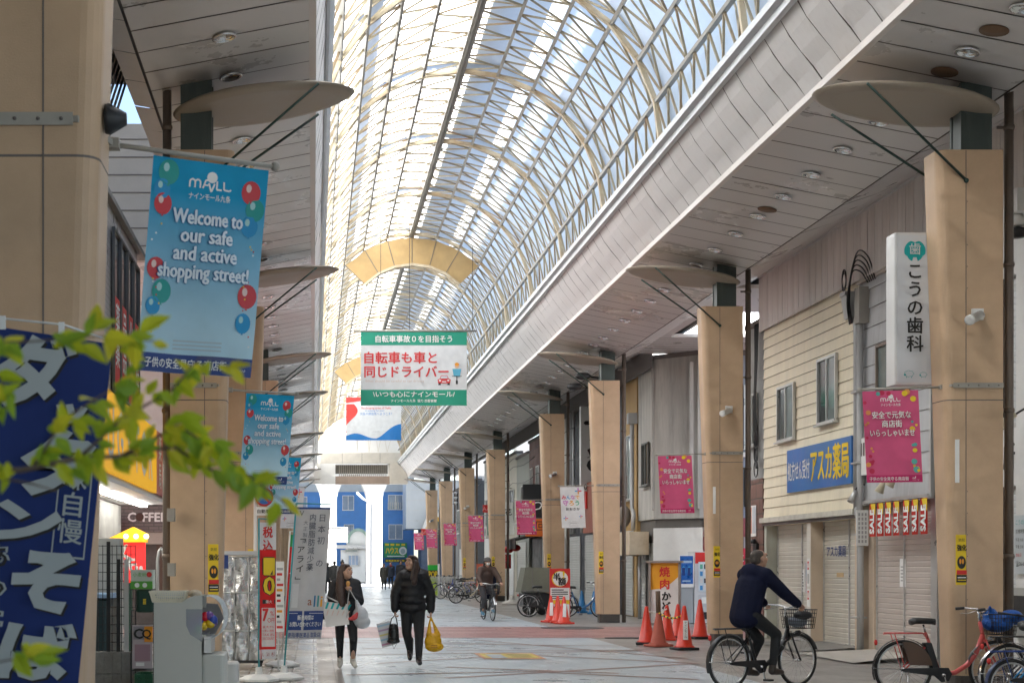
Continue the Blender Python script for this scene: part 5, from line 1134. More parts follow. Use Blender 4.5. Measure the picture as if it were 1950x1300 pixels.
    b.build('cloth', root, world=False); b2.build('print', root, world=False); return root
GL, GR = 'blue welcome banners on the left pillars', 'pink shopping street banners on the right pillars'
bl0 = arm_banner(-1, 'blue', 'pillar_banner', 'large blue welcome banner with balloons on the nearest left pillar', GL); bl0.location = (0, PY[0], 0)
copy_tree(bl0, loc=(0, PY[1], 0), label='blue welcome banner with balloons, second from us, half hidden by the leaves')
copy_tree(bl0, loc=(0, PY[2], 0), label='small blue welcome banner behind the second one, only its right half showing')
pk0 = arm_banner(1, 'pink', 'pillar_banner', 'large pink banner with coloured dots below the white dental sign', GR); pk0.location = (0, PY[1], 0)
for i, lab in ((2, 'pink banner with dots in front of the grey concrete corner'), (4, 'pink banner over the red lantern of the restaurant'), (5, 'pink banner beside the small red sign with white marks'), (6, 'pale pink banner above the parked bicycles, under the floodlights'), (7, 'small distant pink banner on the second pillar from the far end'), (8, 'farthest pink banner, smallest of the row')): copy_tree(pk0, loc=(0, PY[i], 0), label=lab)
w0 = arm_banner(1, 'white', 'pillar_banner', 'white banner with multicoloured letters and plus signs on the right', 'white safety banners on arms'); w0.location = (0, PY[3], 0)
w1 = arm_banner(-1, 'white', 'pillar_banner', 'white banner with multicoloured letters half hidden behind the blue banners', 'white safety banners on arms'); w1.location = (0, PY[3], 0)
# notices wrapped on the pillars' street edges
def crime(yp, side, zc, lab):
    t = thing('pillar_notice', lab, 'notice', (7.3 if side > 0 else -1.1, yp, zc-.3), 0, 'yellow notices on the pillars')
    s = csurf(7.43, 7.55, yp-.004, zc-.29, zc+.29) if side > 0 else csurf(-1.20, -1.07, yp-.004, zc-.29, zc+.29)
    if side < 0: s = csurf(-1.22, -1.10, yp-.004, zc-.29, zc+.29)
    b = MB(); s.sheet(b, M_yel, thick=.003); b.build('paper', t); b = MB(); s.text(b, '強化', .068, .43, .07, M_blk, max_w=.11, strike=.03); s.text(b, '防犯', .068, .52, .035, M_blk, max_w=.1)
    s.ell(b, .065, .26, .05, .075, M_blk, .005); s.ell(b, .05, .27, .012, .03, M_org, .007); s.ell(b, .08, .27, .012, .03, M_org, .007); s.rect(b, .01, .125, .12, .17, M_redp, .005); s.rect(b, .005, .125, .03, .115, M_blk, .005); s.rect(b, .02, .115, .05, .06, M_yel, .007); s.rect(b, .02, .115, .08, .09, M_wht, .007); b.build('print', t)
for i, lab in ((1, 'yellow and black notice on the pillar behind the pink-red bicycle'), (2, 'yellow and black notice on the pillar behind the navy cyclist'), (3, 'yellow and black notice on the pillar left of the beige sign box'), (4, 'yellow and black notice on the pillar behind the sale board'), (5, 'tiny yellow notice on the pillar behind the woman cycling'), (6, 'tiny yellow notice on the pillar above the lone bicycle')): crime(PY[i], 1, 1.56, lab)
crime(PY[1], -1, 1.45, 'yellow and black notice on the left pillar above the silver cage'); crime(PY[2], -1, 1.5, 'yellow and black notice behind the red flag')
for i, (yp, lab) in enumerate(((PY[1], 'blank white sheet taped on the pillar below the pink banner arm'), (PY[2], 'blank white sheet taped on the pillar left of the vending machine oval sign'))):
    b = MB(); s = csurf(7.42, 7.47, yp-.01, 2.45, 2.95) if i == 0 else csurf(7.42, 7.47, yp-.01, 2.45, 2.95); s.sheet(b, M_wht, thick=.004); b.build('pillar_sheet', label=lab, cat='notice')
def cctv(x, y, zz, lab):
    t = thing('security_camera', lab, 'camera', (x, y, zz), 0, 'security cameras on the pillars'); b = MB(); b.box((x+.05, y-.02, zz+.02), (.13, .04, .13), M_white); b.tube([(x+.05, y-.03, zz+.02), (x+.04, y-.1, zz)], .03, M_white, 8); b.build('mount', t)
    b = MB(); d = Vector((-.8, -.55, -.35)).normalized(); q = d.to_track_quat('Z', 'Y').to_matrix(); b.lathe([(.055, 0), (.055, .2), (.06, .2), (.06, .24), (.02, .23)], (0, 0, 0), M_white, 12); b.v = [tuple(Vector((x+.05, y-.1, zz))+q @ Vector(p)) for p in b.v]; b.build('body', t)
for i, x, zz, lab in ((1, 7.62, 4.37, 'white security camera on the pillar right of the dental sign'), (2, 7.66, 4.36, 'white security camera on the pillar behind the navy cyclist'), (4, 7.62, 4.38, 'grey security camera on the pillar above the sale board'), (6, 7.6, 4.36, 'tiny security camera on the distant pillar by the floodlights'), (8, 7.6, 4.36, 'tiny security camera on the farthest right pillar')): cctv(x, PY[i]-.01, zz, lab)
b = MB(); M = Matrix.Rotation(.4, 3, 'Y'); b.lathe([(.07, 0), (.075, .02), (.03, .1)], (-.99, 7.2, 3.62), M_black, 12, 'x'); b.build('loudspeaker', label='small black dome fixed at the banner bracket of the nearest left pillar', cat='loudspeaker')
# white dental sign
dn = thing('dental_sign', 'tall white light box with black vertical characters and teal tooth emblem', 'sign', (7.0, 18.0, 3.6)); x0, x1 = (1705-VPX)*17.9/FPX, (1781-VPX)*17.9/FPX; z0, z1 = 1.5+(1075-732)*17.9/FPX, 1.5+(1075-442)*17.9/FPX
b = MB(); b.rbox(((x0+x1)/2, 18.06, (z0+z1)/2), (x1-x0, .28, z1-z0), mat('sign_box_white', (.62, .62, .61), .4, var=.03), .02); b.build('box', dn)
b = MB(); s = csurf(x0+.03, x1-.03, 17.915, z0+.03, z1-.03); s.sheet(b, mat('dental_face', (.60, .62, .65), .35, var=.03), thick=.004); b.build('face', dn); b = MB(); W, H = s.w, s.h
tp = []
for k in range(41):
    a = 2*pi*k/41+pi/2; r = .115*(1+.10*cos(2*a)); u, v = r*cos(a), r*1.22*sin(a)
    if v < -.05: u *= .82
    if v < -.09 and abs(u) < .03: v = -.075
    if v > .09: v -= .025*max(0, 1-abs(u)/.05)
    tp.append((W/2+u, H-.19+v))
for k in range(len(tp)): s.add if False else s.poly(b, [(W/2, H-.16), tp[k], tp[(k+1) % len(tp)]], M_teal, .004)
s.text(b, '歯', W/2, H-.165, .135, flat('sign_pale', (.6, .64, .66)), .007, strike=.012)
for i, ch in enumerate('こうの歯科'): s.text(b, ch, W/2, H-.425-.215*i, .19, M_blk, strike=.022)
def sheep(u, v, k):
    n = 22; o = []
    for j in range(n): a = 2*pi*j/n; r = 1+.10*cos(7*a); o.append((u+.055*k*r*cos(a), v+.036*k*r*sin(a)))
    for j in range(n):
        a, c = o[j], o[(j+1) % n]; d = Vector((c[0]-a[0], c[1]-a[1])); nn = Vector((-d.y, d.x)).normalized()*.002
        s.poly(b, [(a[0]-nn.x, a[1]-nn.y), (c[0]-nn.x, c[1]-nn.y), (c[0]+nn.x, c[1]+nn.y), (a[0]+nn.x, a[1]+nn.y)], M_teal, .006)
    for dx in (-.03, .03): s.rect(b, u+dx*k-.003, u+dx*k+.003, v-.05*k, v-.032*k, M_teal, .006)
    s.ell(b, u-.05*k, v-.012*k, .014*k, .012*k, M_teal, .007, 10)
sheep(W*.33, .10, 1.0); sheep(W*.74, .09, .75); b.build('lettering', dn); b = MB()
for zz in (z0+.1, z1-.1): b.bar((x1-.1, 18.06, zz), (7.6, 18.0, zz), .05, .05, M_alum)
b.build('bracket', dn)
# ---------------------------------------------------------------- banners hung across the street
def street_banner(name, label, d, px0, px1, py0, py1, rod, wires, draw, base):
    t = thing(name, label, 'banner', (2.9, d, P(0, py1, d).z), 0, 'large banners hung across the street'); a, c = P(px0, py1, d), P(px1, py0, d); s = csurf(a.x, c.x, d, a.z, c.z, rip=.02, waves=2.3); s = Surf((a.x, d, a.z), (c.x, d, a.z), (a.x, d, c.z), rip=.022, waves=2.6)
    b = MB(); s.sheet(b, base, 14, 8); b.build('cloth', t); b = MB(); draw(s, b); b.build('print', t); b = MB(); r0, r1 = P(rod[0], py0-2, d), P(rod[1], py0-2, d); b.tube([r0, r1], .03, M_grey, 8)
    for x in wires: q = P(x, py0-2, d); b.tube([q, (q.x, d, CZ+sqrt(max(.1, R*R-(q.x-CX)**2)))], .008, M_black, 5)
    b.build('rod', t); return t
def bicycle_safety(s, b):
    W, H = s.w, s.h; g_ = flat('banner_green', (.015, .30, .19))
    s.rect(b, 0, W, H*.82, H, g_, .006, n=14); s.rect(b, 0, W, 0, H*.215, g_, .006, n=14)
    s.text(b, '自転車事故０を目指そう', W*.5, H*.905, .20, M_wht, .02, width=W*.72, strike=.022); rr = flat('banner_red', (.62, .05, .05))
    s.text(b, '自転車も車と', W*.375, H*.65, .33, rr, .02, width=W*.68, strike=.030); s.text(b, '同じドライバー', W*.43, H*.46, .33, rr, .02, width=W*.79, strike=.030)
    s.text(b, 'Bikes should be careful as car drivers', W*.32, H*.335, .07, flat('pale_peach', (.62, .48, .40)), .02, width=W*.55)
    s.text(b, '\\いつも心にナインモール/', W*.5, H*.155, .17, M_wht, .02, width=W*.77, strike=.022); s.text(b, 'ナインモール九条  協力 西警察署', W*.5, H*.065, .085, M_wht, .02, width=W*.43, strike=.015)
    u, v = W*.785, H*.33; s.poly(b, [(u-.17, v-.06), (u+.17, v-.06), (u+.19, v+.05), (u+.13, v+.07), (u+.09, v+.17), (u-.09, v+.17), (u-.13, v+.07), (u-.19, v+.05)], rr, .02); s.poly(b, [(u-.08, v+.15), (u+.08, v+.15), (u+.11, v+.08), (u-.11, v+.08)], flat('pale_glass', (.55, .6, .65)), .024)
    for k in (-1, 1): s.rect(b, u+k*.13-.035, u+k*.13+.035, v-.11, v-.06, M_blk, .02); s.ell(b, u+k*.12, v+.02, .035, .025, M_wht, .025, 10)
    s.rect(b, u-.06, u+.06, v-.03, v, M_wht, .025); u, v = W*.905, H*.30
    s.rect(b, u-.012, u+.012, v, v+.22, M_blk, .02); s.rect(b, u-.03, u+.03, v-.02, v+.09, M_blk, .021); s.poly(b, [(u-.09, v+.2), (u+.09, v+.2), (u+.13, v+.42), (u-.13, v+.42)], flat('print_cyan', (.10, .40, .55)), .022); s.ell(b, u, v+.50, .06, .075, flat('print_skin', (.70, .45, .30)), .024, 14); s.ell(b, u, v+.55, .065, .05, M_org, .027, 12); s.rect(b, u-.14, u+.14, v+.2, v+.215, M_blk, .026)
street_banner('street_banner', 'white and green banner with large red characters hung across the street', 43.7, 687, 889, 632, 772, (673, 908), (725, 780, 900), bicycle_safety, cloth('banner_pale', (.70, .71, .71), .35))
def osaka(s, b):
    W, H = s.w, s.h; rr, bb_ = flat('wave_red', (.66, .06, .05)), flat('wave_blue', (.02, .20, .55))
    s.poly(b, [(0, H), (W*.5, H), (W*.3, H*.92), (0, H*.86)], rr, .012); n = 20; e = [(W*(.10+.11*sin(pi*k/n*1.6+.4)), H*(.84-.66*k/n)) for k in range(n+1)]
    for k in range(n): s.poly(b, [(0, e[k][1]), (0, e[k+1][1]), (max(0, e[k+1][0]), e[k+1][1]), (max(0, e[k][0]), e[k][1])], rr, .012)
    f = [(W*k/n, H*(.10+.06*sin(k*.45)+.42*max(0, (k/n-.55))**1.2*1.6)) for k in range(n+1)]
    for k in range(n): s.poly(b, [(f[k][0], 0), (f[k+1][0], 0), f[k+1], f[k]], bb_, .012)
    s.text(b, 'The shopping street of Osaka', W*.54, H*.75, .10, rr, .02, width=W*.55, strike=.02); s.text(b, 'is waiting for you!', W*.52, H*.69, .08, bb_, .02, width=W*.34); s.text(b, '大阪の商店街へようこそ！', W*.54, H*.615, .13, bb_, .02, width=W*.58)
    s.text(b, '大阪府', W*.54, H*.20, .06, flat('print_grey', (.35, .35, .35)), .02, width=W*.13)
street_banner('street_banner', 'white banner with red and blue waves hung behind the green one', 73, 659, 764, 756, 838, (655, 768), (670, 755), osaka, cloth('banner_pale', (.70, .71, .71), .35))
# ---------------------------------------------------------------- cones, boards, standing sign
M_cone = mat('cone_orange', (.66, .036, .012), .4, var=.08, stain=(.42, .04, .02), stain_amt=.3); M_conef = mat('faded_cone', (.42, .09, .055), .7, var=.15, stain=(.3, .1, .07), stain_amt=.6); M_coneb = mat('cone_blue', (.02, .17, .40), .45, var=.06)
def cone(px, py, label, m=M_cone, band=None, rubber=True, h=.70, grp='orange traffic cones by the crossing'):
    d = CAMZ*FPX/(py-VPY); x = (px-VPX)*d/FPX; t = thing('traffic_cone', label, 'traffic cone', (x, d, 0), 0, grp); b = MB()
    b.lathe([(.185, .045), (.165, .07), (.145, .075), (.032, h-.02), (.018, h)], (x, d, 0), m, 20); b.build('cone', t)
    b = MB(); b.rbox((x, d, .022), (.40, .40, .044), M_black if rubber else m, .03, rz=.2*((px % 5)-2)); b.build('base', t)
    if band: b = MB(); s = Surf((x-.055, d-.135, .18), (x+.035, d-.135, .18), (x-.035, d-.075, .52), (x+.045, d-.075, .52)); s.sheet(b, M_wht, thick=.004); s.vtext(b, band, .045, .33, .05, M_blk, .004, max(.7, 1)) if len(band) > 1 else None; b.build('label_strip', t)
    return (x, d, h)
k1 = cone(1231, 1226, 'orange cone, leftmost of the group round the yakiniku sign', h=.72)
k2 = cone(1254, 1230, 'faded brick-red cone with a brown post stuck in its top', M_conef, rubber=False)
k3 = cone(1270, 1218, 'orange cone just behind the faded one, white tape round its tip', rubber=False)
k4 = cone(1291, 1214, 'orange cone in front of the yakiniku sign, behind the one with a paper strip')
k5 = cone(1303, 1236, 'orange cone with a white paper strip lettered vertically', band='ナインモール', h=.78)
k6 = cone(1333, 1215, 'orange cone standing alone against the tan pillar, nearest the vending machine', h=.80)
cone(1049, 1184, 'orange cone with white band, left of three before the sale board', grp='orange cones by the sale board', band=' ', rubber=False); cone(1062, 1185, 'plain orange cone, middle of three before the sale board', grp='orange cones by the sale board', rubber=False); cone(1074, 1187, 'orange cone with a long white strip, right of three before the sale board', grp='orange cones by the sale board', band=' ', rubber=False)
cone(1131, 1168, 'blue cone behind the blue bicycle, close to the far corner pillar', M_coneb, grp='blue cones', rubber=False); cone(1108, 1166, 'blue cone hidden behind the bicycle saddle', M_coneb, grp='blue cones', rubber=False)
b = MB(); b.tube([(k2[0], k2[1], .55), (k2[0]-.01, k2[1]+.01, 1.02)], .045, mat('brown_post', (.13, .08, .05), .7), 10); b.build('post', label='short brown post standing in the faded cone', cat='post')
b = MB(); 
for k in range(14):
    f = k/14; p = Vector(k2).lerp(Vector(k5), f); p.z = .62-.10*sin(pi*f)*.8; q = Vector(k2).lerp(Vector(k5), (k+1)/14); q.z = .62-.10*sin(pi*(k+1)/14)*.8; b.tube([p, q], .018, M_blk if k % 2 else M_yel, 6)
b.build('barrier_rope', label='yellow and black rope strung between the faded cone and its neighbour', cat='rope')
b = MB(); b.tube([Vector(k1)+Vector((0, 0, -.1)), (Vector(k1)+Vector(k3))/2+Vector((0, 0, -.14)), Vector(k3)+Vector((0, 0, -.08))], .016, M_wht, 6); b.build('barrier_tape', label='white tape strung between the two rear cones', cat='tape')
yk = thing('yakiniku_sign', 'orange and white standing light box with red and black characters', 'standing sign', (8.27, 35.6, 0), radians(-17)); b = MB(); my = mat('yakiniku_frame', (.28, .25, .22), .5, var=.1)
for x in (-.34, .34):
    for y in (-.14, .14): b.bar((x, y, 0), (x, y, 1.55), .05, .05, my)
b.bx(-.42, .42, -.2, .2, 1.55, 1.60, my); b.bx(-.36, .36, -.16, .16, .08, .14, my); b.build('frame', yk, world=False); b = MB(); b.bx(-.315, .315, -.115, .115, .14, 1.549, M_white); b.build('box', yk, world=False)
b = MB(); s = csurf(-.315, .315, -.118, .14, 1.549); yo = flat('sign_amber', (.78, .36, .02)); s.poly(b, [(0, s.h), (0, .78), (.2, .80), (.45, .92), (.63, 1.08), (.63, s.h)], yo, .002)
for i, ch in enumerate('焼肉'): s.text(b, ch, .32, 1.18-.29*i+.02, .23, M_redp, .006, strike=.035)
for i, ch in enumerate('かどや'): s.text(b, ch, .36, .63-.235*i, .21, M_blk, .006, strike=.045)
s2 = Surf((-.318, .115, .14), (-.318, -.115, .14), (-.318, .115, 1.549)); s2.poly(b, [(0, s2.h), (0, .8), (.23, .8), (.23, s2.h)], yo, .002)
for i, ch in enumerate('焼肉'): s2.text(b, ch, .115, 1.2-.29*i, .17, M_redp, .005, strike=.03)
for i, ch in enumerate('かどや'): s2.text(b, ch, .115, .62-.235*i, .16, M_blk, .005, strike=.03)
b.build('lettering', yk, world=False)
sb = thing('sale_board', 'red, white and yellow half-price board behind three orange cones', 'board', (6.65, 40.6, 0)); b = MB(); a, c = P(1047, 1182, 40.6), P(1086, 1082, 40.6); b.bar((a.x+.05, 40.68, 0), (a.x+.05, 40.68, 1.4), .04, .04, M_alum); b.bar((c.x-.05, 40.68, 0), (c.x-.05, 40.68, 1.4), .04, .04, M_alum); b.build('stand', sb)
b = MB(); s = csurf(a.x, c.x, 40.62, .05, c.z); s.sheet(b, M_redp, thick=.03); b.build('panel', sb); b = MB(); W, H = s.w, s.h; s.ell(b, W*.5, H*.80, W*.40, H*.155, M_yel, .003); s.ell(b, W*.52, H*.80, W*.37, H*.145, M_wht, .005); s.text(b, '半', W*.34, H*.84, .19, M_blk, .008, strike=.05); s.text(b, '額', W*.6, H*.745, .20, M_blk, .008, strike=.045); s.text(b, '!', W*.68, H*.88, .18, M_yel, .008, strike=.06)
s.rect(b, .02, W-.02, H*.38, H*.62, M_wht, .003); s.rect(b, .02, W-.02, H*.30, H*.375, M_yel, .003); s.rect(b, .02, W-.02, .02, H*.295, M_wht, .003)
r_ = random.Random(2)
for i in range(5): s.rect(b, .05, W-r_.uniform(.05, .2), H*(.40+.042*i), H*(.42+.042*i), M_blk, .005)
for i in range(4): s.rect(b, .05, W-r_.uniform(.05, .2), H*(.06+.055*i), H*(.085+.055*i), (M_redp, M_blk)[i % 2], .005)
b.build('lettering', sb)
# boards laid down as ramps in front of the shutters
b = MB(); b.add([(8.2, 25.7, .012), (9.35, 25.2, .10), (9.35, 23.4, .10), (8.2, 23.0, .012)], [(0, 1, 2, 3)], mat('pale_ramp_board', (.50, .47, .42), .6, var=.08)); b.add([(8.2, 25.7, .0), (9.35, 25.2, .0), (9.35, 25.2, .10), (8.2, 25.7, .012)], [(0, 1, 2, 3)], M_black); b.build('ramp_board', label='pale board laid as a ramp in front of the pinkish shutter', cat='ramp')
b = MB(); b.add([(8.5, 29.4, .012), (9.5, 28.4, .08), (9.5, 26.1, .08), (8.35, 26.0, .012)], [(0, 1, 2, 3)], mat('grey_ramp_board', (.26, .25, .23), .7, var=.1)); b.build('ramp_board', label='grey sheet laid as a ramp in front of the pharmacy shutters', cat='ramp')
# ---------------------------------------------------------------- goods and flags on the left pavement
def flag_base(t, x, y, m=None):
    b = MB(); b.lathe([(.26, 0), (.26, .03), (.16, .075), (.05, .09), (.04, .18), (.035, .18)], (x, y, 0), m or M_white, 6, smooth=False); b.build('base', t)
def nobori(name, label, x, y, w, z0, z1, col, draw, pole, lean=(0, 0), rip=.02, rz=0.0, right=True, group='tall advertising flags on poles', waves=1.4):
    "a tall flag on a pole; lean tilts its top in x"
    t = thing(name, label, 'flag', (x, y, 0), 0, group); top = Vector((x+lean[0], y+lean[1], z1+.05)); b = MB(); b.tube([(x, y, .12), top], .012, pole, 8)
    f = lambda zz: Vector((x, y, 0)).lerp(Vector((x+lean[0], y+lean[1], 0)), zz/z1)
    dx = Vector((cos(rz)*w, sin(rz)*w, 0)); k = 1 if right else -1
    p0, p1 = f(z0)+Vector((0, 0, z0)), f(z1)+Vector((0, 0, z1)); b.tube([top, top+dx*k*1.02+Vector((0, 0, -.01))], .008, pole, 6); b.build('pole', t); flag_base(t, x, y)
    if right: s = Surf(p0, p0+dx, p1, p1+dx, rip=rip, waves=waves, ph=x*7)
    else: s = Surf(p0-dx, p0, p1-dx, p1, rip=rip, waves=waves, ph=x*7)
    b = MB(); s.sheet(b, col, 10, 24); b.build('cloth', t); b = MB(); draw(s, b); b.build('print', t); return t
M_tealp = mat('teal_pole', (.02, .28, .32), .35, var=0)
def red7(s, b):
    W, H = s.w, s.h; s.rect(b, 0, W, H*.80, H, flat('flag_white', (.66, .64, .64)), .004, n=4); s.rect(b, 0, W, 0, H*.07, flat('flag_white', (.66, .64, .64)), .004, n=4)
    for i, ch in enumerate('税込'): s.text(b, ch, W*.5, H*.93-.17*i, .14, M_redp, .008, width=W*.55, strike=.03)
    for i, ch in enumerate('10'): s.text(b, ch, W*.58, H*.68-.25*i, .22, M_blk, .009, width=W*.6, strike=.11); s.text(b, ch, W*.58, H*.68-.25*i, .22, M_yel, .013, width=W*.6, strike=.04)
    s.rect(b, W*.2, W*.95, H*.405, H*.435, M_blk, .006); s.text(b, '最大', W*.55, H*.42, .04, M_wht, .010)
    s.rect(b, W*.15, W*.92, H*.09, H*.375, flat('flag_pale', (.66, .60, .58)), .007, n=4); s.text(b, '7', W*.36, H*.325, .16, M_redp, .012, width=W*.28, strike=.05); s.text(b, '%', W*.72, H*.335, .06, M_redp, .012); s.text(b, 'OFF', W*.68, H*.285, .06, M_redp, .012, width=W*.4)
    for i, t_ in enumerate(('最大7％', 'お買い物券', 'TAX 8%', 'DISCOUNT')): s.text(b, t_, W*.52, H*.235-.05*i, .035, M_redp, .012, width=W*.62)
    s.text(b, 'UGI 杉', W*.55, H*.035, .06, flat('dark_red', (.35, .03, .03)), .010, width=W*.7)
nobori('sale_flag_tall', 'red tall flag with white top, big 7% OFF and yellow ten', (493-VPX)*19.6/FPX, 19.6, .245, .28, 2.05, cloth('flag_red', (.60, .02, .02), .3), red7, M_tealp, lean=(.0, 0), rip=.014, rz=.45)
def alli(s, b):
    W, H = s.w, s.h; gk = flat('print_darkgrey', (.10, .11, .14))
    s.text(b, 'V', W*.17, H*.955, .07, gk, .008)
    s.vtext(b, '大正製薬', W*.30, H*.90, .06, gk, .008, pitch=1.35); s.vtext(b, '「アライ」', W*.22, H*.78, .10, M_blk, .008, pitch=1.25, strike=.01)
    s.vtext(b, '内臓脂肪減少薬', W*.50, H*.95, .095, gk, .008, pitch=1.15, strike=.008); s.vtext(b, '日本初　の', W*.78, H*.95, .10, gk, .008, pitch=1.5, strike=.008)
    for i, (ch, c) in enumerate(zip('alli', ((.30, .10, .05), (.03, .16, .32), (.05, .30, .30), (.75, .35, .03)))): s.text(b, ch, W*(.58, .73, .83, .92)[i], H*.29, .11 if i == 0 else .15, flat('alli_%d' % i, c), .008, strike=.012)
    s.rect(b, 0, W, H*.07, H*.215, M_navy, .004, n=6); s.text(b, '販売時間は', W*.5, H*.165, .065, M_wht, .010, width=W*.48, strike=.015); s.text(b, 'お問い合わせください', W*.5, H*.115, .065, M_wht, .010, width=W*.9, strike=.015)
    s.rect(b, W*.02, W*.98, H*.196, H*.199, M_wht, .008); s.text(b, '要指導医薬品 取扱店', W*.5, H*.033, .065, M_navy, .008, width=W*.95, strike=.015)
    s.rect(b, W*.06, W*.24, H*.24, H*.42, flat('pale_box', (.60, .60, .60)), .005); s.rect(b, W*.08, W*.22, H*.30, H*.33, flat('mid_blue', (.05, .15, .35)), .007); s.text(b, 'alli', W*.15, H*.375, .05, M_org, .008)
    s.rect(b, 0, W, H*.985, H, M_navy, .004, n=6)
nobori('medicine_flag', 'grey tall flag with vertical dark characters and navy foot, on a leaning teal pole', (541-VPX)*19.9/FPX, 19.9, .47, .52, 2.26, cloth('flag_grey', (.50, .50, .51), .3), alli, M_tealp, lean=(.16, 0), rip=.03, rz=.25)
def green_red(s, b):
    W, H = s.w, s.h; s.rect(b, 0, W, H*.88, H, flat('flag_green', (.02, .30, .08)), .004, n=3); s.text(b, 'ア', W*.6, H*.94, .12, M_yel, .009, strike=.05); s.ell(b, W*.6, H*.80, .11, .10, M_yel, .005); s.text(b, '本', W*.6, H*.80, .12, M_blk, .010, strike=.03)
    for i, ch in enumerate('G買オ'): s.text(b, ch, W*.45, H*.62-.25*i, .2, M_wht, .008, width=W*.6, strike=.11); s.text(b, ch, W*.45, H*.62-.25*i, .2, M_blk, .012, width=W*.6, strike=.04)
nobori('red_green_flag', 'red tall flag with green top and black characters, behind the teal pole', P(537, 1100, 22.5).x, 22.5, .36, .45, 1.95, cloth('flag_red', (.60, .02, .02), .3), green_red, M_wht, lean=(.12, 0), rip=.02, rz=.3)
def price(s, b):
    r_ = random.Random(6)
    for i in range(12): s.rect(b, .03, s.w*r_.uniform(.5, .95), s.h*(.05+.075*i), s.h*(.05+.075*i)+.035, (M_redp, M_blk, flat('print_grey', (.4, .4, .4)), M_org)[r_.randrange(4)], .004)
pb = csurf(P(523, 0, 21.5).x, P(541, 0, 21.5).x, 21.5, .55, 1.55); b = MB(); pbt = thing('price_board', 'small-print white price board between the red flags', 'board', (pb.bl.x, 21.5, 0)); pb.sheet(b, M_wht, thick=.02); b.build('panel', pbt); b = MB(); price(pb, b); b.build('print', pbt); b = MB(); b.bar((pb.bl.x+.05, 21.53, 0), (pb.bl.x+.05, 21.53, 1.5), .02, .02, M_alum); b.build('leg', pbt)
# big blue soba flag
def soba(s, b):
    W, H = s.w, s.h; ws = flat('brush_white', (.42, .46, .46)); bk = M_blk
    for i, (ch, u, v, k, wd) in enumerate((('ダ', .51, .885, .26, .29), ('ッ', .78, .785, .10, .12), ('タ', .72, .63, .25, .27), ('ン', .57, .45, .16, .26), ('そ', .73, .285, .23, .25), ('ば', .72, .075, .21, .27))):
        s.text(b, ch, W*u+.007, H*v-.008, k, bk, .010, width=wd, bold=.05, shear=.10); s.text(b, ch, W*u, H*v, k, ws, .022, width=wd, bold=.05, shear=.10)
    c = (W*.85, H*.50)
    for (u0, u1, v0, v1) in ((-.062, .062, .175, .182), (-.062, .062, -.182, -.175), (-.062, -.057, -.175, .175), (.057, .062, -.175, .175)): s.rect(b, c[0]+u0, c[0]+u1, c[1]+v0, c[1]+v1, ws, .006)
    s.vtext(b, '味自慢', c[0], c[1]+.165, .090, ws, .008, pitch=1.12, strike=.012)
    for i, ch in enumerate('あったか'): s.text(b, ch, W*.40, H*(.34-.085*i), .085, ws, .012, width=.10, bold=.07); s.text(b, ch, W*.40, H*(.34-.085*i), .085, bk, .022, width=.085, bold=.02)
dq = 5.6; tl, tr, br, bl = P(-70, 612, dq), P(214, 655, dq), P(150, 1295, dq), P(-150, 1268, dq)
ext = 1.28; br = tr+(br-tr)*ext; bl = tl+(bl-tl)*ext
sbt = thing('soba_flag', 'big dark blue cloth flag with white brush characters at the left edge', 'flag', (-1.2, dq, 0)); s = Surf(bl, br, tl, tr, rip=.004, waves=1.2)
b = MB(); mfl = cloth('soba_blue', (.014, .035, .17), .15); s.sheet(b, mfl, 12, 24); b.build('cloth', sbt)
s2 = Surf(P(-150, 1268, dq), P(150, 1295, dq), tl, tr, rip=0); b = MB(); soba(s2, b); b.build('print', sbt)
b = MB(); b.tube([P(-75, 598, dq), P(120, 618, dq), P(222, 652, dq)], .004, M_wht, 6)
for px, py in ((5, 606), (117, 618)): c = P(px, py+8, dq-.01); b.box(c, (.022, .006, .05), M_wht)
pole_x = P(-85, 0, dq).x; b.tube([(pole_x, dq+.01, 0), (pole_x, dq+.01, 2.5)], .016, M_wht, 8); b.build('pole', sbt); flag_base(sbt, pole_x, dq)
# capsule machine
gm = thing('capsule_machine', 'cream capsule toy machine with clear dome full of coloured balls', 'capsule machine', (-1.0, 11.2, 0)); d_ = 11.0; M_gm = mat('machine_cream', (.55, .55, .50), .35, var=.03)
sx = lambda px: P(px, 0, d_).x; sz = lambda py: P(0, py, d_).z
pts = [(sx(293), .52), (sx(293), sz(1147)), (sx(345), sz(1147)), (sx(352), sz(1142)), (sx(365), sz(1135)), (sx(385), sz(1133)), (sx(398), sz(1136)), (sx(410), sz(1146)), (sx(417), sz(1160)), (sx(416), .99), (sx(400), .86), (sx(380), .84), (sx(382), .52)]
lo = [(sx(293), .52), (sx(293), sz(1147)), (sx(345), sz(1147)), (sx(354), sz(1140)), (sx(368), sz(1134)), (sx(385), sz(1133)), (sx(385), sz(1159)), (sx(354), sz(1159)), (sx(354), sz(1190)), (sx(362), sz(1208)), (sx(376), sz(1216)), (sx(384), sz(1222)), (sx(384), .52)]
b = MB(); b.prism(lo, d_, d_+.03, M_gm, 'y'); b.prism(lo, d_+.42, d_+.45, M_gm, 'y'); b.bx(sx(293), sx(352), d_+.03, d_+.42, .52, sz(1147), M_gm)
ax = [(sx(345), sz(1147)), (sx(354), sz(1140)), (sx(368), sz(1134)), (sx(385), sz(1133))]
for (a, c) in zip(ax, ax[1:]): b.add([(a[0], d_+.03, a[1]), (c[0], d_+.03, c[1]), (c[0], d_+.42, c[1]), (a[0], d_+.42, a[1])], [(0, 1, 2, 3)], M_gm)
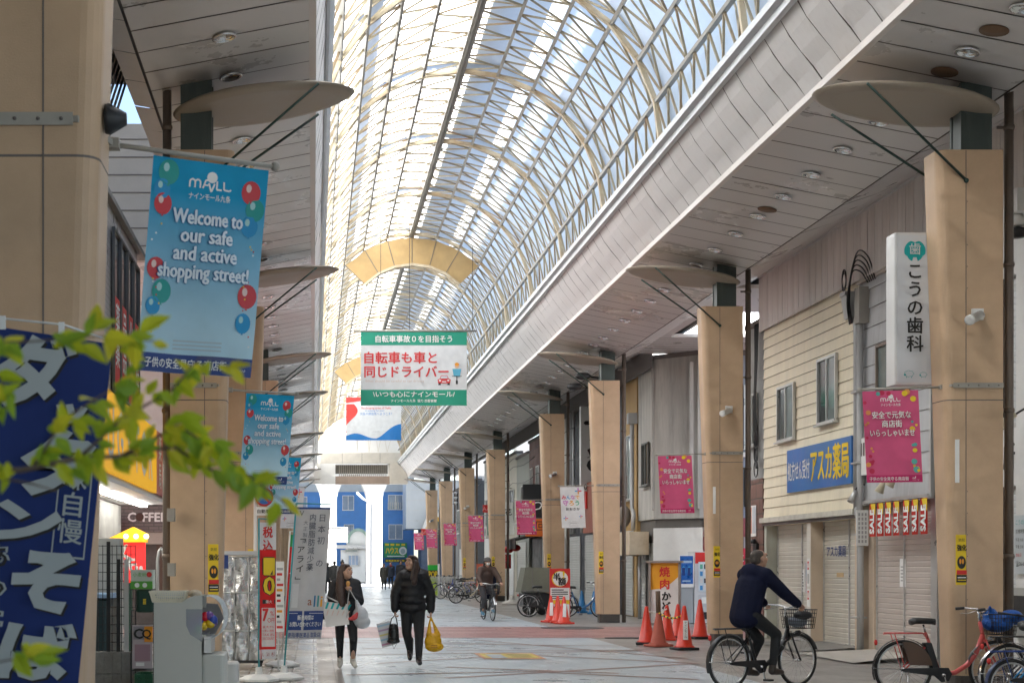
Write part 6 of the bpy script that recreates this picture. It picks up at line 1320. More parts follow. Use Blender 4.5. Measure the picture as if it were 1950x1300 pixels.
b.bx(sx(340), sx(392), d_+.03, d_+.42, .52, .80, M_gm); b.bx(sx(300), sx(385), d_+.03, d_+.43, .50, .52, M_gap); b.prism([(sx(354), sz(1216)), (sx(354), sz(1159)), (sx(385), sz(1150)), (sx(408), sz(1152)), (sx(420), sz(1180)), (sx(400), sz(1216))], d_+.425, d_+.432, mat('inner_grey', (.30, .28, .27), .4), 'y'); b.build('body', gm)
b = MB()
for yy in (d_+.06, d_+.17, d_+.28, d_+.39):                               # ribbed front faces
    b.rbox((sx(405), yy, .68), (.17, .10, .34), M_gm, .03); b.bx(sx(388), sx(402), yy-.04, yy+.04, .86, .98, M_alum)
b.build('coin_front', gm)
b = MB(); b.prism([(sx(300), .02), (sx(300), .50), (sx(396), .50), (sx(424), .40), (sx(430), .30), (sx(430), .02)], d_+.01, d_+.44, M_gm, 'y'); b.build('base_unit', gm)
b = MB(); cl = clear('clear_plastic', (.80, .82, .84), .62); n = 14; dome = [(sx(385), sz(1134))]+[(sx(396)+.115*cos(a), sz(1175)+.155*sin(a)) for a in [radians(82-172*k/n) for k in range(n+1)]]+[(sx(384), sz(1216))]
for (a, c) in zip(dome, dome[1:]): b.add([(a[0], d_+.01, a[1]), (c[0], d_+.01, c[1]), (c[0], d_+.44, c[1]), (a[0], d_+.44, a[1])], [(0, 1, 2, 3)], cl, True)
b.quad((sx(354), d_+.012, sz(1216)), (sx(385), d_+.012, sz(1222)), (sx(385), d_+.012, sz(1159)), (sx(354), d_+.012, sz(1159)), cl); b.build('dome', gm)
for yy in (d_+.14, d_+.25, d_+.36): pass
b = MB()
for yy in (d_+.0, d_+.115, d_+.225, d_+.335, d_+.445):
    b.tube([(p[0]+.004, yy, p[1]) for p in dome], .0035, clear('dome_rib', (.9, .92, .93), .45), 6)
b.build('dome_rib', gm); b = MB(); b.bx(sx(354), sx(392), d_+.03, d_+.42, sz(1214), sz(1208), M_gm); b.build('shelf', gm)
bc = [flat('capsule_%s' % n_, c_, .25) for n_, c_ in (('purple', (.10, .05, .30)), ('red', (.60, .02, .04)), ('yellow', (.75, .50, .02)), ('green', (.02, .35, .15)), ('violet', (.16, .06, .28)), ('blue', (.04, .08, .40)))]
names = ['purple', 'red', 'yellow', 'green', 'violet', 'blue']; r_ = random.Random(3); cap = None
spots = [(362, 1186, 0), (371, 1184, 4), (390, 1177, 1), (386, 1194, 2), (399, 1190, 2), (374, 1199, 3), (380, 1190, 5), (397, 1176, 4), (365, 1198, 0), (404, 1183, 5)]
for row in range(3):
    for i, (px, py, ci) in enumerate(spots):
        if row and i > 6: continue
        b = MB(); col = bc[(ci+row*2) % 6]; c = Vector((sx(px)+.004*row, d_+.065+.115*row, sz(py)+.012)); b.ball(c, .036, col, 14)
        pos = ['at the front', 'in the middle row', 'at the back'][row]
        b.build('toy_capsule', label='%s toy capsule %s of the clear machine dome' % (names[(ci+row*2) % 6], pos), cat='capsule', group='toy capsules in the machine %s, %s' % (pos, names[(ci+row*2) % 6]))
b = MB(); x0, x1 = sx(284), sx(352); z0 = sz(1146); M_bas = mat('basket_white', (.74, .71, .58), .4, var=.03)
b.bx(x0+.02, x1-.02, d_+.05, d_+.30, z0, z0+.008, M_bas); nn = 16
for (ya, yb) in ((d_+.05, d_+.03), (d_+.30, d_+.32)):
    for k in range(nn+1): u = k/nn; b.bar((x0+.02+(x1-x0-.04)*u, ya, z0), (x0+(x1-x0)*u, yb, z0+.075), .007, .004, M_bas)
    for f in (.0, .28, .55, .8, 1): b.bar((x0+.02*(1-f), ya+(yb-ya)*f, z0+.075*f), (x1-.02*(1-f), ya+(yb-ya)*f, z0+.075*f), .004, .012 if f == 1 else .007, M_bas)
for xa, xb in ((x0+.02, x0), (x1-.02, x1)):
    for k in range(9): u = k/8; b.bar((xa, d_+.05+.25*u, z0), (xb, d_+.03+.29*u, z0+.075), .004, .007, M_bas)
    b.bar((xb, d_+.03, z0+.075), (xb, d_+.32, z0+.075), .012, .012, M_bas)
b.build('basket', label='cream perforated plastic basket on top of the capsule machine', cat='basket')
b = MB(); r_ = random.Random(8)
for k in range(4): b.ball((x0+.08+.04*k, d_+.12+.03*k, z0+.05), (.05, .05, .03), clear('wrap_film', (.9, .92, .93), .3), 8)
b.build('plastic_wrap', label='crumpled clear plastic wrap lying in the cream basket', cat='plastic')
b = MB(); b.ball((sx(367), d_+.2, sz(1130)), (.055, .07, .028), mat('beige_rag', (.55, .47, .36), .9, var=.2, scale=30, bump=.6), 12); b.build('rag', label='crumpled beige rag on the machine behind the basket', cat='rag')
# silver insulated cage
ct = thing('insulated_cage', 'roll cage wrapped in crinkled silver foil cover beside the red flag', 'roll cage', (P(460, 0, 21.8).x, 22, 0)); x0, x1 = P(419, 0, 21.8).x, P(501, 0, 21.8).x; zt = 1.70
m_f = mat('silver_foil', (.55, .55, .55), .26, .9, var=.1, bump=1.0, bscale=6); b = MB(); rr_ = random.Random(11); nu, nv = 22, 30
vs = [(x0+(x1-x0)*i/nu, 21.8+.018*sin(i*.9)*cos(j*.5)+rr_.uniform(-.012, .012)-.02*abs(sin(pi*i/nu*3)), .10+(zt-.17)*j/nv) for j in range(nv+1) for i in range(nu+1)]
b.add(vs, [(j*(nu+1)+i, j*(nu+1)+i+1, (j+1)*(nu+1)+i+1, (j+1)*(nu+1)+i) for j in range(nv) for i in range(nu)], m_f, True)
vs = [(x1+.008*sin(j)+rr_.uniform(-.008, .008), 21.8+.75*i/8, .10+(zt-.17)*j/nv) for j in range(nv+1) for i in range(9)]; b.add(vs, [(j*9+i, j*9+i+1, (j+1)*9+i+1, (j+1)*9+i) for j in range(nv) for i in range(8)], m_f, True)
b.bx(x0, x0+.02, 21.83, 22.5, .1, zt-.08, m_f); b.build('foil_cover', ct); b = MB(); b.rbox(((x0+x1)/2, 22.15, zt-.03), (x1-x0+.04, .8, .06), mat('foil_lid', (.55, .58, .62), .35, .6, var=.05), .03); b.build('lid', ct)
b = MB()
for x in (x0-.01, x1+.01, (x0*2+x1)/3, (x0+2*x1)/3): b.tube([(x, 21.77, .12), (x, 21.77, zt-.07)], .009, M_alum, 6)
for zz in (.55, 1.1, 1.62): b.tube([(x0, 21.765, zz), (x1, 21.765, zz)], .009, M_alum, 6)
b.tube([(x0, 21.76, .11), (x1, 21.76, .11)], .02, M_black, 6); b.build('frame', ct)
for dx, lab in ((x0+.06, 0), (x1-.02, 1)): b = MB(); b.bx(dx, dx+.06, 21.745, 21.76, zt-.25, zt-.06, M_navy); b.build('strap', ct)
for x, y in ((x0+.05, 21.85), (x1-.05, 21.85), (x0+.05, 22.45), (x1-.05, 22.45)): b = MB(); b.lathe([(.05, -.015), (.05, .015)], (x, y, .05), M_black, 10, 'x'); b.build('caster', ct)
b = MB(); b.rbox((P(434, 0, 14.5).x, 14.6, .29), (.20, .3, .56), mat('white_bin', (.62, .62, .60), .4, var=.04), .05); b.build('plastic_bin', label='white rounded plastic bin behind the capsule machine', cat='bin')
# mesh fence on concrete blocks
fe = thing('mesh_fence', 'black wire mesh fence with dark posts on concrete blocks', 'fence', (-1.9, 13, .7)); fy = 13.0; b = MB(); fx0, fx1 = P(160, 0, fy).x, P(258, 0, fy).x
for k in range(12): b.bx(fx0+(fx1-fx0)*k/11-.003, fx0+(fx1-fx0)*k/11+.003, fy, fy+.006, .72, 1.67, M_black)
for k in range(13): b.bx(fx0, fx1, fy-.005, fy, .76+.075*k, .766+.075*k, M_black)
b.build('mesh', fe)
for px, zt_ in ((207, 1.70), (226, 1.55)): b = MB(); x = P(px, 0, fy).x; b.bx(x-.016, x+.016, fy-.02, fy-.006, .4, zt_, M_black); b.build('post', fe)
b = MB(); x = P(241, 0, fy).x; b.bx(x-.02, x+.02, fy-.02, fy-.006, .7, 1.55, M_alum); b.build('grey_post', fe)
b = MB(); M_blkw = mat('concrete_block', (.30, .295, .28), .85, var=.2, scale=12, bump=.5, bscale=60)
for j in range(4):
    for i in range(7): b.bx(P(150, 0, fy).x+.075*i*1.0+.002, P(150, 0, fy).x+.075*(i+1)-.002, fy-.06, fy+.1, .002+.19*j, .186+.19*j, M_blkw)
b.build('block_wall', label='low grey concrete block wall under the black mesh fence', cat='wall')
bn = thing('large_bin', 'large dark bin with pale blue rim behind the mesh fence', 'bin', (P(190, 0, 14.5).x, 14.6, 0)); b = MB(); x0, x1 = P(150, 0, 14.5).x, P(207, 0, 14.5).x; b.rbox(((x0+x1)/2, 14.8, .62), (x1-x0, .6, 1.1), mat('dark_teal_plastic', (.012, .035, .04), .45), .04); b.build('body', bn); b = MB(); b.rbox(((x0+x1)/2, 14.8, 1.2), (x1-x0+.03, .64, .05), flat('pale_blue_rim', (.25, .38, .55)), .02); b.build('rim', bn)
b = MB(); x0, x1 = P(140, 0, 15).x, P(222, 0, 15).x; b.rbox(((x0+x1)/2, 15.4, .92), (x1-x0, .35, 1.7), mat('grey_unit', (.38, .38, .36), .5, var=.15, streak=True), .02); b.build('outdoor_unit', label='tall grey equipment cabinet behind the mesh fence', cat='cabinet')
ls = thing('lit_red_sign', 'lit red sign with white strokes and a yellow lamp hood', 'sign', (P(247, 0, 24).x, 24, 0)); x0, x1 = P(221, 0, 24).x, P(276, 0, 24).x; b = MB(); s = csurf(x0, x1, 24, 1.22, 1.86); s.sheet(b, emis('lit_red', (.70, .02, .02), .25), thick=.12); b.build('panel', ls); b = MB(); s.text(b, 'K', .14, .46, .26, M_wht, .006, strike=.05, rot=.3); s.text(b, 'キ', .22, .30, .24, M_wht, .006, strike=.05); s.text(b, 'II', .36, .16, .2, M_wht, .006, strike=.06); b.build('lettering', ls)
b = MB(); b.prism([(x0-.15, 1.86), (x1+.03, 1.86), (x1+.03, 2.0), (x0+.28, 2.1), (x0-.15, 1.9)], 23.9, 24.15, emis('lit_yellow', (.80, .38, .01), .2), 'y'); b.build('hood', ls)
for k in range(3): b = MB(); b.ball((x0+.17+.16*k, 23.89, 1.95), .045, emis('bulb', (1, .75, .2), 1.2), 8); b.build('bulb', ls)
b = MB(); b.bx((x0+x1)/2-.07, (x0+x1)/2+.02, 24.02, 24.1, 0, 1.22, mat('green_post', (.015, .06, .04), .5)); b.build('post', ls)
# boxes, crates and rack by the pillar
yb = 12.6; x0, x1 = P(250, 0, yb).x, P(293, 0, yb).x
rk = thing('wire_rack', 'thin dark wire rack holding magazines and the green bag', 'rack', ((x0+x1)/2, yb+.1, 0)); b = MB()
for x in (x0, x1):
    for y in (yb, yb+.3): b.tube([(x, y, 0), (x, y, 1.12)], .006, M_black, 6)
for zz in (.62, .85, 1.12):
    for k in range(6): b.tube([(x0, yb+.06*k, zz), (x1, yb+.06*k, zz)], .003, M_black, 5)
b.build('frame', rk)
mg = thing('magazine_display', 'faded magazines with orange and grey covers on the wire rack', 'magazines', ((x0+x1)/2, yb, .63)); b = MB(); s = csurf(x0+.01, x1-.01, yb-.012, .64, 1.0); s.sheet(b, flat('magazine_pale', (.48, .42, .44)), thick=.01); s.rect(b, .01, .1, .24, .35, flat('magazine_grey', (.3, .28, .3)), .003); s.rect(b, .1, .17, .22, .35, M_org, .003); s.text(b, 'C', .05, .29, .08, M_blk, .005, strike=.05); s.text(b, 'Q', .12, .29, .07, M_blk, .005, strike=.03); s.rect(b, .02, .15, .06, .2, flat('magazine_rose', (.35, .22, .26)), .003); s.rect(b, .03, .1, .02, .05, M_wht, .003); b.build('cover', mg)
bx_ = thing('carton_box', 'white and green carton on top of the wire rack', 'box', (P(270, 0, yb).x, yb, 1.25)); xa, xc = P(249, 0, yb).x, P(291, 0, yb).x; b = MB(); b.bx(xa, xc, yb-.02, yb+.2, 1.30, 1.46, mat('carton_white', (.55, .60, .52), .6, var=.04)); b.build('carton', bx_); b = MB(); s = csurf(xa, xc, yb-.022, 1.30, 1.46); s.rect(b, 0, s.w, 0, .065, flat('carton_green', (.10, .36, .05)), .002); s.text(b, '小麦粉', s.w*.42, .12, .035, flat('carton_green', (.10, .36, .05)), .003); s.ell(b, s.w*.85, .12, .022, .022, M_redp, .003); [s.ell(b, s.w*k, .032, .02, .02, M_wht, .003) for k in (.3, .65)]; b.build('print', bx_)
gb_ = thing('green_bag', 'dark green insulated bag with small yellow print under the carton', 'bag', (P(275, 0, yb).x, yb, 1.14)); b = MB(); b.rbox((P(276, 0, yb).x, yb+.08, 1.20), (.15, .2, .19), mat('bag_green', (.01, .045, .03), .6, var=.2), .03); b.build('body', gb_); b = MB(); s = csurf(P(266, 0, yb).x, P(286, 0, yb).x, yb-.021, 1.12, 1.28); [s.rect(b, .03, .055, .09-.012*k, .098-.012*k, M_yel, .001) for k in range(4)]; s.text(b, 'BAG', .045, .035, .014, M_wht, .001) if False else None; b.build('print', gb_)
M_crg = mat('crate_green', (.012, .10, .045), .45, var=.08)
def crate(zc, lab, dx=0.0):
    t = thing('plastic_crate', lab, 'crate', (P(275, 0, yb).x+dx, yb+.1, zc), 0, 'green crates stacked by the machine'); xa, xc = P(257, 0, yb).x+dx, P(291, 0, yb).x+dx; b = MB()
    for k in range(4): b.bx(xa, xc, yb-.02, yb-.008, zc+.005+.045*k, zc+.035+.045*k, M_crg)
    for x in (xa, (xa+xc)/2-.01, xc-.02): b.bx(x, x+.02, yb-.026, yb-.021, zc, zc+.175, M_crg)
    for x in (xa, xc-.012): b.bx(x, x+.012, yb-.007, yb+.3, zc, zc+.175, M_crg)
    b.bx(xa, xc, yb+.288, yb+.3, zc, zc+.175, M_crg); b.bx(xa+.012, xc-.012, yb-.007, yb+.287, zc, zc+.012, M_crg); b.build('body', t)
crate(.42, 'topmost dark green crate of the stack under the magazines'); crate(.22, 'middle dark green crate of the stack under the magazines', .004); crate(.02, 'bottom dark green crate of the stack under the magazines', -.003)
# shop stand and hoops behind the left pillar, road sign
st = thing('shop_stand', 'white and green standing sign seen between the pipe and the pillar', 'standing sign', (P(332, 0, 30).x, 30, 0)); b = MB(); s = csurf(P(312, 0, 30).x, P(345, 0, 30).x, 30, .05, 1.95); s.sheet(b, flat('stand_white', (.55, .60, .58)), thick=.05); s.rect(b, 0, s.w, 1.1, 1.3, flat('stand_green', (.02, .30, .12)), .004); s.rect(b, 0, s.w, .3, .75, flat('stand_green', (.02, .30, .12)), .004); s.rect(b, .05, s.w-.05, 1.5, 1.55, flat('print_grey', (.4, .4, .4)), .004); b.build('panel', st)
ho = thing('bicycle_hoop', 'shiny bent steel hoop beside the pipe', 'hoop', (P(305, 0, 20).x, 20, 0)); b = MB(); xa, xc = P(300, 0, 20).x, P(313, 0, 20).x; b.tube([(xa, 20, 0), (xa, 20, 1.55), (xa+.02, 20, 1.68), ((xa+xc)/2, 20, 1.72), (xc-.02, 20, 1.68), (xc, 20, 1.55), (xc, 20, 0)], .022, M_alum, 8); b.build('tube', ho)
np_ = thing('no_parking_sign', 'round blue and red no parking sign with a plate below', 'road sign', (P(501, 0, 27).x, 27, 2.3)); c = P(503, 946, 27); b = MB(); b.lathe([(.165, -.012), (.165, .012), (.005, .012)], c, flat('sign_red', (.55, .04, .05)), 28, 'y'); s = csurf(c.x-.2, c.x+.2, 26.983, c.z-.2, c.z+.2); s.ell(b, .2, .2, .13, .13, flat('sign_blue', (.03, .14, .45)), .003, 28); s.poly(b, [(.10, .275), (.125, .30), (.30, .125), (.275, .10)], flat('sign_red', (.55, .04, .05)), .006); b.build('disc', np_); b = MB(); q = P(502, 973, 27); s = csurf(q.x-.14, q.x+.14, 26.98, q.z-.075, q.z+.075); s.sheet(b, M_wht, thick=.01); s.text(b, '自動車', .14, .075, .07, M_blk, .003, width=.22, strike=.015); b.build('plate', np_); b = MB(); b.tube([(c.x-.16, 27.05, 0), (c.x-.16, 27.05, 3.2)], .03, M_white, 8); b.bar((c.x-.16, 27.02, c.z), (c.x, 27.02, c.z), .03, .02, M_alum); b.build('post', np_)
for px, py, d_2, lab in ((320, 923, 17.4, 'upper small grey box strapped to the left pipe'), (0, 0, 0, '')):
    if d_2: b = MB(); q = P(326, 980, 17.3); b.rbox(q, (.09, .1, .15), mat('junction_grey', (.30, .28, .25), .5), .01); b.build('junction_box', label='small grey junction box, upper of two on the dark pipe', cat='junction box'); b = MB(); q = P(327, 1084, 17.3); b.rbox(q, (.09, .1, .15), mat('junction_grey', (.30, .28, .25), .5), .01); b.build('junction_box', label='small grey junction box, lower of two on the dark pipe', cat='junction box')
# the young street tree whose branch reaches into view
tr_ = thing('street_tree', 'young tree whose thin branches with yellow-green leaves reach across the left side', 'tree', (-.92, 2.18, 0)); M_bark = mat('grey_brown_bark', (.14, .105, .085), .85, var=.25, scale=20, bump=.4)
b = MB(); b.tube([(-.92, 2.18, 0), (-.91, 2.18, .8), (-.94, 2.18, 1.5), (-.91, 2.2, 2.4), (-.93, 2.2, 2.9)], [.045, .04, .032, .02, .008], M_bark, 10); b.build('trunk', tr_)
D0 = 3.2; main = [P(x, y, d*.68) for x, y, d in ((-630, 960, 3.2), (-300, 930, 3.2), (-60, 895, 3.2), (40, 895, 3.15), (150, 872, 3.15), (230, 868, 3.2), (330, 850, 3.25), (420, 905, 3.3), (500, 925, 3.3))]
twigs = [main, [P(x, y, d*.68) for x, y, d in ((-100, 893, 3.2), (60, 920, 3.15), (110, 935, 3.15))], [P(x, y, d*.68) for x, y, d in ((150, 872, 3.15), (230, 800, 3.15), (330, 740, 3.2), (380, 680, 3.2), (470, 690, 3.2))], [P(x, y, d*.68) for x, y, d in ((230, 868, 3.2), (340, 810, 3.2), (430, 870, 3.2), (545, 960, 3.25))], [P(x, y, d*.68) for x, y, d in ((-620, 700, 3.2), (-200, 660, 3.1), (60, 650, 3.1), (180, 640, 3.1), (300, 650, 3.1))], [P(x, y, d*.68) for x, y, d in ((60, 895, 3.15), (120, 800, 3.15), (180, 760, 3.15), (250, 720, 3.15))], [P(x, y, d*.68) for x, y, d in ((-600, 1350, 3.0), (-150, 1290, 3.0), (20, 1255, 3.0), (95, 1255, 3.0))], [P(x, y, d*.68) for x, y, d in ((-60, 895, 3.2), (-20, 820, 3.2), (20, 760, 3.2), (-10, 700, 3.2))]]
b = MB()
for i, tw in enumerate(twigs):
    n = len(tw); r0 = .0062 if i == 0 else .0028; b.tube(tw, [max(.0009, r0*(1-.8*k/(n-1))) for k in range(n)], M_bark, 6)
b.build('branch', tr_)
def leafmat(name, col):
    m = cloth(name, col, .6, .45); return m
M_leaf = [leafmat('leaf_a', (.44, .56, .03)), leafmat('leaf_b', (.58, .64, .03)), leafmat('leaf_c', (.30, .46, .04)), leafmat('leaf_d', (.70, .66, .04))]
b = MB(); rl = random.Random(21)
def leaf(c, L, ax, tilt, m):
    ax = ax.normalized(); up = Vector((rl.uniform(-.5, .5), -1, rl.uniform(-.2, .9))).normalized(); side = ax.cross(up).normalized(); up = side.cross(ax).normalized(); w_ = L*rl.uniform(.20, .27)
    prof = ((0, 0), (.12, .55), (.32, 1.0), (.55, .88), (.78, .48), (1, 0)); L1, R1, Mid = [], [], []
    bend = rl.uniform(.05, .25)
    for t_, k in prof:
        p = c+ax*(L*t_)-up*(bend*L*t_*t_); Mid.append(p-up*.0); L1.append(p+side*(w_*k)+up*(w_*k*.35)); R1.append(p-side*(w_*k)+up*(w_*k*.35))
    n = len(prof)
    for k in range(n-1): b.add([Mid[k], Mid[k+1], L1[k+1], L1[k]], [(0, 1, 2, 3)], m, True); b.add([Mid[k+1], Mid[k], R1[k], R1[k+1]], [(0, 1, 2, 3)], m, True)
def spray(pts, n, Lm=.038, drop=.6):
    for k in range(n):
        f = rl.random()*(len(pts)-1); i = int(f); p = pts[i].lerp(pts[i+1], f-i); dirv = (pts[i+1]-pts[i]).normalized()
        ax = dirv*rl.uniform(.2, .9)+Vector((rl.uniform(-.6, .6), rl.uniform(-.5, .5), rl.uniform(-drop-.5, .45))); q = p+Vector((rl.uniform(-.010, .010), rl.uniform(-.03, .03), rl.uniform(-.012, .012)))
        leaf(q, Lm*rl.uniform(.7, 1.25), ax, 0, rl.choice(M_leaf))
spray(main[4:], 34); spray(main[2:5], 10); spray(twigs[2], 32); spray(twigs[3], 38); spray(twigs[4][2:], 20, .044); spray(twigs[5], 26); spray(twigs[6][2:], 9, .035, .2); spray(twigs[7], 14); spray(twigs[3][1:], 14)
for tw in (twigs[4][:3], twigs[0][:3]): spray(tw, 26)
b.build('leaves', tr_)
# ---------------------------------------------------------------- bicycles
M_tyre = mat('tyre_rubber', (.022, .022, .022), .7, var=.1); M_chrome = mat('chrome', (.62, .62, .62), .18, 1.0, var=.05); M_rimg = mat('rim_grey', (.50, .50, .50), .3, .8, var=.05); M_sad = mat('saddle_black', (.02, .02, .02), .5, var=.1)
def paint(name, c): return mat(name, c, .32, .1, var=.05, scale=8)
def wheel(root, cx, r, rimm=None, steer=0.0, name='wheel', detail=True):
    M = Matrix.Rotation(steer, 3, 'Z'); c = Vector((cx, 0, r)); q = lambda p: c+M @ Vector(p); N = 36 if detail else 20
    b = MB(); b.tube([q((r2*cos(2*pi*k/N), 0, r2*sin(2*pi*k/N))) for r2 in (r-.019,) for k in range(N)], .019, M_tyre, 8 if detail else 5, closed=True); o = b.build('tyre', root, world=False)
    b = MB(); b.tube([q(((r-.045)*cos(2*pi*k/N), 0, (r-.045)*sin(2*pi*k/N))) for k in range(N)], .011, rimm or M_rimg, 6, closed=True); b.build('rim', o, world=False)
    b = MB(); b.tube([q((0, -.05, 0)), q((0, .05, 0))], .022, M_chrome, 8)
    n = 28 if detail else 10
    for k in range(n):
        a = 2*pi*k/n; e = .03*(1 if k % 2 else -1); a2 = a+(.35 if (k//2) % 2 else -.35); b.tube([q((.02*cos(a2+a-a), e, .02*sin(a2))), q(((r-.05)*cos(a), 0, (r-.05)*sin(a)))], .0016 if detail else .003, M_chrome, 4, cap=False)
    b.build('spokes', o, world=False); return o
def bicycle(label, loc, rz, col, group=None, r=.33, basket='wire', step=True, rimm=None, fender=None, steer=0.0, rack=True, guard=None, battery=False, stand=True, detail=True, dark=None, wb=.56):
    root = thing('bicycle', label, 'bicycle', loc, rz, group); fr = paint('bike_'+'_'.join('%02d' % int(100*c) for c in col), col); fen = fender or M_chrome; X = lambda x: x
    rx, fx = -wb, wb+.02; bbx = (-.10, 0, .27); ra, fa = Vector((rx, 0, r)), Vector((fx, 0, r)); hd0, hd1 = Vector((fx-.20, 0, .86)), Vector((fx-.155, 0, .66)); st = Vector((-.27, 0, .74))
    w = wheel(root, rx, r, rimm, 0, detail=detail); wheel(root, fx, r, rimm, steer, detail=detail)
    b = MB(); b.tube([bbx, st], .018, fr, 8); b.tube([hd0, hd1], .022, fr, 8)
    if step: b.tube([hd1+Vector((-.01, 0, .06)), hd1+Vector((-.09, 0, -.16)), (.20, 0, .38), (.06, 0, .29), bbx], [.026, .028, .030, .028, .024], fr, 10)
    else: b.tube([hd1, bbx], .02, fr, 8); b.tube([hd0+Vector((0, 0, -.04)), st+Vector((0, 0, -.12))], .018, fr, 8)
    for y in (-.055, .055): b.tube([bbx, ra+Vector((0, y, 0))], .011, fr, 6); b.tube([st+Vector((.03, y*.3, -.12)), ra+Vector((0, y, 0))], .010, fr, 6)
    b.build('frame', root, world=False)
    Rs = Matrix.Rotation(steer, 3, 'Z'); b = MB()
    for y in (-.05, .05): b.tube([hd1+Vector((.005, y, -.01)), hd1+Vector((.06, y, -.14)), fa+Rs @ Vector((0, y, 0))], .012, fr if not dark else dark, 6)
    b.bar(hd1+Vector((0, -.055, -.01)), hd1+Vector((0, .055, -.01)), .03, .03, fr); b.build('fork', root, world=False)
    b = MB(); s0 = Vector((fx-.22, 0, .98)); b.tube([hd0, s0], .013, M_chrome, 8)
    hb = [(-.13, .29, .02), (-.03, .26, .03), (.06, .12, .02), (.06, 0, -.01), (.06, -.12, .02), (-.03, -.26, .03), (-.13, -.29, .02)]; b.tube([s0+Rs @ Vector(p) for p in hb], .011, M_chrome, 8)
    for k in (0, -1): p = s0+Rs @ Vector(hb[k]); q = s0+Rs @ Vector(hb[1 if k == 0 else -2]); b.tube([p, p.lerp(q, .9)], .017, M_black, 8)
    for sg_ in (1, -1): b.tube([s0+Rs @ Vector((.05, sg_*.16, 0)), s0+Rs @ Vector((.0, sg_*.24, -.03)), s0+Rs @ Vector((-.08, sg_*.27, -.03))], .005, M_chrome, 5)
    b.tube([s0+Vector((.05, .05, 0)), s0+Vector((.12, .06, -.12)), hd1+Vector((.06, .04, -.1))], .004, M_black, 5); b.build('handlebar', root, world=False)
    b = MB(); b.tube([st, st+Vector((-.025, 0, .09))], .012, M_chrome, 8); b.build('seat_post', root, world=False); b = MB(); sp = st+Vector((-.03, 0, .125)); n = 14
    prof = [(-.13, .085, .0), (-.10, .095, .012), (-.04, .085, .014), (.03, .05, .012), (.10, .026, .008), (.14, .018, .0)]; vs = []
    for (x, w_, zz) in prof:
        for k in range(n): a = 2*pi*k/n; vs.append(sp+Vector((x, w_*cos(a), zz+.030*sin(a)-(.012 if sin(a) < 0 else 0))))
    b.add(vs, [(i*n+k, i*n+(k+1) % n, (i+1)*n+(k+1) % n, (i+1)*n+k) for i in range(5) for k in range(n)]+[tuple(reversed(range(n))), tuple(range(5*n, 6*n))], M_sad, True); b.build('saddle', root, world=False)
    for (c, a0, a1, stt) in ((ra, 20, 200, 0), (fa, 20, 165, steer)):
        b = MB(); M = Matrix.Rotation(stt, 3, 'Z'); rr = r+.018; pts = [(rr*cos(radians(a0+(a1-a0)*k/16)), rr*sin(radians(a0+(a1-a0)*k/16))) for k in range(17)]; vs = []
        for (x, zz) in pts:
            for (y, k) in ((-.03, .985), (-.016, 1.0), (.016, 1.0), (.03, .985)): vs.append(c+M @ Vector((x*k, y, zz*k)))
        b.add(vs, [(i*4+j, i*4+j+1, (i+1)*4+j+1, (i+1)*4+j) for i in range(16) for j in range(3)], fen, True)
        for y in (-.034, .034): b.tube([c+M @ Vector((0, y*1.4, 0)), c+M @ Vector((pts[-3][0], y, pts[-3][1]))], .003, M_chrome, 4)
        b.build('mudguard', root, world=False)
    if rack:
        b = MB(); zz = 2*r+.075
        for y in (-.06, .06): b.tube([(rx-.20, y, zz-.0), (rx+.24, y, zz), st+Vector((.02, y*.3, -.06))], .007, dark or fr, 6); b.tube([(rx-.12, y, zz), (rx, y*1.1, r)], .006, dark or fr, 6)
        b.tube([(rx-.20, -.06, zz), (rx-.22, 0, zz-.01), (rx-.20, .06, zz)], .007, dark or fr, 6)
        for k in range(3): b.tube([(rx-.1+.14*k, -.06, zz), (rx-.1+.14*k, .06, zz)], .005, dark or fr, 5)
        b.build('rack', root, world=False)
    b = MB(); b.ball((rx-r*.93, 0, r+.30*r/.33), (.02, .025, .035), M_redp, 8); b.build('reflector', root, world=False)
    b = MB(); g_ = M_black
    gp = [(rx-.05, .05), (rx+.0, .065), (bbx[0]-.04, .07), (bbx[0]+.06, .07), (bbx[0]+.10, 0), (bbx[0]+.06, -.08), (bbx[0]-.02, -.09), (bbx[0]-.10, -.02), (rx+.0, .02), (rx-.05, .03)]; b.prism([(x, r*.0+zz+.28) for x, zz in gp], -.075, -.062, g_, 'y'); b.build('chain_case', root, world=False)
    b = MB()
    for (sg_, ang) in ((-1, radians(-75)), (1, radians(105))):
        e = Vector(bbx)+Vector((.165*cos(ang), sg_*.09, .165*sin(ang))); b.bar(Vector(bbx)+Vector((0, sg_*.09, 0)), e, .02, .014, M_chrome); b.box(e+Vector((0, sg_*.055, 0)), (.085, .09, .022), M_black)
    b.tube([Vector(bbx)+Vector((0, -.1, 0)), Vector(bbx)+Vector((0, .1, 0))], .018, M_chrome, 8); b.build('crank', root, world=False)
    if stand: b = MB(); b.tube([(rx+.03, -.08, r-.02), (rx-.02, -.14, .005)], .008, M_chrome, 6); b.tube([(rx+.03, .08, r-.02), (rx-.02, .14, .005)], .008, M_chrome, 6); b.build('kickstand', root, world=False)
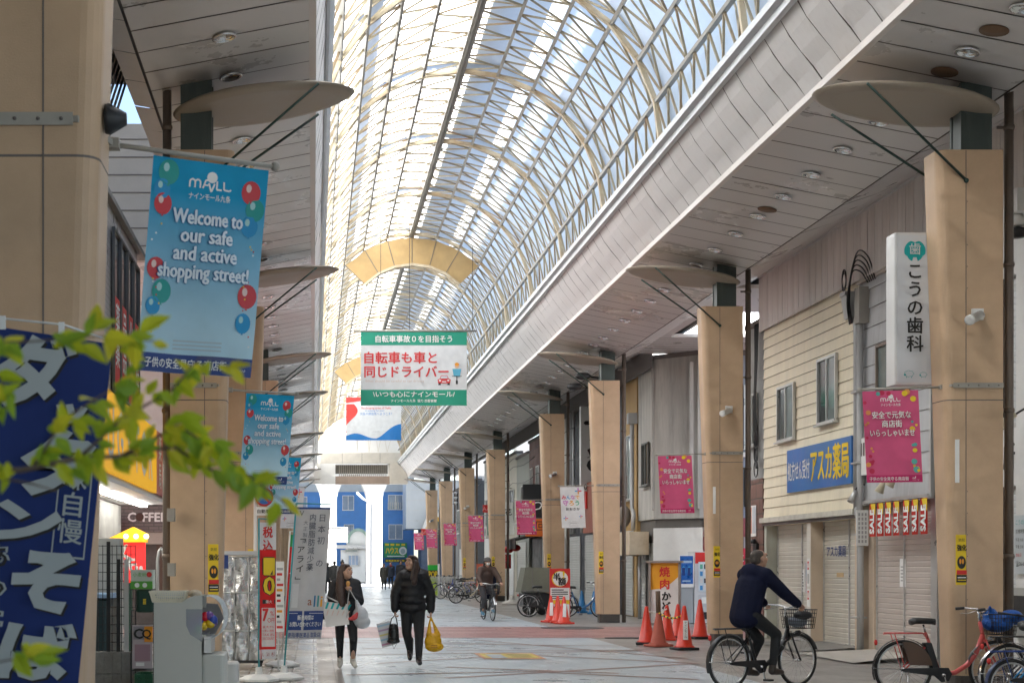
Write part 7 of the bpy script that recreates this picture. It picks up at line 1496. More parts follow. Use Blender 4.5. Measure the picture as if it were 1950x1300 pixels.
    if basket:
        b = MB(); mb_ = M_black if basket == 'black' else (M_alum if basket == 'wire' else M_black); x0, x1, y0, z0, z1 = fx-.13, fx+.17, .16, .72, .95; n = 9 if detail else 5
        q = lambda x, y, zz: (Rs @ Vector((x-fx, y, 0)))+Vector((fx, 0, zz))
        t_ = .0035 if detail else .006
        for k in range(n+1):
            u = k/n; a = x0+.03+(x1-x0-.06)*u; c = x0+(x1-x0)*u; yy = -y0+2*y0*u
            for sg_ in (-1, 1): b.tube([q(a, sg_*(y0-.02), z0), q(c, sg_*y0, z1)], t_, mb_, 4); b.tube([q(x1-.03 if sg_ > 0 else x0+.03, yy*.87, z0), q(x1 if sg_ > 0 else x0, yy, z1)], t_, mb_, 4)
            b.tube([q(a, -y0+.02, z0), q(a, y0-.02, z0)], t_, mb_, 4)
        for j in range(6 if detail else 4):
            f = j/(5 if detail else 3); zz = z0+(z1-z0)*f; e = .03*(1-f); pts = [q(x0+e, -y0+e*.7, zz), q(x1-e, -y0+e*.7, zz), q(x1-e, y0-e*.7, zz), q(x0+e, y0-e*.7, zz)]; b.tube(pts, t_*(1.8 if f == 1 else 1), mb_, 5, closed=True)
        b.build('basket', root, world=False)
        b = MB(); b.lathe([(.03, 0), (.036, .05), (.03, .055)], (fx-.02, .0, .66), M_black, 10, 'x'); b.bar((fx-.05, 0, .66), (fx-.11, 0, .68), .02, .02, M_chrome); b.build('lamp', root, world=False)
    if battery: b = MB(); b.rbox((-.205, 0, .46), (.09, .09, .34), M_black, .02); b.v = [(p[0]-.19*(p[2]-.46)*1.6-.0, p[1], p[2]) for p in b.v]; b.build('battery', root, world=False)
    if guard: b = MB(); pts = [(rx+(r-.02)*cos(radians(a)), r+(r-.02)*sin(radians(a))) for a in range(8, 100, 8)]+[(rx+.05, r+.05)]; b.prism(pts, .055, .06, guard, 'y'); b.prism(pts, -.06, -.055, guard, 'y'); b.build('coat_guard', root, world=False)
    return root
def gx(px, d): return (px-VPX)*d/FPX
bk_red = bicycle('pink-red step-through electric bicycle parked before the right pillar', (gx(1808, 17.0), 17.0, 0), 0, (.60, .10, .09), basket='black', guard=mat('guard_brown', (.10, .055, .035), .4), battery=True, rimm=M_rimg, fender=M_black, wb=.52)
bag = thing('blue_bag', 'crumpled blue mesh bag lying in the front basket of the pink-red bicycle', 'bag', (gx(1905, 17.0), 17.0, .84)); cx_ = gx(1808, 17.0)+.56
bb_ = union('body', [('e', (cx_-.02, 17.0, .85), (.17, .16, .11)), ('e', (cx_+.12, 16.97, .93), (.12, .13, .07)), ('e', (cx_-.10, 17.0, .93), (.08, .1, .09)), ('c', (cx_-.12, 16.95, .95), .02, (cx_-.15, 16.9, 1.03), .018), ('e', (cx_+.22, 17.0, .88), (.10, .1, .06))], mat('blue_mesh', (.01, .10, .42), .5, var=.35, scale=9, bump=.9, bscale=45), .012, 2); bb_.parent = bag; bb_.location = -Vector(bag.location)
b = MB(); b.tube([(cx_-.08, 16.86, .97), (cx_+.05, 16.83, .95), (cx_+.22, 16.85, .93)], .012, M_black, 6); b.build('strap', bag)
bicycle('bright blue small-wheeled bicycle cut off by the right edge', (gx(2022, 15.6), 15.6, 0), radians(8), (.02, .26, .60), r=.27, basket=None, rack=True, step=False, dark=M_navy, fender=paint('bike_navy', (.03, .05, .12)))
bicycle('dark bicycle with pale rims behind the small blue one at the right edge', (gx(2018, 16.2), 16.2, 0), radians(5), (.03, .03, .04), r=.33, basket=None, rack=True, rimm=mat('pale_rim', (.62, .58, .48), .35, .5, var=.05), fender=None, dark=M_black)
CYL = (gx(1388, 18.15)+.49, 18.15+.27, 0); CYR = radians(29)
bk_c = bicycle('black city bicycle ridden by the man in the navy coat', CYL, CYR, (.02, .02, .02), basket='wire2', dark=M_black, stand=False, rimm=M_chrome, fender=M_black)
b = MB(); Mz = Matrix.Rotation(CYR, 3, 'Z'); q = lambda p: Vector(CYL)+Mz @ Vector(p); b.ball(q((.60, .02, .80)), (.13, .11, .07), mat('grey_bundle', (.25, .28, .33), .8, var=.2), 12); b.ball(q((.62, -.05, .88)), (.12, .08, .06), M_black, 12); b.build('bundle', label='grey and black bundle in the wire basket of the ridden bicycle', cat='bundle')
LADY = (4.72, 40.9, 0); LR = radians(-84)
bicycle('dark bicycle ridden towards us by the woman in the brown coat', LADY, LR, (.03, .03, .035), basket='black', dark=M_black, stand=False, detail=False)
GP = 'bicycles parked along the right pavement'
for (px, d, rz, col, bas, lab) in ((862, 66, 150, (.60, .60, .60), 'wire', 'white bicycle, leftmost of the parked heap'), (876, 67.5, 140, (.10, .12, .40), 'wire', 'blue bicycle in the middle of the parked heap'), (884, 69, 150, (.55, .55, .58), 'wire', 'silver bicycle behind the blue one in the parked heap'), (850, 70, 145, (.25, .22, .30), 'wire', 'purple-grey bicycle at the back left of the parked heap'), (870, 71.5, 155, (.08, .10, .14), 'wire', 'dark bicycle farthest back in the parked heap')):
    bicycle(lab, (gx(px, d), d, 0), radians(rz), col, GP, basket=bas, detail=False, rimm=M_chrome)
bicycle('black and cream bicycle standing alone before the distant pillar', (gx(893, 59), 59, 0), radians(20), (.50, .42, .30), basket=None, detail=False, dark=M_black)
bicycle('blue-framed bicycle leaning behind the cones and sale board', (gx(1107, 42.5), 42.5, 0), radians(5), (.03, .12, .28), basket=None, dark=M_black, detail=False)
bicycle('dark bicycle with silver mudguard in front of the tarp-covered cart', (gx(1043, 43.5), 43.5, 0), radians(4), (.05, .05, .05), basket=None, detail=False, fender=M_chrome)
ctp = thing('covered_cart', 'cart under an olive-grey tarpaulin behind the dark bicycle', 'cart', (gx(1020, 45), 45, 0)); x0, x1 = gx(997, 45), gx(1048, 45); b = MB(); mt_ = mat('olive_tarp', (.17, .17, .13), .7, var=.15, bump=.4, bscale=8, stain=(.10, .10, .08), stain_amt=.5)
b.add([(x0-.08, 45, .68), (x1, 45, .68), (x1, 45, 1.42), (x0+.06, 45, 1.42), (x0-.08, 46.2, .68), (x1, 46.2, .68), (x1, 46.1, 1.42), (x0+.06, 46.1, 1.42)], [(0, 1, 2, 3), (7, 6, 5, 4), (0, 3, 7, 4), (1, 5, 6, 2), (3, 2, 6, 7), (0, 4, 5, 1)], mt_); b.bx(x0-.05, x1, 44.985, 44.998, .70, .76, M_dark); b.bx(x0+.25, x0+.28, 44.985, 44.998, .7, 1.4, M_dark); b.build('tarpaulin', ctp); b = MB(); b.bx(x0, x1, 45.05, 46.1, .25, .66, M_black); b.build('bed', ctp)
for x in (x0+.2, x1-.2): b = MB(); b.lathe([(.18, -.03), (.2, 0), (.18, .03)], (x, 45.3, .2), M_tyre, 16, 'y'); b.build('wheel', ctp)
for (px, py, lab) in ((974, 1151, 'low white plastic weight with a stub on the grey pavement'), (1018, 1151, 'low white plastic weight under the parked dark bicycle')):
    d = CAMZ*FPX/(py-VPY); x = gx(px, d); b = MB(); b.lathe([(.38, 0), (.36, .08), (.16, .16), (.1, .2), (.08, .34), (.03, .35)], (x, d, 0), mat('weight_white', (.55, .52, .47), .6, var=.1), 12, sy=.7); b.build('sign_weight', label=lab, cat='weight')
# green and yellow parking board
pbd = thing('parking_board', 'yellow-green parking board with black P panel by the parked heap', 'board', (gx(824, 72), 72, 0)); b = MB(); x0, x1 = gx(815, 72), gx(834, 72); b.bx(x0, x1, 72, 72.1, .05, .9, flat('board_lime', (.45, .60, .02))); b.bx(x0, x1, 72, 72.1, 1.25, 1.5, flat('board_green', (.02, .45, .04))); b.bx(x0, x1, 72, 72.1, .905, 1.245, M_blk); b.build('panel', pbd); b = MB(); csurf(x0, x1, 71.99, .2, 1.5).text(b, 'POP', .24, .86, .3, M_yel, .004, width=.4, strike=.04); b.build('lettering', pbd)
b = MB(); b.tube([(gx(835.5, 70), 70, 0), (gx(835.5, 70), 70, 1.55)], .05, M_white, 8); b.build('bollard', label='slim white post beside the parking board', cat='post')
b = MB(); b.bx(gx(908, 66), gx(922, 66), 66, 66.1, .4, 1.55, flat('flag_coral', (.65, .14, .08))); b.build('shop_flag', label='coral red shop flag between two distant pillars', cat='flag')

# ---------------------------------------------------------------- people
M_skin = mat('skin', (.52, .31, .22), .5, var=.05, scale=12); M_hair = mat('dark_brown_hair', (.035, .017, .012), .42, var=.3, scale=25, bump=.5, bscale=90); M_hairb = mat('black_hair', (.02, .016, .014), .45, var=.3, scale=25, bump=.5, bscale=90); M_hairg = mat('greying_hair', (.07, .055, .045), .6, var=.4, scale=60, bump=.5, bscale=90)
M_puff = mat('black_puffer', (.009, .009, .011), .5, var=.15, bump=.3, bscale=22, spec=.35); M_trou = mat('black_trousers', (.012, .013, .015), .75, var=.12); M_navyc = mat('navy_coat', (.008, .010, .028), .85, var=.2, bump=.5, bscale=14, spec=.2); M_boot = mat('black_leather', (.014, .013, .013), .28, var=.1); M_shoew = mat('pale_trainer', (.55, .52, .46), .6, var=.06); M_dkc = mat('dark_coat', (.022, .022, .026), .7, var=.15); M_brc = mat('brown_coat', (.075, .045, .034), .7, var=.15); M_greyc = mat('grey_coat', (.10, .095, .09), .75, var=.2)
M_eye = flat('eye_dark', (.02, .015, .012)); M_lip_ = flat('lip_rose', (.42, .13, .11))
V = Vector
def head_blobs(c, yaw, pitch, k=1.0):
    "ellipsoids of a head centred on c, facing -y before yaw"
    M = Matrix.Rotation(yaw, 3, 'Z') @ Matrix.Rotation(-pitch, 3, 'X'); q = lambda p: c+M @ (V(p)*k); L = []
    for (p, r) in (((0, .012, .03), (.074, .092, .085)), ((0, -.012, -.035), (.060, .075, .072)), ((0, -.055, -.078), (.030, .028, .026)), ((0, -.084, .048), (.05, .018, .018)), ((0, -.094, -.006), (.014, .022, .022)), ((0, -.09, .015), (.009, .016, .028)), ((.076, .008, -.002), (.010, .020, .030)), ((-.076, .008, -.002), (.010, .020, .030)), ((0, -.080, -.048), (.026, .012, .010)), ((.04, -.062, -.015), (.024, .024, .022)), ((-.04, -.062, -.015), (.024, .024, .022))):
        L.append(('e', q(p), V(r)*k, M))
    return L, M, q
def hand_blobs(wr, fw, pn, curl=.7, thumb=1, k=1.0):
    "a palm, four unequal bent fingers and a thumb; fw points along the fingers, pn out of the palm"
    fw = fw.normalized(); pn = (pn-fw*pn.dot(fw)).normalized(); sd = fw.cross(pn)*thumb; L = []; kn = wr+fw*.085*k
    for t in (-.028, -.009, .010, .028): L.append(('c', wr+sd*t*.7*k+fw*.01, .014*k, kn+sd*t*k, .0125*k))
    for t, ln in ((-.031, .060), (-.011, .074), (.010, .080), (.030, .070)):
        p = kn+sd*t*k; a = 0; d = fw; r = .0098*k
        for j, f in enumerate((.45, .32, .25)):
            a += curl*(1, 1.15, .8)[j]; d = (fw*cos(a)+pn*sin(a)); e = p+d*ln*f*k; L.append(('c', p, r, e, r*.93)); p = e; r *= .93
    p = wr+sd*.026*k+fw*.022*k; d = (sd*.75+fw*.65+pn*.25).normalized()
    for j, ln in enumerate((.038, .030)): e = p+d*ln*k; L.append(('c', p, .011*k, e, .0098*k)); p = e; d = (d+fw*.5+pn*curl*.6).normalized()
    return L
def person(label, loc, rz, J, head, clothes, hair, hands, group=None, voxel=.011, fine=True):
    "J: joints in the person's own frame (facing -y). clothes: list of (name, material, [blobs], voxel, smooth)"
    root = thing('person', label, 'person', loc, rz, group); B = []
    for s in 'LR':
        B += [('c', J['sh'+s], .046, J['el'+s], .036), ('c', J['el'+s], .036, J['wr'+s], .026), ('c', J['hip'+s], .062, J['kn'+s], .042), ('c', J['kn'+s], .042, J['an'+s], .030), ('c', J['an'+s]+V((0, .015, -.02)), .028, J['toe'+s]-(J['toe'+s]-J['an'+s])*.12, .020)]
    B += [('c', J['pel'], .085, J['ch'], .10), ('c', (J['shL']+J['ch'])/2, .065, (J['shR']+J['ch'])/2, .065), ('c', J['hipL'], .07, J['hipR'], .07), ('c', J['shL'], .045, J['neck'], .045), ('c', J['shR'], .045, J['neck'], .045), ('c', J['neck']+V((0, 0, -.05)), .056, J['head']+V((0, .012, -.05)), .050)]
    hb, M, q = head_blobs(J['head'], head[0], head[1], head[2] if len(head) > 2 else 1.0); B += hb
    for s in 'LR': B += hand_blobs(J['wr'+s], *hands[s])
    union('body', B, M_skin, voxel, 3, root)
    e = MB()
    for x in (-.031, .031):
        e.ball(q((x, -.083, .012)), V((.010, .006, .0055)), M_wht, 8, M); e.ball(q((x, -.089, .012)), V((.0065, .005, .0065)), M_eye, 8, M); e.ball(q((x, -.088, .034)), V((.018, .006, .0045)), hair[0], 8, M)
    e.build('eyes', root, world=False); e = MB(); e.ball(q((0, -.090, -.046)), V((.024, .007, .0075)), M_lip_, 8, M); e.build('lips', root, world=False)
    union('hair', [(b_[0], q(b_[1]), *(((b_[2], q(b_[3]), b_[4])) if b_[0] == 'c' else (V(b_[2]), M))) for b_ in hair[1]], hair[0], .012, 3, root)
    for (nm, m, bl, vx, sm) in clothes: union(nm, bl, m, vx, sm, root)
    return root
def trousers(J, m, k=1.0, flare=.0, sole=.06): return [('trousers', m, [('c', J['hip'+s], .098*k, J['kn'+s], .068*k) for s in 'LR']+[('c', J['kn'+s], .067*k, J['an'+s]+V((0, 0, sole)), .048*k+flare) for s in 'LR']+[('c', J['hipL'], .112*k, J['hipR'], .112*k), ('c', (J['hipL']+J['hipR'])/2, .12*k, J['pel']+V((0, 0, .06)), .12*k)], .012, 4)]
def shoes(J, m, heel=False, k=1.0):
    L = []
    for s in 'LR':
        a, t = J['an'+s], J['toe'+s]; d = (t-a).normalized(); L += [('c', a+V((0, .015, -.025)), .045*k, a+d*.06+V((0, 0, -.012)), .042*k), ('c', a+d*.06+V((0, 0, -.015)), .042*k, t, .032*k), ('c', a+V((0, 0, .05)), .044*k if not heel else .05*k, a+V((0, .015, -.02)), .045*k)]
        if heel: L += [('c', a+V((0, .01, .20)), .058, a+V((0, .01, .02)), .048), ('c', a+V((0, .035, -.03)), .022, a+V((0, .035, -.075)), .018)]
    return [('shoes', m, L, .010, 3)]
def coat(J, m, name='coat', k=1.0, length=0.0, puff=False, hood=True, collar=True):
    L = []
    for s in 'LR':
        if puff:
            for (a, b_, ra, rb, n) in ((J['sh'+s], J['el'+s], .085, .078, 4), (J['el'+s], J['wr'+s], .077, .060, 4)):
                for i in range(n): p = a.lerp(b_, (i+.5)/n); L.append(('e', p, V((1, 1, 1))*(ra+(rb-ra)*(i+.5)/n)*1.04*k)); L.append(('c', a.lerp(b_, i/n), (ra*.88)*k, a.lerp(b_, (i+1)/n), (rb*.90)*k))
        else: L += [('c', J['sh'+s], .078*k, J['el'+s], .066*k), ('c', J['el'+s], .065*k, J['wr'+s], .050*k)]
    low = J['pel']+V((0, 0, -.02-length)); ch = J['ch']
    if puff:
        for i in range(5): p = low.lerp(ch+V((0, 0, .10)), i/4); L.append(('e', p, V((.205, .165, .078))*k)); L.append(('e', p+V((0, 0, .035)), V((.185, .15, .06))*k))
    else: L += [('c', low+V((-.06, 0, 0)), .125*k, ch+V((-.05, 0, 0)), .135*k), ('c', low+V((.06, 0, 0)), .125*k, ch+V((.05, 0, 0)), .135*k), ('c', low, .135*k, ch, .145*k)]
    L += [('c', J['shL'], .082*k, J['neck']+V((0, .01, -.02)), .085*k), ('c', J['shR'], .082*k, J['neck']+V((0, .01, -.02)), .085*k)]
    if collar: L += [('e', J['neck']+V((0, .02, .015)), V((.095, .09, .05))*k)]
    if hood: L += [('e', J['neck']+V((0, .09, -.01)), V((.13, .075, .09))*k)]
    return [(name, m, L, .013, 10 if not puff else 3)]
def stand_pose(h=1.6, step=0.0, arms=(.0, .0)):
    k = h/1.65; J = dict(pel=V((0, 0, .93)), ch=V((0, 0, 1.22)), neck=V((0, .01, 1.40)), head=V((0, -.01, 1.535)))
    for s, g in (('L', 1), ('R', -1)):
        f = step*g; J['sh'+s] = V((g*.165, .01, 1.345)); J['el'+s] = V((g*.215, .03+.2*arms[0 if g > 0 else 1], 1.08)); J['wr'+s] = V((g*.225, -.03+.25*arms[0 if g > 0 else 1], .845)); J['hip'+s] = V((g*.088, 0, .87)); J['kn'+s] = V((g*.09, -.03-f*.5, .48+abs(min(f, 0))*.05)); J['an'+s] = V((g*.085, .01-f, .085+max(0, -f)*.25)); J['toe'+s] = V((g*.095, -.13-f, .035+max(0, -f)*.08))
    for n in J: J[n] = J[n]*k
    return J
DOWN = V((0, 0, -1)); IN = lambda g: V((-g, 0, 0))
short_h = [('e', (0, .022, .050), (.084, .098, .078)), ('e', (0, .055, .0), (.078, .068, .08))]
# the woman in the black puffer jacket
J = stand_pose(1.60, .13); J['an'+'R'] += V((.05, 0, .04)); J['toe'+'R'] += V((.05, 0, .04)); J['elL'] = V((.27, .02, 1.06)); J['wrL'] = V((.265, -.03, .83)); J['elR'] = V((-.26, .02, 1.07)); J['wrR'] = V((-.265, -.02, .84))
for n in ('anL', 'anR', 'toeL', 'toeR', 'knL', 'knR', 'hipL', 'hipR', 'pel'): J[n].z += .035
J['ch'].z += .03; J['neck'].z += .03; J['head'].z += .035; J['shL'].z += .03; J['shR'].z += .03; J['head'] += V((-.025, -.01, 0))
long_h = [('e', (0, .025, .045), (.088, .098, .085)), ('e', (0, .075, -.06), (.09, .05, .12)), ('c', (-.08, .04, .0), .038, (-.10, .02, -.27), .036), ('c', (.08, .03, .0), .042, (.12, -.01, -.30), .042), ('c', (.085, -.02, .02), .025, (.10, -.05, -.24), .03), ('c', (.06, .09, -.05), .045, (.07, .085, -.25), .035), ('c', (-.05, .09, -.05), .045, (-.06, .09, -.24), .035), ('e', (.03, -.06, .085), (.06, .03, .025))]
W2 = (gx(786, 22.3), 22.3, 0)
person('woman in a black puffer jacket and black boots looking up, carrying a yellow bag', W2, 0, J, (-.75, .22), trousers(J, M_trou, 1.08)+shoes(J, M_boot, True)+coat(J, M_puff, 'puffer_jacket', .98, .06, True)+[('fur_hood', mat('grey_brown_fur', (.035, .03, .028), .9, var=.5, scale=60, bump=1.0, bscale=70), [('c', J['neck']+V((.05, .08, .03)), .06, J['neck']+V((.18, .02, -.02)), .065), ('c', J['neck']+V((-.05, .08, .03)), .06, J['neck']+V((-.17, .0, -.03)), .055), ('c', J['neck']+V((.18, .02, -.02)), .06, J['neck']+V((.10, -.08, -.10)), .04), ('c', J['neck']+V((-.17, .0, -.03)), .055, J['neck']+V((-.10, -.08, -.10)), .04)], .012, 2)], (M_hair, long_h), {'L': (DOWN, IN(1), .95, -1), 'R': (DOWN, IN(-1), .95, 1)})
o2 = V(W2)
def bagthing(name, label, blobs, m, base, voxel=.012, sm=4, handles=(), hm=None, extra=None):
    t = thing(name, label, 'bag', base); o = union('body', blobs, m, voxel, sm); o.parent = t; o.location = -V(base); 
    if handles:
        b = MB()
        for h, r in handles: b.tube(h, r, hm or m, 6)
        b.build('handle', t)
    if extra: b = MB(); extra(b); b.build('print', t)
    return t
wl, wr_ = o2+J['wrL']+V((0, -.02, -.11)), o2+J['wrR']+V((0, -.02, -.11)); M_bagy = mat('yellow_plastic_bag', (.68, .36, .005), .32, var=.15, scale=6, bump=.8, bscale=9)
yb_ = wl+V((.03, 0, -.33)); bagthing('yellow_bag', 'bright yellow plastic shopping bag held by the woman in the puffer jacket', [('e', yb_+V((0, 0, -.02)), (.13, .075, .13)), ('e', yb_+V((.02, 0, -.09)), (.14, .085, .08)), ('c', yb_+V((-.06, 0, .08)), .045, wl+V((-.02, 0, -.06)), .014), ('c', yb_+V((.07, 0, .08)), .045, wl+V((.03, 0, -.06)), .014), ('c', wl+V((-.02, 0, -.06)), .014, wl+V((0, 0, .02)), .012), ('c', wl+V((.03, 0, -.06)), .014, wl+V((0, 0, .02)), .012)], M_bagy, tuple(yb_+V((0, 0, -.18))), .010, 3, extra=lambda b: [b.box(yb_+V((-.02+.03*(k % 3), -.086, -.10+.03*(k//3))), (.022, .004, .010), mat('bag_print', (.28, .10, .01), .5)) for k in range(6)])
kb_ = wr_+V((-.02, 0, -.22)); bagthing('bucket_bag', 'small black drawstring bag in the same hand as a striped paper bag', [('c', kb_+V((0, 0, -.09)), .085, kb_+V((0, 0, .06)), .075), ('e', kb_+V((0, 0, -.13)), (.1, .085, .04))], M_boot, tuple(kb_+V((0, 0, -.17))), .010, 3, [([kb_+V((-.06, 0, .08)), kb_+V((-.03, -.02, .2)), wr_+V((0, 0, .03)), kb_+V((.04, -.02, .2)), kb_+V((.06, 0, .08))], .008), ([kb_+V((-.05, -.08, -.1)), kb_+V((0, -.09, -.24)), kb_+V((.07, -.08, -.1))], .005)])
sp = thing('paper_bag', 'pale striped paper bag tilted behind the small black bag', 'bag', tuple(wr_+V((-.14, .05, -.44)))); b = MB(); M = Matrix.Rotation(radians(-14), 3, 'Y'); c = wr_+V((-.13, .05, -.25)); b.box(c, (.20, .09, .36), mat('paper_white', (.62, .60, .60), .6, var=.05), M=M); b.build('body', sp); b = MB()
for k, cc in enumerate(((.45, .20, .30), (.30, .45, .55), (.60, .52, .20), (.45, .30, .42), (.35, .50, .60))): b.box(c+M @ V((0, -.047, -.14+.07*k)), (.198, .004, .026), flat('stripe_%d' % k, cc), M=M)
b.build('print', sp); b = MB(); b.tube([c+M @ V((-.05, -.04, .18)), wr_+V((0, 0, .02)), c+M @ V((.06, -.04, .18))], .004, M_wht, 5); b.build('handle', sp)
# the woman with long wavy hair holding food
J = stand_pose(1.50, .10); J['anL'] += V((.03, .10, .05)); J['toeL'] += V((.05, .08, .01)); J['knL'] += V((.03, -.06, 0)); J['elR'] = V((-.22, .03, 1.0)); J['wrR'] = V((-.05, -.17, .93)); J['elL'] = V((.21, .0, .97)); J['wrL'] = V((.05, -.20, 1.10)); J['head'] += V((.01, -.01, 0))
wavy = [('e', (0, .025, .045), (.088, .098, .085)), ('e', (0, .07, -.08), (.12, .06, .15)), ('c', (-.08, .045, -.0), .05, (-.15, .02, -.26), .075), ('c', (-.15, .02, -.26), .075, (-.19, -.02, -.46), .055), ('c', (.08, .06, -.02), .05, (.15, .05, -.26), .075), ('c', (.15, .05, -.26), .07, (.22, .06, -.44), .05), ('e', (-.03, -.06, .085), (.06, .03, .025)), ('c', (-.05, .10, -.1), .06, (-.12, .10, -.40), .06), ('c', (.06, .10, -.1), .06, (.10, .12, -.36), .06)]
W1 = (gx(658, 21.9), 21.9, 0); o1 = V(W1)
person('woman with long wavy brown hair in black, bags on her arms, snack held up', W1, 0, J, (.80, .18), trousers(J, M_trou, .92)+shoes(J, M_shoew)+coat(J, M_dkc, 'jacket', .98, .02, False, False), (mat('wavy_brown_hair', (.045, .022, .015), .42, var=.35, scale=25, bump=.6, bscale=70), wavy), {'L': (V((.1, -.3, .95)), V((-.6, -.7, 0)), .9, -1), 'R': (V((.9, -.3, -.1)), V((0, 0, 1)), .8, 1)})
fd = o1+J['wrL']+V((-.02, -.06, .13)); b = MB(); b.ball(fd, (.03, .03, .045), mat('fried_snack', (.60, .30, .08), .6, var=.3, scale=30), 10); b.build('snack', label='small orange snack held up by the woman with wavy hair', cat='snack')
M_tote = mat('white_tote', (.60, .58, .56), .5, var=.08, bump=.3, bscale=8); tb = o1+V((-.12, -.17, .79)); tt = thing('striped_tote', 'large white tote bag with teal slanting stripes on the woman with wavy hair', 'bag', tuple(tb+V((0, 0, -.17))))
b = MB(); vs = [tb+V(p) for p in ((-.23, -.07, .19), (.15, -.07, .15), (.17, -.09, -.14), (-.16, -.09, -.18), (-.23, .07, .19), (.15, .07, .15), (.17, .09, -.14), (-.16, .09, -.18))]; b.add(vs, [(0, 3, 2, 1), (4, 5, 6, 7), (0, 4, 7, 3), (1, 2, 6, 5), (3, 7, 6, 2)], M_tote); b.build('body', tt); b = MB(); s = Surf(vs[3]+V((0, -.002, 0)), vs[2]+V((0, -.002, 0)), vs[0]+V((0, -.002, 0)), vs[1]+V((0, -.002, 0)))
for k in range(5): u0 = .03+.075*k; s.poly(b, [(u0, s.h*.72), (u0+.03, s.h*.72), (u0+.075, s.h*.99), (u0+.045, s.h*.99)], M_teal, .003); s.poly(b, [(u0+.0, s.h*.45), (u0+.012, s.h*.45), (u0+.05, s.h*.66), (u0+.035, s.h*.66)], flat('peach_line', (.60, .42, .36)), .003)
b.build('print', tt); b = MB(); b.tube([vs[0]+V((.08, 0, 0)), o1+J['elR']+V((-.05, -.05, .04)), vs[1]+V((-.08, 0, 0))], .012, M_tote, 6); b.build('handle', tt)
M_poly = mat('grey_plastic_bag', (.52, .53, .55), .3, var=.12, scale=5, bump=.8, bscale=9); gb2 = o1+V((.21, -.13, .76)); bagthing('plastic_bag', 'full grey-white plastic bag hanging on the arm of the woman with wavy hair', [('e', gb2+V((0, 0, 0)), (.12, .10, .15)), ('e', gb2+V((.03, 0, -.08)), (.12, .10, .10)), ('c', gb2+V((-.02, 0, .1)), .06, o1+V((.15, -.12, 1.0)), .015)], M_poly, tuple(gb2+V((0, 0, -.18))), .012, 2)
rb2 = o1+V((.10, -.27, .80)); bagthing('food_bag', 'clear bag with red food packet in front of the woman with wavy hair', [('c', rb2+V((.0, 0, -.05)), .03, rb2+V((.05, 0, -.01)), .025), ('c', rb2+V((-.05, 0, -.07)), .022, rb2+V((.02, 0, -.07)), .025), ('c', rb2+V((.04, 0, -.05)), .03, rb2+V((.06, 0, .01)), .02)], mat('red_packet', (.50, .05, .05), .4, var=.2), tuple(rb2+V((0, 0, -.1))), .010, 2, [([rb2+V((-.09, 0, -.05)), rb2+V((-.07, 0, .2)), o1+J['wrL']+V((0, -.03, .06))], .006), ([rb2+V((.08, 0, .02)), rb2+V((.04, 0, .2)), o1+J['wrL']+V((0, -.03, .06))], .006)], M_poly)
bb2 = o1+V((-.32, -.06, .80)); bagthing('shoulder_bag', 'black quilted bag behind the striped tote', [('e', bb2, (.11, .08, .09)), ('e', bb2+V((.05, 0, .05)), (.1, .07, .06))], M_boot, tuple(bb2+V((0, 0, -.1))), .012, 2)
# the cyclist in the navy coat: his frame faces -y, so his bicycle's +x is turned onto -y
def bike_pose(k=1.0, lean=.10, foot=1):
    J = dict(pel=V((0, .31, .95)), ch=V((0, .20, 1.24)), neck=V((0, .12, 1.43)), head=V((0, .06, 1.57)))
    for s, g in (('L', 1), ('R', -1)):
        J['sh'+s] = V((g*.18, .13, 1.375)); J['el'+s] = V((g*.28, -.08, 1.15)); J['wr'+s] = V((g*.275, -.29, 1.03)); J['hip'+s] = V((g*.10, .30, .90))
        if g*foot > 0: J['kn'+s] = V((g*.12, -.12, .70)); J['an'+s] = V((g*.13, .0, .30)); J['toe'+s] = V((g*.13, -.15, .24))
        else: J['kn'+s] = V((g*.12, -.06, .58)); J['an'+s] = V((g*.13, .10, .22)); J['toe'+s] = V((g*.13, -.04, .17))
    return J
J = bike_pose(foot=-1); J['knR'] = V((-.12, -.10, .66)); J['anR'] = V((-.14, -.02, .24)); J['toeR'] = V((-.14, -.17, .20))
rzc = CYR+pi/2; HB = (V((.1, -.85, -.3)), V((0, -.2, -1)))
person('man in a dark navy hooded coat riding the black bicycle to the right', CYL, rzc, J, (-.12, .14, 1.05), trousers(J, M_trou, .98)+shoes(J, mat('brown_shoe', (.05, .035, .028), .5, var=.1))+coat(J, M_navyc, 'hooded_coat', 1.14, .06, False, True), (M_hairg, [('e', (0, .028, .048), (.082, .095, .070)), ('e', (0, .055, .0), (.078, .062, .065))]), {'L': (*HB, .85, 1), 'R': (*HB, .85, -1)}, voxel=.010)
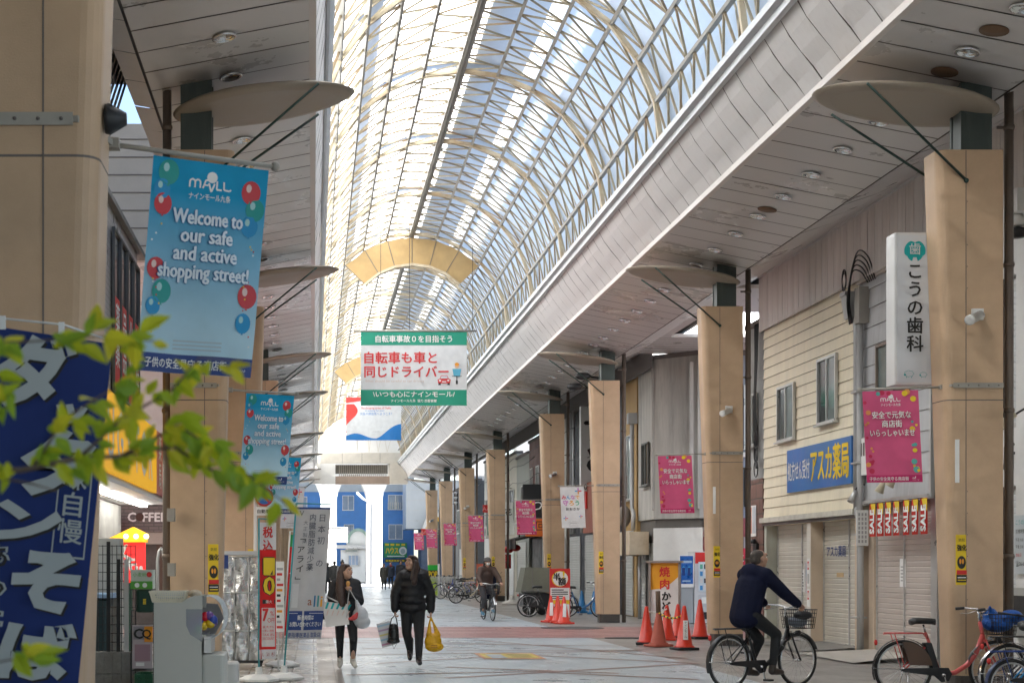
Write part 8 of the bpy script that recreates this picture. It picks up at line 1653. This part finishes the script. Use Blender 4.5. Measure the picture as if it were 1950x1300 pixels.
# the woman cycling towards us
J = bike_pose(foot=1); rzl = LR+pi/2
person('woman in a brown coat and grey hat cycling towards us', LADY, rzl, J, (0, 0), trousers(J, mat('grey_trousers', (.06, .06, .065), .8), 1.0)+shoes(J, mat('blue_shoe', (.12, .30, .45), .5))+coat(J, M_brc, 'coat', 1.08, .02, False, False)+[('hat', M_greyc, [('e', J['head']+V((0, .01, .07)), (.10, .11, .075)), ('e', J['head']+V((0, -.02, .045)), (.115, .125, .025))], .012, 3)]+[('mask', M_wht, [('e', J['head']+V((0, -.075, -.04)), (.052, .03, .042))], .008, 2)], (M_hairb, [('c', (-.08, .03, 0), .03, (-.10, .03, -.14), .03), ('c', (.08, .03, 0), .03, (.10, .03, -.14), .03), ('e', (0, .04, .02), (.085, .09, .09))]), {'L': (*HB, .85, 1), 'R': (*HB, .85, -1)}, voxel=.013)
# people farther off
def walker(px, py, h, rz, m, lab, mt=None, hr=None, length=.30, extra=None):
    d = CAMZ*FPX/(py-VPY); J = stand_pose(h, .12, (.15, -.15)); return person(lab, (gx(px, d), d, 0), rz, J, (0, 0), trousers(J, mt or M_trou, 1.0)+shoes(J, M_boot)+coat(J, m, 'coat', 1.05, length, False, False)+(extra(J) if extra else []), (hr or M_hairb, short_h), {'L': (DOWN, IN(1), .5, -1), 'R': (DOWN, IN(-1), .5, 1)}, voxel=.014)
walker(929, 1167, 1.60, 0, M_navyc, 'person in a dark blue coat walking just behind the woman on the bicycle')
walker(731, 1122, 1.58, 0, mat('olive_coat', (.055, .05, .04), .75), 'distant person in a knee-length olive-black coat walking towards us', length=.36)
walker(744, 1121, 1.70, 0, mat('navy_jacket', (.02, .028, .05), .7), 'distant person in a dark jacket with a red scarf walking towards us', length=.1, extra=lambda J: [('scarf', mat('red_scarf', (.35, .03, .04), .8), [('e', J['neck']+V((0, -.03, 0)), (.10, .10, .05))], .012, 2)])
walker(763, 1127, 1.75, 0, M_dkc, 'distant person in a dark hooded coat partly hidden by the woman in the puffer', length=.15, extra=lambda J: [('cap', M_dkc, [('e', J['head']+V((0, .03, .03)), (.11, .11, .12))], .012, 2)])
walker(624, 1130, 1.62, pi, mat('slate_coat', (.06, .065, .07), .75), 'distant person in a slate coat walking away behind the grey flag', hr=M_greyc, length=.15)
walker(637, 1131, 1.70, pi, M_greyc, 'distant person in a grey coat walking away, next to the one in slate', length=.1)
walker(652, 1136, 1.66, 0, mat('pale_grey_coat', (.38, .39, .40), .8), 'distant person in a pale grey coat with dark bobble hat behind the wavy-haired woman', length=.2, extra=lambda J: [('bobble_hat', M_greyc, [('e', J['head']+V((0, .02, .06)), (.10, .11, .09)), ('e', J['head']+V((0, .02, .17)), (.055, .055, .05))], .012, 2)])
